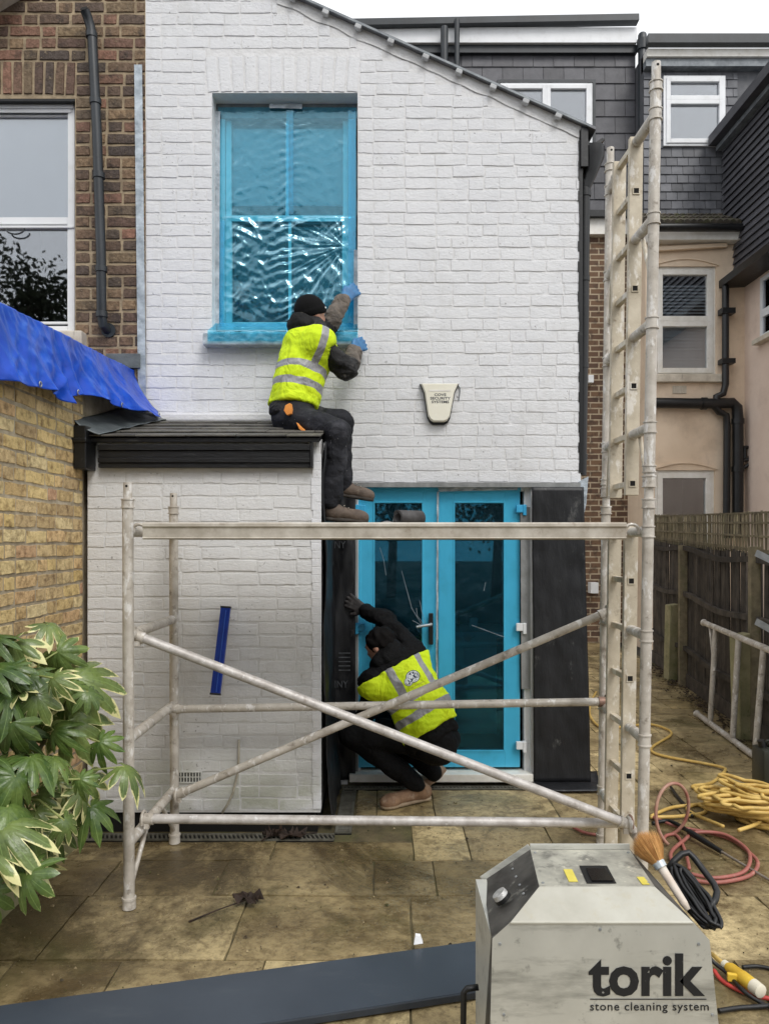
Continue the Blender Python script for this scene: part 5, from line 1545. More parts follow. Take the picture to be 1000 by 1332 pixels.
for (bd_, sz, px, py, rz_) in MEMB_PRINT:
    text(m2o, 'print', bd_, sz, (WX(px), YW - .045, WZ(py)), MAT['print'], sx=.8)
for k in range(5):
    m = MB(); m.box((WX(441), YW - .0452, WZ(849 + 5.5*k)), (WX(456), YW - .0445, WZ(847.6 + 5.5*k))); m.build('print_line', MAT['print'], m2o)
# grit, moss crumbs and leaf bits on the paving
MAT['grit'] = mk('grit', (0,0,0,1), None, 60, .5, .7, .9, ramp=[C(60,48,34), C(150,136,106), C(80,84,40), C(46,38,28), C(176,160,124), C(96,76,50)])
m = MB(); rg = random.Random(55); rv = []
for k in range(2600):
    x_ = rg.uniform(-1.75, 3.3); y_ = rg.uniform(2.2, 9.5) if rg.random() < .5 else rg.uniform(2.2, 5.2)
    if y_ > 4.4 and x_ < -.25: continue
    if y_ > 5.3 and x_ < 1.5: continue
    r_ = rg.uniform(.0015, .005) if rg.random() < .93 else rg.uniform(.006, .014)
    a = rg.uniform(0, 6.3); c_ = Vector((x_, y_, .001)); h_ = min(.006, r_ * rg.uniform(.5, 1.1))
    pts = [c_ + Vector((math.cos(a + q_*2.1) * r_ * rg.uniform(.6, 1.3), math.sin(a + q_*2.1) * r_ * rg.uniform(.6, 1.3), 0)) for q_ in range(3)]
    top = c_ + Vector((0, 0, h_ + .003))
    m.add(pts + [top], [(0, 1, 3), (1, 2, 3), (2, 0, 3)]); rv += [rg.random()] * 4
o = m.build('grit', MAT['grit'], None)
at = o.data.attributes.new('rnd', 'FLOAT', 'POINT'); at.data.foreach_set('value', rv)
tag(o, 'grit, moss crumbs and leaf bits strewn over the paving', 'grit', kind='stuff')

# ================================================================= CLEANING MACHINE
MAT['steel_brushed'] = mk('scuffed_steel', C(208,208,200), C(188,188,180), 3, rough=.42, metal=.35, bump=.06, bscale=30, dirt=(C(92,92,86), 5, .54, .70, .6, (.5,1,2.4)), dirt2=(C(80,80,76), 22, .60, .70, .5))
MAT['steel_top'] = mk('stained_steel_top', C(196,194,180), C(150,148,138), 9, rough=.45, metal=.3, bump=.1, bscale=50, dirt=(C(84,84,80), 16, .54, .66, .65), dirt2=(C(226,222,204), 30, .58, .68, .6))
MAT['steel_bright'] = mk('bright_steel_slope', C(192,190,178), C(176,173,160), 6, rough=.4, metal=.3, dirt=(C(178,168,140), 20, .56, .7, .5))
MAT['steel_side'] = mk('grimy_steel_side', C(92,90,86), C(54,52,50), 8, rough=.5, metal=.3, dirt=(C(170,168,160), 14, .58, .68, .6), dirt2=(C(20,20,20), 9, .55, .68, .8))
MAT['rubber'] = mk('black_rubber', C(20,21,22), C(13,13,14), 20, rough=.45, bump=.1, bscale=60)
mc = thing('cleaning_machine', (.60, 2.32, 0), 'boxy stainless steel cleaning machine with black lettering in foreground', 'machine')
F0 = 2.10
A = dict(fl=(.300, F0, .655), fr=(.905, F0, .650), f1=(.350, F0, .700), f2=(.860, F0, .700), t1=(.452, 2.205, .752), t2=(.790, 2.205, .752), r1=(.475, 2.46, .756), r2=(.800, 2.46, .756), bl=(.325, 2.51, .628), br=(.900, 2.51, .628))
fl, fr_, f1, f2, t1, t2, r1, r2, bl2, br = [A[k] for k in ('fl','fr','f1','f2','t1','t2','r1','r2','bl','br')]
m = MB(); m.add([(.286, F0, .06), (.968, F0, .06), fr_, f2, f1, fl], [(0, 1, 2, 3, 4, 5)]); m.prism([(.302, F0 + .002, .06), (.903, F0 + .002, .06), (.903, F0 + .002, .64), (.302, F0 + .002, .64)], (0, .40, 0))
body = m.build('front_panel', MAT['steel_brushed'], mc)
m = MB(); m.prism([f1, f2, t2, t1], (0, .004, -.006)); m.build('front_slope', MAT['steel_bright'], mc, bevel=.0015)
m = MB(); m.prism([t1, t2, r2, r1], (0, 0, -.006)); m.build('top_panel', MAT['steel_top'], mc, bevel=.0015)
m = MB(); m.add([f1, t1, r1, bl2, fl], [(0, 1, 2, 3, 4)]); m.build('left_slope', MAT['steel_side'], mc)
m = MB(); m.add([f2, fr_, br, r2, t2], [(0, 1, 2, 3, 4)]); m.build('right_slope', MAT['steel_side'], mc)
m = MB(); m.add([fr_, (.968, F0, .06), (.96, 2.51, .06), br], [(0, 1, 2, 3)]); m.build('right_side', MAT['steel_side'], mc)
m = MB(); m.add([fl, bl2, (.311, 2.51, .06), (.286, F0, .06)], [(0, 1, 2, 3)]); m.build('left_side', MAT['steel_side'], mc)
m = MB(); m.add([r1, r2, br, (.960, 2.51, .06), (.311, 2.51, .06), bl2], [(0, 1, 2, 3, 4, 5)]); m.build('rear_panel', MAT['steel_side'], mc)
m = MB()
for a, b in ((r1, r2), (bl2, r1)): 
    a2, b2 = Vector(a), Vector(b); m.bar(a2 + Vector((0, .004, .006)), b2 + Vector((0, .004, .006)), .006, .022)
m.build('rear_lip', MAT['steel_brushed'], mc, bevel=.001)
# display recess
def topp(u, v, dz=0.0):
    a = Vector(t1).lerp(Vector(t2), u); b = Vector(r1).lerp(Vector(r2), u); p = a.lerp(b, v); p.z += dz; return p
u0, u1, v0, v1 = .42, .68, .06, .52
m = MB()
m.add([topp(u0, v0, .002), topp(u1, v0, .002), topp(u1, v1, .002), topp(u0, v1, .002), topp(u0 + .06, v0 + .1, -.03), topp(u1 - .02, v0 + .1, -.03), topp(u1 - .02, v1 - .02, -.03), topp(u0 + .06, v1 - .02, -.03)], [(0, 1, 2, 3)])
rec = m.build('display_recess', MAT['rubber'], mc)
m = MB(); m.prism([topp(u0 + .05, v0 + .04, .003), topp(u1 - .02, v0 + .04, .003), topp(u1 - .04, v1 - .1, .003), topp(u0 + .05, v1 - .1, .003)], (0, 0, .003)); m.build('display', mk('black_display', C(10,11,14), rough=.15), rec)
MAT['sticker'] = mk('yellow_sticker', C(220,206,96), C(206,190,80), 20, rough=.5)
for (ua, ub, va, vb) in ((.27, .35, .10, .42), (.90, .965, .03, .22)):
    m = MB(); m.prism([topp(ua, va, .0015), topp(ub, va, .0015), topp(ub - .01, vb, .0015), topp(ua - .01, vb, .0015)], (0, 0, .001)); m.build('sticker', MAT['sticker'], mc)
# filler cap on left slope
cpos = (Vector(f1) + Vector(t1) + Vector(r1) + Vector(bl2) + Vector(fl)) / 5 + Vector((-.025, -.03, -.004))
nrm = (Vector(bl2) - Vector(f1)).cross(Vector(r1) - Vector(f1)).normalized()
if nrm.z < 0: nrm = -nrm
m = MB(); m.tube(cpos, cpos + nrm * .012, .026, n=20); cap = m.build('filler_neck', MAT['rubber'], mc, smooth='auto')
m = MB(); m.tube(cpos + nrm * .011, cpos + nrm * .026, .024, .022, n=24); m.build('filler_cap', mk('silver_cap', C(206,206,204), C(170,170,168), 60, rough=.4, metal=.4, bump=.4, bscale=120), cap, smooth='auto')
m = MB()
for k in range(4):
    p = Vector(t1).lerp(Vector(r1), .15 + .23 * k).lerp(Vector(f1).lerp(Vector(bl2), .2 + .2 * k), .42); m.tube(p, p + nrm * .003, .004, n=8)
m.build('rivet', MAT['galv'], mc)
# screws and seams
for (px, py) in ((650, 1228), (908, 1228), (655, 1320), (926, 1320), (780, 1209)):
    m = MB(); c_ = Vector(((px - CX) * F0 / FPX, F0, CH - (py - HZ) * F0 / FPX)); m.tube(c_ + Vector((0, .001, 0)), c_ + Vector((0, -.0025, 0)), .0048, .004, n=10); m.build('screw', MAT['galv'], mc, smooth='auto')
for u_ in (.04, .96):
    for v_ in (.08, .9):
        m = MB(); c_ = Vector(t1).lerp(Vector(t2), u_).lerp(Vector(r1).lerp(Vector(r2), u_), v_); m.tube(c_, c_ + Vector((0, 0, .0025)), .0045, n=10); m.build('screw', MAT['galv'], mc, smooth='auto')
m = MB(); m.bar(Vector(f1) + Vector((0, -.001, -.003)), Vector(f2) + Vector((0, -.001, -.003)), .003, .004); m.build('fold_edge', MAT['steel_bright'], mc)
# front lettering
MAT['letter'] = mk('black_lettering', C(26,28,32), rough=.5, dirt=(C(150,150,146), 60, .66, .7, .8))
KM = F0 / FPX
def fz(py): return CH - (py - HZ) * KM
def fx(px): return (px - CX) * KM
def fit_text(o, x0, x1, zb, zt=None):
    vs = [v.co for v in o.data.vertices]; a = min(v.x for v in vs); b = max(v.x for v in vs); ymin = 0.0; ymax = max(v.y for v in vs)
    sx = (x1 - x0) / (b - a); sy = sx if zt is None else (zt - zb) / ymax
    for v in o.data.vertices: v.co.x = (v.co.x - a) * sx; v.co.y = v.co.y * sy
    o.location = Vector((x0, F0 - .0012, zb)) - WLOC[mc]
    return o
o = text(mc, 'lettering', 'torik', .12, (0, 0, 0), MAT['letter'], align='LEFT', bold=.0035); fit_text(o, fx(765), fx(916), fz(1293), fz(1240))
o = text(mc, 'lettering', 'stone cleaning system', .04, (0, 0, 0), MAT['letter'], align='LEFT', spacing=1.08, bold=.0); fit_text(o, fx(767), fx(921), fz(1314), fz(1303.5))
m = MB(); m.box((fx(767), F0 - .0016, fz(1300)), (fx(918), F0 - .0004, fz(1299))); m.build('underline', MAT['letter'], mc)
# handles
m = MB(); m.path([P(622, 1284, 2.20), P(607, 1286, 2.20), P(603, 1291, 2.20), P(602, 1345, 2.20), P(606, 1352, 2.20), P(622, 1355, 2.20)], .009, 10); m.build('side_handle', MAT['rubber'], mc, smooth=True)
m = MB(); m.path([P(868, 1132, 2.44), P(876, 1120, 2.45), P(886, 1111, 2.46), P(895, 1109, 2.46), P(903, 1117, 2.45), P(915, 1133, 2.42), P(928, 1150, 2.38), P(932, 1160, 2.36), P(930, 1170, 2.33), P(921, 1184, 2.30)], .0105, 12); m.build('push_handle', MAT['rubber'], mc, smooth=True)
# brush
br_ = thing('paint_brush', P(870, 1170, 2.36), 'round straw bristle brush with white handle tucked into the cable coil', 'brush')
MAT['bristle'] = mk('straw_bristle', (0,0,0,1), None, 60, .5, .8, .7, ramp=[C(236,190,122), C(206,150,84), C(170,114,58), C(226,176,108), C(190,134,72)])
hA, hB = P(857, 1124, 2.34), P(889, 1175, 2.27)
ax = (hA - hB).normalized(); sx_ = ax.orthogonal().normalized(); sy_ = ax.cross(sx_)
m = MB(); rg = random.Random(2)
for k in range(1500):
    a_ = rg.uniform(0, 6.283); r_ = math.sqrt(rg.random())
    d_ = sx_ * math.cos(a_) * r_ + sy_ * math.sin(a_) * r_
    p0 = hA + d_ * .016; L_ = .108 * (1 - .25 * r_ * r_) * rg.uniform(.9, 1.04); p1 = hA + ax * L_ + d_ * (.056 + rg.uniform(-.004, .004))
    pm = (p0 + p1) / 2 + d_ * .006
    s2 = ax.cross(d_ if d_.length > 1e-4 else sx_).normalized() * .0009
    m.add([p0 - s2, p0 + s2, pm + s2, pm - s2, p1], [(0, 1, 2, 3), (3, 2, 4)])
bo_ = m.build('bristles', MAT['bristle'], br_, fix=False)
at = bo_.data.attributes.new('rnd', 'FLOAT', 'POINT'); at.data.foreach_set('value', [random.Random(i // 5).random() for i in range(len(bo_.data.vertices))])
m = MB(); m.path([hA, hA + ax*.03, hA + ax*.06, hA + ax*.07], [.014, .018, .022, .010], 12); m.build('bristle_core', MAT['bristle'], br_, smooth=True)
m = MB(); m.tube(hA - ax * .012, hA + ax * .014, .0185, .0205, n=20); m.build('ferrule', mk('pale_ferrule', C(206,214,218), C(170,178,182), 20, rough=.3, metal=.3), br_, smooth='auto')
m = MB(); m.path([hA - ax * .008, hA - ax * .05, hB, hB - ax * .02], [.014, .013, .012, .008], 14); m.build('handle', mk('white_handle', C(222,214,202), C(200,184,168), 14, rough=.5, dirt=(C(120,96,80), 20, .6, .72, .5)), br_, smooth=True)
# black cable coil on the machine
def loop(c, ax1, ax2, r1, r2, n=40, ph=0, wob=.004, seed=0):
    rg = random.Random(seed)
    return [Vector(c) + Vector(ax1) * math.cos(2*math.pi*k/n + ph) * r1 + Vector(ax2) * math.sin(2*math.pi*k/n + ph) * r2 + Vector((wob*nz(k*.3, seed, 0), wob*nz(k*.3, seed, 5), wob*nz(k*.3, seed, 9))) for k in range(n)]
m = MB()
cc = P(893, 1163, 2.36); la = (P(918, 1200, 2.26) - P(870, 1126, 2.44)); ll = la.length; la.normalize(); lb = Vector((.55, .75, .35)).normalized(); lb = (lb - la * lb.dot(la)).normalized()
lc = la.cross(lb)
for k in range(7):
    m.path(loop(cc + lc * (.008 * (k % 4) - .012) + lb * (.004 * (k // 3)) + Vector((.004*k, -.004*k, 0)), la, lb, ll * .52 - .004 * (k % 3), .022 + .004 * (k % 3), 36, 0, .008, k), .0062, 8, closed=True)
o = m.build('cable_coil', MAT['rubber'], None, smooth=True); tag(o, 'black cable coil hanging over the right slope of the machine', 'cable')

# ================================================================= HOSES, CABLES
MAT['yellow_hose'] = mk('yellow_hose', C(216,184,106), C(194,160,84), 8, rough=.5, dirt=(C(120,98,60), 10, .55, .7, .6))
MAT['red_hose'] = mk('dusty_red_hose', C(166,98,88), C(142,86,76), 9, rough=.5, dirt=(C(190,160,140), 16, .56, .7, .5))
MAT['red_hose2'] = mk('red_cable', C(206,74,66), C(170,58,52), 9, rough=.45)
def catmull(pts, n=8, closed=False):
    pts = [Vector(p) for p in pts]; out_ = []; m_ = len(pts)
    for i in range(m_ if closed else m_ - 1):
        p0 = pts[(i-1) % m_] if closed or i > 0 else pts[0]; p1 = pts[i]; p2 = pts[(i+1) % m_]; p3 = pts[(i+2) % m_] if closed or i < m_ - 2 else pts[-1]
        for k in range(n):
            t = k / n
            out_.append(.5 * ((2*p1) + (p2 - p0)*t + (2*p0 - 5*p1 + 4*p2 - p3)*t*t + (3*p1 - p0 - 3*p2 + p3)*t**3))
    if not closed: out_.append(pts[-1])
    return out_
def hose(name, pts, r, mat, label, cat, z=None, group=None):
    m = MB(); m.path(catmull([G(p[0], p[1], (r + .002) if len(p) < 3 else p[2]) for p in pts]), r, 10)
    o = m.build(name, mat, None, smooth=True); tag(o, label, cat, group); return o
hose('yellow_hose', [(775, 900), (768, 914), (767, 930), (780, 945), (806, 946), (842, 942), (866, 948), (872, 956), (850, 970), (848, 978), (870, 985), (915, 993), (938, 998), (942, 1003), (925, 1018), (902, 1022), (905, 1025), (945, 1028), (1000, 1045), (1040, 1060)], .0115, MAT['yellow_hose'], 'yellow hose snaking along the alley paving from behind the tower', 'hose')
# heap of yellow hose
rg = random.Random(8)
hp0 = thing('hose_heap', G(965, 1075), 'tangled heap of yellow hose on the paving at right edge', 'hose')
base = G(968, 1072, 0)
m = MB()
for k in range(22):
    ca = R(-22 + rg.uniform(-42, 42)); ax1 = Vector((math.cos(ca), math.sin(ca), rg.uniform(-.03, .03))); ax2 = Vector((-math.sin(ca), math.cos(ca), rg.uniform(-.04, .04)))
    c = base + Vector((rg.uniform(-.08, .22), rg.uniform(-.10, .12), .02 + .010 * k))
    pts = [c + ax1 * (math.cos(t) * (.22 + .12 * nz(k*1.7, 1.3, t)) ) + ax2 * (math.sin(t) * (.06 + .08 * abs(nz(k*2.1, t, 3)))) + Vector((0, 0, .015 * nz(t*1.5, k*3.3, 1))) for t in [2*math.pi*q_/16 for q_ in range(16)]]
    for p in pts: p.z = max(p.z, .012)
    m.path(catmull(pts, 4, True), .0125, 8, closed=True)
m.build('hose_loops', MAT['yellow_hose'], hp0, smooth=True)
m = MB(); m.path(catmull([G(846, 1062, .012), G(868, 1052, .012), G(890, 1048, .015), G(940, 1044, .03), G(985, 1046, .08), G(988, 1068, .05), G(960, 1080, .08)]), .0115, 8); m.path(catmull([G(845, 1063, .012), G(880, 1062, .012), G(912, 1058, .012), G(917, 1052, .012), G(905, 1047, .012), G(893, 1052, .012), G(905, 1060, .02), G(940, 1075, .05)]), .0115, 8); m.build('hose_tail', MAT['yellow_hose'], hp0, smooth=True)
# red hose: flat loops and one standing loop
rh = thing('red_hose', G(905, 1110), 'dusty red hose coiled in wide loops on the paving behind the machine', 'hose')
m = MB()
m.path(catmull([G(846, 1062, .012), G(880, 1075, .012), G(915, 1082, .012), G(950, 1092, .012), G(975, 1110, .012), G(985, 1124, .012), G(972, 1140, .012), G(930, 1148, .012), G(895, 1142, .012), G(878, 1128, .012), G(872, 1110, .015), G(888, 1094, .02), G(905, 1083, .025), G(940, 1085, .03), G(968, 1102, .02), G(975, 1118, .02), G(965, 1135, .02), G(930, 1142, .02), G(898, 1137, .02)], 8), .0105, 8)
m.path(catmull([G(800, 1083, .012), G(780, 1086, .012), G(760, 1083, .012), G(745, 1076, .012)]), .009, 8)
m.path(catmull([G(862, 1094, .012), G(866, 1087, .012), G(878, 1086, .012), G(886, 1096, .012), G(892, 1112, .02), G(896, 1130, .03)]), .0095, 8)
m.build('flat_loops', MAT['red_hose'], rh, smooth=True)
m = MB(); cY = 4.45; c0 = P(874, 1057, cY)
m.path([c0 + Vector((math.sin(t) * 27 * cY / FPX, .10 * math.sin(t * .5), math.cos(t) * 38 * cY / FPX)) + Vector((.0, 0, .0)) for t in [R(-150) + R(330) * k / 34 for k in range(35)]], .010, 8); m.build('standing_loop', mk('faded_hose', C(186,150,130), C(160,110,96), 9, rough=.5, dirt=(C(150,66,58), 8, .5, .64, .8)), rh, smooth=True)
# lance with black grip
ln_ = thing('spray_lance', G(925, 1095), 'steel spray lance with black grip lying among the hoses', 'lance')
a, b, c_, d_ = G(896, 1082, .04), G(938, 1108, .025), G(1000, 1145, .012), G(1040, 1170, .012)
m = MB(); m.path([a, a.lerp(b, .5), b], [.018, .017, .013], 12); m.build('grip', MAT['rubber'], ln_, smooth='auto')
m = MB(); m.path([b, c_, d_], .0075, 10); m.build('tube', mk('dull_steel', C(160,150,140), C(128,118,108), 14, rough=.4, metal=.5), ln_, smooth='auto')
m = MB(); m.path(catmull([a, G(880, 1072, .03), G(866, 1068, .02), G(848, 1071, .014)]), .012, 10); m.build('lance_hose', MAT['rubber'], ln_, smooth=True)
hose('black_hose', [(872, 1024), (882, 1038), (893, 1050), (900, 1062)], .010, MAT['rubber'], 'short black hose end on the paving by the yellow hose tail', 'hose')
hose('black_cable', [(915, 1232, .10), (926, 1250, .05), (945, 1266, .03), (965, 1288, .03), (990, 1305, .012), (1020, 1318, .012)], .008, MAT['rubber'], 'black cable crossing over the yellow plug beside the machine', 'cable')
hose('black_lead', [(934, 1315), (960, 1311), (1000, 1308), (1050, 1300)], .009, MAT['rubber'], 'black lead on the paving below the red cable at right corner', 'cable')
hose('black_lead', [(965, 1258), (985, 1257), (1010, 1262)], .008, MAT['rubber'], 'short black lead on the paving above the yellow plug', 'cable')
hose('red_cable', [(928, 1262, .02), (938, 1275), (958, 1287), (985, 1296), (1030, 1304)], .0085, MAT['red_hose2'], 'bright red cable on the paving below the yellow plug', 'cable')
# yellow plug
pa, pb = G(937, 1251, .04), G(992, 1292, .04); dd = (pb - pa)
pg = thing('site_plug', (pa + pb) / 2 - Vector((0, 0, .04)), 'yellow site power plug and socket lying on paving beside the machine', 'plug')
def dpt(t): return pa + dd * t
m = MB(); m.path([dpt(.16), dpt(.25), dpt(.5), dpt(.52), dpt(.78)], [.017, .025, .026, .028, .027], 16); m.build('plug_body', mk('yellow_plastic', C(234,196,70), C(214,172,54), 10, rough=.4), pg, smooth='auto')
m = MB(); MAT['pale_plastic'] = mk('pale_plastic', C(222,216,196), rough=.4); m.path([dpt(.08), dpt(.17)], [.018, .018], 14); m.build('end_ring', MAT['pale_plastic'], pg, smooth='auto'); m = MB(); m.path([dpt(.78), dpt(.95), dpt(.97)], [.028, .026, .018], 16); m.build('end_ring', MAT['pale_plastic'], pg, smooth='auto')
m = MB(); m.path([dpt(-.18) + Vector((0, .02, 0)), dpt(0), dpt(.09)], .009, 10); m.build('lead', MAT['yellow_hose'], pg, smooth=True)
m = MB(); c = dpt(.5); sd = dd.cross(Vector((0, 0, 1))).normalized(); m.bar(c + sd * .02, c + sd * .052 - dd * .08, .018, .03); m.build('flap', mk('yellow_plastic_flap', C(228,190,66), rough=.4), pg, bevel=.004)

# jerry can
jc = thing('jerry_can', G(1012, 1046), 'dark green jerry can standing at right edge before the leaning frame', 'jerry can')
c = G(1016, 1046); hw, hd2, hh = .165, .09, .385
m = MB(); m.box((c.x - hw, c.y - hd2, .004), (c.x + hw, c.y + hd2, hh)); 
MAT['can'] = mk('dark_green_can', C(44,46,36), C(30,32,26), 8, rough=.4, dirt=(C(84,82,66), 10, .6, .72, .4))
bd_ = m.build('body', MAT['can'], jc, bevel=.028, smooth='auto')
m = MB()
for s_ in (-1, 0, 1): m.path([(c.x - .09, c.y + s_ * .04, hh - .005), (c.x - .08, c.y + s_ * .04, hh + .03), (c.x + .05, c.y + s_ * .04, hh + .03), (c.x + .06, c.y + s_ * .04, hh - .005)], .010, 8)
m.build('handle', MAT['can'], jc, smooth=True)
m = MB(); m.tube((c.x - .125, c.y, hh - .01), (c.x - .14, c.y, hh + .045), .024, n=14); m.build('spout_cap', MAT['rubber'], jc, smooth='auto')
m = MB()
for s_ in (-1, 1): m.bar((c.x - s_*.12, c.y - hd2 - .002, .06), (c.x + s_*.12, c.y - hd2 - .002, hh - .06), .016, .008, up=(0, 1, 0))
m.build('pressed_rib', MAT['can'], jc)

# ================================================================= PEOPLE (smooth-union bodies meshed with surface nets)
def V3(*a): return np.array(a, dtype=np.float64)
def cap(a, b, ra, rb, flat=None):
    a = np.array(a, float); b = np.array(b, float)
    def f(Q):
        ba = b - a; pa = Q - a
        t = np.clip((pa @ ba) / max(1e-9, ba @ ba), 0, 1)
        d = pa - t[:, None] * ba
        if flat is not None:
            dr, k = flat; dr = np.array(dr, float); dr /= np.linalg.norm(dr)
            d = d + np.outer(d @ dr, dr) * (k - 1)
        return np.linalg.norm(d, axis=1) - (ra + (rb - ra) * t)
    f.lo = np.minimum(a, b) - max(ra, rb) - .03; f.hi = np.maximum(a, b) + max(ra, rb) + .03
    return f
def ell(c, r, M=None):
    c = np.array(c, float); r = np.array(r, float); M = np.eye(3) if M is None else np.array(M)
    def f(Q):
        q = (Q - c) @ M
        k0 = np.linalg.norm(q / r, axis=1); k1 = np.linalg.norm(q / (r * r), axis=1)
        return k0 * (k0 - 1) / np.maximum(k1, 1e-6)
    m = max(r); f.lo = c - m - .03; f.hi = c + m + .03
    return f
def union(fs, k=.03):
    def f(Q):
        d = fs[0](Q)
        for g_ in fs[1:]:
            e = g_(Q); h = np.clip(.5 + .5 * (e - d) / k, 0, 1)
            d = e * (1 - h) + d * h - k * h * (1 - h)
        return d
    f.lo = np.min([g_.lo for g_ in fs], axis=0); f.hi = np.max([g_.hi for g_ in fs], axis=0)
    return f
def grow(g_, r, fold=0.0, fs=9.0, seed=0.0, st=None):
    def f(Q):
        d = g_(Q) - r
        if fold:
            q = Q * fs + seed
            if st is not None:
                s_ = np.array(st, float); s_ /= np.linalg.norm(s_); q = q + np.outer(Q @ s_, s_) * fs * 1.6
            w_ = np.sin(q[:, 0] * 1.7 + 1.3 * np.sin(q[:, 2] * 1.1 + seed)) * np.sin(q[:, 2] * 2.3 + 1.7 * np.sin(q[:, 1] * 1.3)) + .6 * np.sin(q[:, 1] * 2.9 + 2 * np.sin(q[:, 0] * 1.9 + q[:, 2]))
            d = d + fold * (1 - np.abs(w_) * 1.3)
        return d
    f.lo = g_.lo - r - fold; f.hi = g_.hi + r + fold
    return f
def cut(g_, planes=(), subs=()):
    def f(Q):
        d = g_(Q)
        for (p, n) in planes:
            n = np.array(n, float); n /= np.linalg.norm(n); d = np.maximum(d, (Q - np.array(p, float)) @ n)
        for s_ in subs: d = np.maximum(d, -s_(Q))
        return d
    f.lo, f.hi = g_.lo, g_.hi
    return f
def nets(f, h):
    lo, hi = f.lo - 2*h, f.hi + 2*h
    n = np.ceil((hi - lo) / h).astype(int) + 1
    xs_ = [lo[i] + h * np.arange(n[i]) for i in range(3)]
    Q = np.stack(np.meshgrid(*xs_, indexing='ij'), -1).reshape(-1, 3)
    val = np.empty(len(Q))
    for s_ in range(0, len(Q), 200000): val[s_:s_+200000] = f(Q[s_:s_+200000])
    v = val.reshape(n); s = v < 0
    c = [(i, j, k) for i in (0, 1) for j in (0, 1) for k in (0, 1)]
    sub = lambda A, o: A[o[0]:n[0]-1+o[0], o[1]:n[1]-1+o[1], o[2]:n[2]-1+o[2]]
    cnt = sum(sub(s, o).astype(int) for o in c)
    act = (cnt > 0) & (cnt < 8)
    idx = -np.ones(act.shape, int); idx[act] = np.arange(act.sum())
    acc = np.zeros(act.shape + (3,)); num = np.zeros(act.shape)
    for a in c:
        for ax in range(3):
            if a[ax]: continue
            b = list(a); b[ax] = 1; b = tuple(b)
            va, vb = sub(v, a), sub(v, b)
            m_ = (va < 0) != (vb < 0)
            t = np.where(m_, va / np.where(m_, va - vb, 1), 0)
            for q in range(3):
                acc[..., q] += np.where(m_, a[q] + (t if q == ax else 0), 0)
            num += m_
    ii = np.argwhere(act); vert = lo + h * (ii + acc[act] / num[act][:, None])
    faces = []
    for ax in range(3):
        u, w_ = [(1, 2), (2, 0), (0, 1)][ax]
        sl0 = [slice(None)] * 3; sl1 = [slice(None)] * 3
        sl0[ax] = slice(0, -1); sl1[ax] = slice(1, None)
        d = s[tuple(sl0)] != s[tuple(sl1)]
        e = np.argwhere(d)
        ok = (e[:, u] > 0) & (e[:, w_] > 0) & (e[:, u] < n[u]-1) & (e[:, w_] < n[w_]-1)
        e = e[ok]; flip = s[tuple(e.T)]
        def cell(du, dw):
            q = e.copy(); q[:, u] -= du; q[:, w_] -= dw; return idx[tuple(q.T)]
        quad = np.stack([cell(1, 1), cell(0, 1), cell(0, 0), cell(1, 0)], 1)
        quad[~flip] = quad[~flip][:, ::-1]
        faces.append(quad)
    return vert, np.concatenate(faces)
def sdf_part(name, f, h, mat, parent, attrs=None, smooth=2, fine=0.0, fsc=30):
    vert, fc = nets(f, h)
    if smooth:
        for _ in range(smooth):
            acc = np.zeros_like(vert); cn = np.zeros(len(vert))
            for a, b in ((0, 1), (1, 2), (2, 3), (3, 0)):
                np.add.at(acc, fc[:, a], vert[fc[:, b]]); np.add.at(cn, fc[:, a], 1)
                np.add.at(acc, fc[:, b], vert[fc[:, a]]); np.add.at(cn, fc[:, b], 1)
            vert = vert * .45 + .55 * acc / np.maximum(cn, 1)[:, None]
    if fine:
        nr = np.zeros_like(vert)
        fnn = np.cross(vert[fc[:, 2]] - vert[fc[:, 0]], vert[fc[:, 3]] - vert[fc[:, 1]])
        for a in range(4): np.add.at(nr, fc[:, a], fnn)
        nr /= np.maximum(np.linalg.norm(nr, axis=1), 1e-12)[:, None]
        dsp = np.array([(1 - 2.6*abs(mnoise.noise(Vector(q)*fsc + Vector((3.1, 7.7, name.__len__()))))) + .5*(1 - 2.6*abs(mnoise.noise(Vector(q)*fsc*2.1))) for q in (vert * np.array((.8, .8, 2.0)))])
        vert = vert + nr * (dsp * fine)[:, None]
    me = bpy.data.meshes.new(name); me.from_pydata(vert.tolist(), [], fc.tolist())
    for m_ in (mat if isinstance(mat, list) else [mat]): me.materials.append(m_)
    if attrs:
        for nm, fn in attrs.items():
            at = me.attributes.new(nm, 'FLOAT', 'POINT'); at.data.foreach_set('value', np.asarray(fn(vert), dtype=np.float32))
    me.polygons.foreach_set('use_smooth', [True] * len(me.polygons))
    return place(name, me, parent)
def pt(px, py, Y): return np.array(P(px, py, Y))

MAT['jacket'] = mk('dusty_black_jacket', C(30,29,29), C(20,20,21), 12, rough=.7, bump=.5, bscale=22, bdist=.02, dirt=(C(128,122,112), 18, .60, .70, .55), ridge=(8, .5, .05), spec=.2)
MAT['sleeve'] = mk('dusty_grey_sleeve', C(104,96,88), C(70,66,62), 14, rough=.8, bump=.5, bscale=25, bdist=.02, dirt=(C(40,40,40), 12, .55, .7, .6))
MAT['black_cloth'] = mk('black_cloth', C(14,14,16), C(9,9,10), 12, rough=.8, bump=.5, bscale=22, bdist=.02, ridge=(8, .5, .05), spec=.2)
MAT['knit'] = mk('black_knit', C(12,12,13), C(8,8,9), 12, rough=.9, bump=.5, bscale=160, bdist=.004, spec=.2)
MAT['trousers'] = mk('charcoal_trousers', C(44,45,50), C(26,27,31), 7, rough=.8, bump=.4, bscale=26, bdist=.02, dirt=(C(200,200,200), 60, .67, .71, .9), dirt2=(C(84,84,90), 5, .55, .7, .6), ridge=(8, .5, .05), spec=.2)
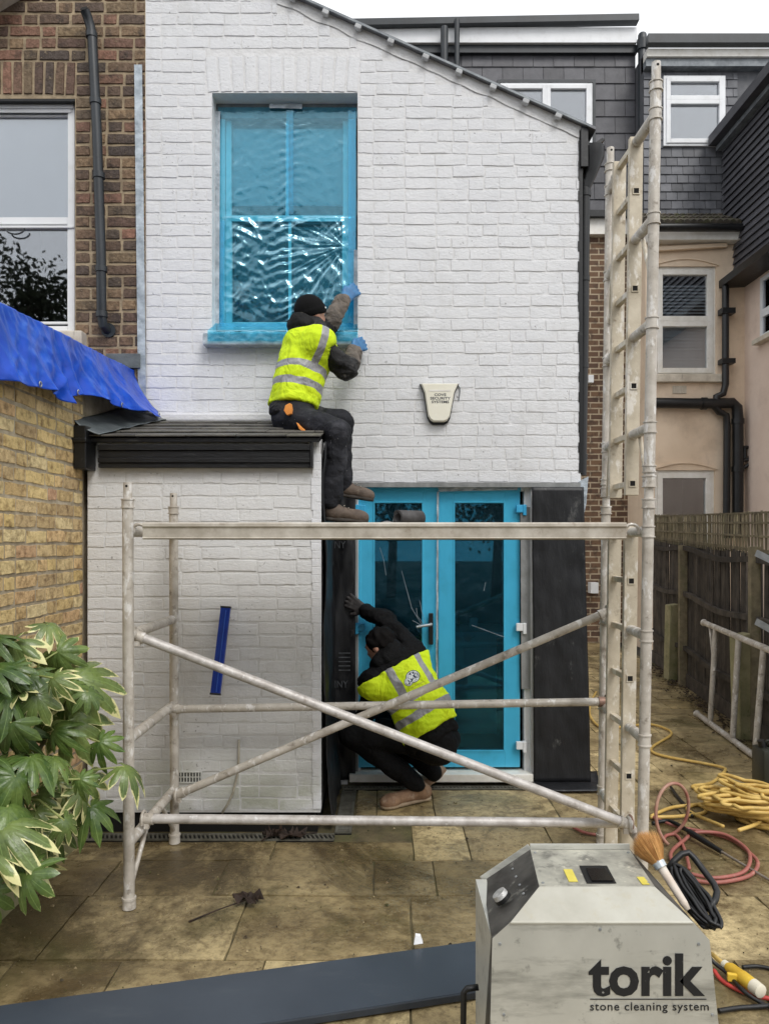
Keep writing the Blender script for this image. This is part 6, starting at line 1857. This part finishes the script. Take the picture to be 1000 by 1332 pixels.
MAT['glove_blue'] = mk('blue_rubber_glove', C(66,124,172), C(52,104,152), 18, rough=.5, bump=.3, bscale=40)
MAT['glove_dark'] = mk('dark_grey_glove', C(58,54,54), C(44,42,42), 18, rough=.7, bump=.4, bscale=40)
MAT['boot'] = mk('worn_brown_boot', C(104,90,78), C(78,66,58), 14, rough=.75, bump=.4, bscale=35, dirt=(C(150,138,122), 20, .58, .7, .5))
MAT['boot_tan'] = mk('dusty_tan_trainer', C(156,124,96), C(118,90,68), 14, rough=.75, bump=.4, bscale=35, dirt=(C(190,172,150), 20, .56, .7, .5))
MAT['sole'] = mk('boot_sole', C(70,64,58), C(50,46,42), 14, rough=.8)
MAT['sole_pale'] = mk('pale_sole', C(178,158,132), C(140,122,100), 14, rough=.8)
MAT['hair'] = mk('dark_hair', C(16,13,12), C(9,8,8), 60, rough=.8, spec=.15)
MAT['orange'] = mk('orange_pocket', C(232,152,70), C(214,132,56), 14, rough=.8)
def m_vest(name, emblem):
    t = NT(name)
    u = t.n('Attribute', attribute_name='spine').outputs['Fac']     # metres up the spine from the hem
    s_ = t.n('Attribute', attribute_name='side').outputs['Fac']     # metres across the back
    yel = t.mix(t.mr(t.noise(5), .3, .7), C(218,240,30), C(196,226,18))
    def band(x, a, b):
        return t.math('MULTIPLY', t.math('GREATER_THAN', x, a), t.math('LESS_THAN', x, b))
    wob = t.math('ADD', u, t.math('MULTIPLY', t.math('SUBTRACT', t.noise(7, detail=2), .5), .03))
    f = t.math('MAXIMUM', band(wob, .10, .150), band(wob, .215, .265))
    top = t.math('GREATER_THAN', wob, .24)
    ab = t.math('ABSOLUTE', s_)
    f = t.math('MAXIMUM', f, t.math('MULTIPLY', top, band(ab, .085, .135)))
    base = t.mix(f, yel, C(150,150,152))
    if emblem:
        du = t.math('DIVIDE', t.math('SUBTRACT', u, .352), .042); dv = t.math('DIVIDE', s_, .050)
        rr = t.math('ADD', t.math('MULTIPLY', du, du), t.math('MULTIPLY', dv, dv))
        du2 = t.math('DIVIDE', t.math('SUBTRACT', u, .335), .028); dv2 = t.math('DIVIDE', t.math('ADD', s_, .045), .030)
        r2_ = t.math('ADD', t.math('MULTIPLY', du2, du2), t.math('MULTIPLY', dv2, dv2))
        rr = t.math('MINIMUM', rr, r2_)
        disc = t.math('LESS_THAN', rr, 1.0)
        ring = band(rr, .55, .80)
        letters = t.math('GREATER_THAN', t.noise(75, detail=2), .5)
        ec = t.mix(t.math('MAXIMUM', ring, t.math('MULTIPLY', letters, t.math('LESS_THAN', rr, .5))), C(44,58,74), C(214,220,222))
        base = t.mix(disc, base, ec)
        line = t.math('MULTIPLY', band(u, .288, .294), t.math('LESS_THAN', ab, .055))
        base = t.mix(line, base, C(190,200,60))
    rough = t.mr(f, 0, 1, .75, .35)
    nb = t.bump(t.noise(14, detail=5), .35, .02)
    nb = t.bump(t.math('ABSOLUTE', t.math('SUBTRACT', t.noise(8, detail=3, rough=.5, dist=.8, stretch=(1, 1, .6)), .5)), .75, .06, nb)
    nb = t.bump(t.noise(260, detail=1), .15, .002, nb)
    return t.done(t.bsdf(base, rough, 0, nb, .4))
MAT['vest1'] = m_vest('hi_vis_vest', False)
MAT['vest2'] = m_vest('hi_vis_vest_emblem', True)

def hand(f_wr, f_kn, fingers_dir, spread, palm_n, length=.085, curl=.25, thumb_side=1, r=.0092):
    """wrist point, knuckle centre, unit vectors; returns list of capsules: palm + five fingers"""
    wr, kn = np.array(f_wr, float), np.array(f_kn, float)
    fd_ = np.array(fingers_dir, float); fd_ /= np.linalg.norm(fd_)
    sp_ = np.array(spread, float); sp_ -= fd_ * (sp_ @ fd_); sp_ /= np.linalg.norm(sp_)
    pn = np.array(palm_n, float); pn /= np.linalg.norm(pn)
    L = [cap(wr, wr + (kn - wr) * .3, .026, .027, (pn, 1.3))]
    for k, (o, ln_) in enumerate(((-.030, .80), (-.010, .96), (.010, 1.0), (.030, .92))):
        b = kn + sp_ * o
        L.append(cap(wr + (kn - wr) * .25 + sp_ * o * .7, b, .016, .0125, (pn, 1.1)))
        d1 = fd_ + sp_ * o * 7; d1 /= np.linalg.norm(d1)
        m1 = b + d1 * length * ln_ * .5
        d2 = d1 + pn * curl; d2 /= np.linalg.norm(d2)
        L.append(cap(b, m1, r * 1.12, r)); L.append(cap(m1, m1 + d2 * length * ln_ * .48, r, r * .85))
    tb = wr + (kn - wr) * .35 + sp_ * .026 * thumb_side
    td = fd_ * .65 + sp_ * thumb_side * .75 + pn * .2; td /= np.linalg.norm(td)
    m1 = tb + td * .042
    L += [cap(wr + (kn - wr) * .2 + sp_ * .012 * thumb_side, tb, .015, .0135), cap(tb, m1, .0125, .011), cap(m1, m1 + (td + fd_ * .5) / np.linalg.norm(td + fd_ * .5) * .032, .011, .0092)]
    return L
def boot(parent, heel, toe, up, mat, sole, shaft_top, name='boot', s=1.0):
    heel, toe, up = np.array(heel, float), np.array(toe, float), np.array(up, float); up /= np.linalg.norm(up)
    d = toe - heel; L = np.linalg.norm(d); d /= L; sd = np.cross(d, up)
    foot = union([cap(heel + d*.02 + up*.045, heel + d*.06 + up*.04, .042*s, .040*s, (sd, 1.15)), cap(heel + d*.07 + up*.048, toe - d*.05 + up*.034, .043*s, .036*s, (sd, .95)), cap(toe - d*.07 + up*.03, toe - d*.03 + up*.028, .042*s, .036*s, (sd, .85)), cap(heel + d*.035 + up*.05, np.array(shaft_top), .043*s, .046*s)], .03)
    foot = cut(foot, [(heel, -up)])
    o = sdf_part(name, foot, .009, mat, parent)
    so_ = union([cap(heel + d*.02, heel + d*.07, .040*s, .036*s), cap(heel + d*.09, toe - d*.05, .036*s, .045*s), cap(toe - d*.07, toe - d*.035, .045*s, .038*s)], .02)
    so_ = cut(so_, [(heel + up*.018, up), (heel - up*.008, -up)])
    sdf_part('sole', so_, .008, sole, o, smooth=1)
    ks = MB()
    for k in range(3):
        c = heel + d*(.10 + .028*k)*1.0 + up*(.094 - .012*k)
        ks.tube(Vector(c - sd*.026), Vector(c + sd*.026), .0035, n=6)
    ks.build('lace', MAT['sill'], o, smooth=True)
def head(parent, c, look, up, cover, face_up=0.0):
    """face with eyes, nose, mouth and ears; `look` is where it faces"""
    c, lk, up = np.array(c, float), np.array(look, float), np.array(up, float)
    lk /= np.linalg.norm(lk); up -= lk * (up @ lk); up /= np.linalg.norm(up); sd = np.cross(lk, up)
    M = np.stack([lk, sd, up], 1)
    L = [ell(c + up*.018, (.098, .076, .092), M), ell(c + lk*.030 - up*.055, (.062, .056, .062), M), cap(c + lk*.098 + up*.0, c + lk*.112 - up*.022, .008, .013), cap(c + lk*.080 + up*.024 - sd*.04, c + lk*.086 + up*.026 + sd*.04, .013, .013),
         cap(c + lk*.083 - up*.060 - sd*.016, c + lk*.083 - up*.060 + sd*.016, .011, .011), ell(c + lk*.076 - up*.095, (.022, .024, .018), M)]
    for s_ in (-1, 1): L.append(ell(c - lk*.005 + sd*s_*.078 - up*.01, (.022, .010, .034), M))
    return L, (lk, sd, up)
def face_bits(parent, c, ax):
    lk, sd, up = ax; c = np.array(c, float)
    for s_ in (-1, 1):
        m = MB(); m.ball(Vector(c + lk*.083 + sd*s_*.032 + up*.006), .0115, 8); m.build('eye', MAT['upvc'], parent, smooth=True)
        m = MB(); m.path([Vector(c + lk*(.094 - .006*abs(k)) + sd*(s_*.032 + k*.016) + up*.030) for k in (-1, 0, 1)], .0045, 6); m.build('eyebrow', MAT['hair'], parent, smooth=True)
    m = MB(); m.path([Vector(c + lk*(.094 - .008*abs(k)) + sd*k*.020 - up*.060) for k in (-1, 0, 1)], .0045, 6); m.build('mouth', mk('lips', C(150,92,84), rough=.5), parent, smooth=True)

# ---------------------------------------------------------------- worker sitting on the lean-to roof
w1 = thing('person', tuple(P(378, 556, 5.0)), 'worker in black beanie and yellow vest sitting on the lean-to roof, reaching to window edge', 'person')
pel = pt(380, 538, 5.02); wst = pt(388, 500, 5.05); chs = pt(401, 458, 5.10); nkb = pt(403, 430, 5.12)
hd_ = pt(404, 409, 5.14)
shR, shL = pt(413, 447, 4.95), pt(410, 440, 5.28)
elR, wrR = pt(452, 482, 5.06), pt(459, 459, 5.27)
knR = pt(466, 450, 5.35)
elL, wrL = pt(432, 416, 5.30), pt(447, 392, 5.38)
knL = pt(457, 380, 5.44)
hpR, hpL = pt(384, 545, 4.93), pt(388, 543, 5.13)
kR, kL = pt(439, 562, 4.74), pt(444, 549, 5.08)
aR, aL = pt(430, 652, 4.76), pt(446, 632, 5.10)
spd = nkb - pel; spd /= np.linalg.norm(spd)
fw = np.array((.80, .42, 0.0)); fw -= spd * (fw @ spd); fw /= np.linalg.norm(fw)      # chest direction
sdv = np.cross(fw, spd)
torso = union([cap(pel, wst, .145, .138, (fw, 1.14)), cap(wst, chs, .140, .158, (fw, 1.18)), cap(chs, nkb - spd*.03, .152, .095, (fw, 1.12)), cap(shR, shL, .076, .076)], .06)
legR = union([cap(hpR, kR, .092, .066), cap(kR, aR, .066, .052)], .03)
legL = union([cap(hpL, kL, .092, .066), cap(kL, aL, .064, .050)], .03)
armR = union([cap(shR, elR, .056, .044), cap(elR, wrR, .045, .034)], .02)
armL = union([cap(shL, elL, .056, .044), cap(elL, wrL, .045, .034)], .02)
lk1 = np.array((.76, .64, .08))
hp, ax1 = head(w1, hd_, lk1, spd * .5 + np.array((0, 0, 1.0)), None)
handR = hand(wrR, knR, (.62, .62, .48), (-.4, -.1, .9), (.3, .95, 0), .080, .35, 1)
handL = hand(wrL, knL, (.55, .55, .62), (-.5, .0, .8), (.85, .3, 0), .075, .4, 1)
bodyS = union([torso, legR, legL, armR, armL] + hp + [cap(nkb - spd*.04, hd_ - spd*.04, .056, .054)] , .03)
b1 = sdf_part('body', union([bodyS] + handR + handL, .012), .013, MAT['skin'], w1)
face_bits(w1, hd_, ax1)
jk = union([cut(torso, [(pel - spd*.02, -spd)]), armR, armL, cap(chs, nkb, .12, .085)], .035)
jk = cut(grow(jk, .022, .010, 8, 1.0), [(wrR + (wrR - elR)*.05, wrR - elR)] if False else [], [ell(hd_ + spd*.03, (.10, .10, .12))])
def fore(Q):
    def seg(a, b):
        ba = b - a; t = np.clip(((Q - a) @ ba) / (ba @ ba), 0, 1); return np.linalg.norm(Q - (a + t[:, None]*ba), axis=1), t
    d1, t1_ = seg(elR, wrR); d2, t2_ = seg(elL, wrL)
    g1 = np.where((d1 < .085) & (Q[:, 1] > 5.1), t1_, 0); g2 = np.where(d2 < .085, .4 + t2_, 0)
    return np.maximum(g1, g2)
def m_jacket():
    t = NT('jacket_with_dusty_cuffs')
    a = t.n('Attribute', attribute_name='fore').outputs['Fac']
    f = t.mr(t.math('ADD', a, t.math('MULTIPLY', t.math('SUBTRACT', t.noise(14), .5), .5)), .25, .5)
    base = t.mix(t.mr(t.noise(12), .35, .65), C(30,29,30), C(18,18,19))
    base = t.mix(t.mr(t.noise(20, detail=7), .60, .70, 0, .5), base, C(126,122,116))
    gs = t.mix(t.mr(t.noise(16), .35, .65), C(118,108,98), C(82,76,70))
    base = t.mix(f, base, gs)
    return t.done(t.bsdf(base, .7, 0, t.bump(t.math('ABSOLUTE', t.math('SUBTRACT', t.noise(10, detail=3, rough=.5, dist=.8), .5)), .7, .05, t.bump(t.noise(22, detail=5), .4, .02)), .4))
sdf_part('jacket', jk, .0105, m_jacket(), w1, {'fore': fore}, fine=.0055, fsc=11)
hood = union([ell(nkb - fw*.075 + spd*.005, (.085, .12, .075), np.stack([fw, sdv, spd], 1)), cap(nkb - fw*.05 + sdv*.09 + spd*.0, nkb + fw*.085 + sdv*.05 - spd*.01, .045, .030), cap(nkb - fw*.05 - sdv*.09, nkb + fw*.085 - sdv*.05 - spd*.01, .045, .030), cap(nkb + fw*.06 + sdv*.03 - spd*.02, nkb + fw*.10 - sdv*.03 + spd*.005, .035, .028)], .03)
sdf_part('hood', grow(hood, .004, .008, 11, 2.0), .009, MAT['jacket'], w1)
ax = ax1; M1 = np.stack([ax[0], ax[1], ax[2]], 1)
bean = cut(ell(hd_ + ax[2]*.026 - ax[0]*.004, (.114, .098, .108), M1), [(hd_ - ax[2]*.018 - ax[0]*.01, -ax[2]*.92 + ax[0]*.30)])
rim = cut(ell(hd_ + ax[2]*.028 - ax[0]*.004, (.120, .104, .112), M1), [(hd_ - ax[2]*.022 - ax[0]*.01, -ax[2]*.92 + ax[0]*.30), (hd_ + ax[2]*.022 - ax[0]*.01, ax[2]*.92 - ax[0]*.30)])
bo = sdf_part('beanie', union([bean, rim], .006), .008, MAT['knit'], w1)
m = MB(); c = hd_ + ax[2]*.050 + ax[0]*.085 - ax[1]*.07 ; m.ball(Vector(hd_ + ax[2]*.034 + ax[0]*.068 + (ax[1] if ax[1][1] < 0 else -ax[1])*.082), .007, 6); m.build('beanie_tag', MAT['upvc'], bo)
hem = pel + spd*.045
armhole = [grow(armR, .028), grow(armL, .028)]
vs_ = cut(grow(torso, .044, .010, 5.5, 3.0), [(hem, -spd * .95 + fw * .10), (nkb - spd*.055, spd)], [grow(union([cap(shR + (shR - chs)*.12, elR, .050, .05)]), .018), grow(union([cap(shL + (shL - chs)*.12, elL, .050, .05)]), .018), cap(nkb - spd*.10 + fw*.12, nkb + spd*.1 + fw*.05, .07, .10)])
sdf_part('hi_vis_vest', vs_, .009, MAT['vest1'], w1, {'spine': lambda Q: (Q - hem) @ spd, 'side': lambda Q: (Q - chs) @ fw + .115}, fine=.004, fsc=8)
tr_ = union([grow(legR, .013), grow(legL, .013), cut(grow(union([cap(pel - spd*.02, pel + spd*.06, .14, .13, (fw, 1.12)), cap(hpR, hpL, .10, .10)], .05), .008), [(pel + spd*.085, spd)])], .04)
sdf_part('trousers', cut(grow(tr_, 0, .008, 8, 5.0), [(aR + np.array((0, 0, -.02)), (0, 0, -1))] if False else []), .011, MAT['trousers'], w1, fine=.0035, fsc=7)
for pts_, Yb in ((((369, 534), (371, 527), (377, 524), (379, 538), (373, 540)), 4.775), (((385, 549), (390, 554), (397, 560), (396, 563), (389, 558)), 4.735)):
    m = MB(); m.prism([P(x_, y_, Yb) for x_, y_ in pts_], (.01, .05, 0)); m.build('pocket_lining', MAT['orange'], w1, bevel=.004)
for gname, hnd, mt_, wr_, kn_ in (('glove', handR, 'glove_blue', wrR, knR), ('glove', handL, 'glove_blue', wrL, knL)):
    gl_ = grow(union(hnd + [cap(wr_ - (kn_ - wr_)*.35, wr_, .033, .031)], .012), .004)
    sdf_part(gname, gl_, .006, MAT[mt_], w1, smooth=1)
boot(w1, aR + V3(-.02, -.0, -.115), aR + V3(.235, .02, -.135), (0.07, 0, 1), MAT['boot'], MAT['sole'], aR + V3(0, 0, .0))
boot(w1, aL + V3(-.02, .0, -.065), aL + V3(.205, .02, -.10), (0.15, 0, 1), MAT['boot'], MAT['sole'], aL + V3(0, 0, .03))

# ---------------------------------------------------------------- worker crouching at the doors
w2 = thing('person', tuple(G(535, 1045)), 'worker in dark hood and yellow vest crouching with one hand on door frame', 'person')
pel = pt(560, 955, 5.02); wst = pt(550, 925, 5.05); chs = pt(527, 888, 5.12); nkb = pt(508, 862, 5.16)
hd_ = pt(495, 840, 5.17)
shL, shR = pt(486, 888, 5.06), pt(536, 851, 5.18)
elR, wrR = pt(503, 808, 5.34), pt(476, 795, 5.40); knR = pt(463, 787, 5.42)
elL, wrL = pt(480, 924, 5.12), pt(462, 946, 5.26); knL = pt(452, 955, 5.30)
hpL, hpR = pt(545, 962, 5.06), pt(574, 962, 5.10)
kL, kR = pt(456, 955, 5.10), pt(500, 950, 5.38)
aL, aR = pt(540, 1018, 5.06), pt(563, 1004, 5.26)
spd = nkb - pel; spd /= np.linalg.norm(spd)
fw = np.array((-.35, .85, -.10)); fw -= spd * (fw @ spd); fw /= np.linalg.norm(fw)
sdv = np.cross(fw, spd)
torso = union([cap(pel, wst, .158, .150, (fw, 1.12)), cap(wst, chs, .150, .162, (fw, 1.17)), cap(chs, nkb - spd*.03, .156, .10, (fw, 1.12)), cap(shR, shL, .075, .075)], .06)
legR = union([cap(hpR, kR, .095, .068), cap(kR, aR, .066, .05)], .03)
legL = union([cap(hpL, kL, .095, .070), cap(kL, aL, .068, .052)], .03)
armR = union([cap(shR, elR, .056, .046), cap(elR, wrR, .046, .034)], .02)
armL = union([cap(shL, elL, .058, .046), cap(elL, wrL, .046, .034)], .02)
lk2 = np.array((-.85, .42, -.45))
hp, ax2 = head(w2, hd_, lk2, spd * .7 + np.array((0, 0, 1.0)), None)
handR = hand(wrR, knR, (-.80, .15, .45), (.45, .0, .85), (.1, 1, 0), .082, .15, -1)
handL = hand(wrL, knL, (-.6, .4, -.4), (.4, .3, .7), (.3, .8, 0), .08, .4, 1)
bodyS = union([torso, legR, legL, armR, armL] + hp + [cap(nkb - spd*.04, hd_ - spd*.04, .058, .056)], .03)
sdf_part('body', union([bodyS] + handR + handL, .012), .013, MAT['skin'], w2)
face_bits(w2, hd_, ax2)
jk = union([cut(torso, [(pel - spd*.03, -spd)]), armR, armL], .035)
sdf_part('jacket', cut(grow(jk, .024, .010, 8, 4.0), [], [ell(hd_ + spd*.02, (.09, .09, .11))]), .0105, MAT['black_cloth'], w2, fine=.006, fsc=11)
M2 = np.stack([ax2[0], ax2[1], ax2[2]], 1)
hair = cut(ell(hd_ + ax2[2]*.028 - ax2[0]*.014, (.112, .095, .102), M2), [(hd_ + ax2[2]*.0 + ax2[0]*.055, ax2[0]*.9 - ax2[2]*.5)])
sdf_part('hair', grow(hair, .002, .008, 22, 2.0), .008, MAT['hair'], w2)
hood = union([ell(nkb - fw*.06 + spd*.03, (.085, .13, .085), np.stack([fw, sdv, spd], 1)), cap(nkb + sdv*.09 + spd*.03, nkb + fw*.08 + sdv*.05 + spd*.03, .05, .04), cap(nkb - sdv*.09 + spd*.03, nkb + fw*.08 - sdv*.05 + spd*.03, .05, .04), cap(hd_ - ax2[0]*.07 - ax2[2]*.05, nkb - fw*.03, .07, .08)], .03)
sdf_part('hood', grow(hood, .004, .010, 11, 6.0), .009, MAT['black_cloth'], w2)
hem = pel + spd*.02
vs_ = cut(grow(torso, .048, .012, 5.5, 8.0), [(hem, -spd), (nkb - spd*.05, spd)], [grow(cap(shR + (shR - chs)*.1, elR, .05, .05), .02), grow(cap(shL + (shL - chs)*.1, elL, .052, .05), .02)])
sdf_part('hi_vis_vest', vs_, .009, MAT['vest2'], w2, {'spine': lambda Q: (Q - hem) @ spd, 'side': lambda Q: (Q - chs) @ sdv}, fine=.005, fsc=8)
tr_ = union([grow(legR, .014), grow(legL, .014), cut(grow(union([cap(pel - spd*.06, pel + spd*.05, .145, .14, (fw, 1.1)), cap(hpR, hpL, .105, .105)], .05), .010), [(pel + spd*.08, spd)])], .04)
sdf_part('trousers', grow(tr_, 0, .009, 8, 9.0), .011, MAT['black_cloth'], w2, fine=.0035, fsc=7)
for hnd, wr_, kn_ in ((handR, wrR, knR), (handL, wrL, knL)):
    sdf_part('glove', grow(union(hnd + [cap(wr_ - (kn_ - wr_)*.35, wr_, .033, .031)], .012), .004), .006, MAT['glove_dark'], w2, smooth=1)
gz = G(530, 1050)
hl = np.array(G(556, 1040)); tl = np.array(G(497, 1053)); hl[2] = tl[2] = .012
boot(w2, hl, tl, (0, 0, 1), MAT['boot_tan'], MAT['sole_pale'], aL, 'trainer', 1.12)
hl = np.array(G(574, 1016)); tl = np.array(G(545, 1030)); hl[2] = .03; tl[2] = .012
boot(w2, hl, tl, (0.1, 0, 1), MAT['boot_tan'], MAT['sole_pale'], aR, 'trainer', 1.05)

# ================================================================= TREES BEHIND THE GARDEN (five seen in the window glass, three added)
MAT['tree_leaf'] = mk('dark_foliage', C(58,66,44), C(40,46,32), 2, rough=.8)
MAT['bark'] = mk('bark', C(70,60,50), C(50,42,36), 10, rough=.9, bump=.5)
def tree(x, y, h, seed, label):
    rg = random.Random(seed); t_ = thing('garden_tree', (x, y, 0), label, 'tree', 'trees behind the garden')
    m = MB(); tips = []
    m.path([(x, y, 0), (x + .1, y, h*.3), (x - .05, y + .1, h*.62), (x, y, h*.9)], [.16, .12, .08, .02], 8)
    for k in range(34):
        z0 = h * rg.uniform(.16, .85); a = rg.uniform(0, 6.28); L = rg.uniform(1.4, 2.6) * (1.15 - z0 / h)
        p0 = Vector((x, y, z0)); p1 = p0 + Vector((math.cos(a) * L, math.sin(a) * L, L * .7)); m.path([p0, p0.lerp(p1, .5) + Vector((0, 0, -.08)), p1], [.05, .035, .01], 6); tips.append((p0.lerp(p1, .7), L)); tips.append((p1, L))
    m.build('trunk', MAT['bark'], t_, smooth=True)
    m = MB()
    for c, L in tips:
        for k in range(110):
            p = c + Vector((rg.gauss(0, .42), rg.gauss(0, .42), rg.gauss(0, .4)))
            u_ = Vector((rg.gauss(0, 1), rg.gauss(0, 1), rg.gauss(0, 1))).normalized() * rg.uniform(.06, .13); v_ = u_.orthogonal().normalized() * rg.uniform(.04, .08)
            m.quad(p - u_, p + v_, p + u_, p - v_)
    m.build('crown', MAT['tree_leaf'], t_, fix=False)
for k, (x_, y_, h_) in enumerate(((-13.5, -11, 10.6), (-10.9, -12, 11.3), (-8.4, -11.5, 10.2), (-5.6, -12.5, 10.6), (-3.0, -12, 9.8), (.2, -12.5, 8.4), (3.4, -12, 8.8), (6.8, -12.5, 8.2))):  # last three are unseen, added to darken the sky reflected in door panes
    tree(x_, y_, h_, 60 + k, ['first', 'second', 'third', 'fourth', 'fifth', 'added sixth', 'added seventh', 'added eighth'][k] + ' dark tree from the left behind the garden, mirrored in the glass')
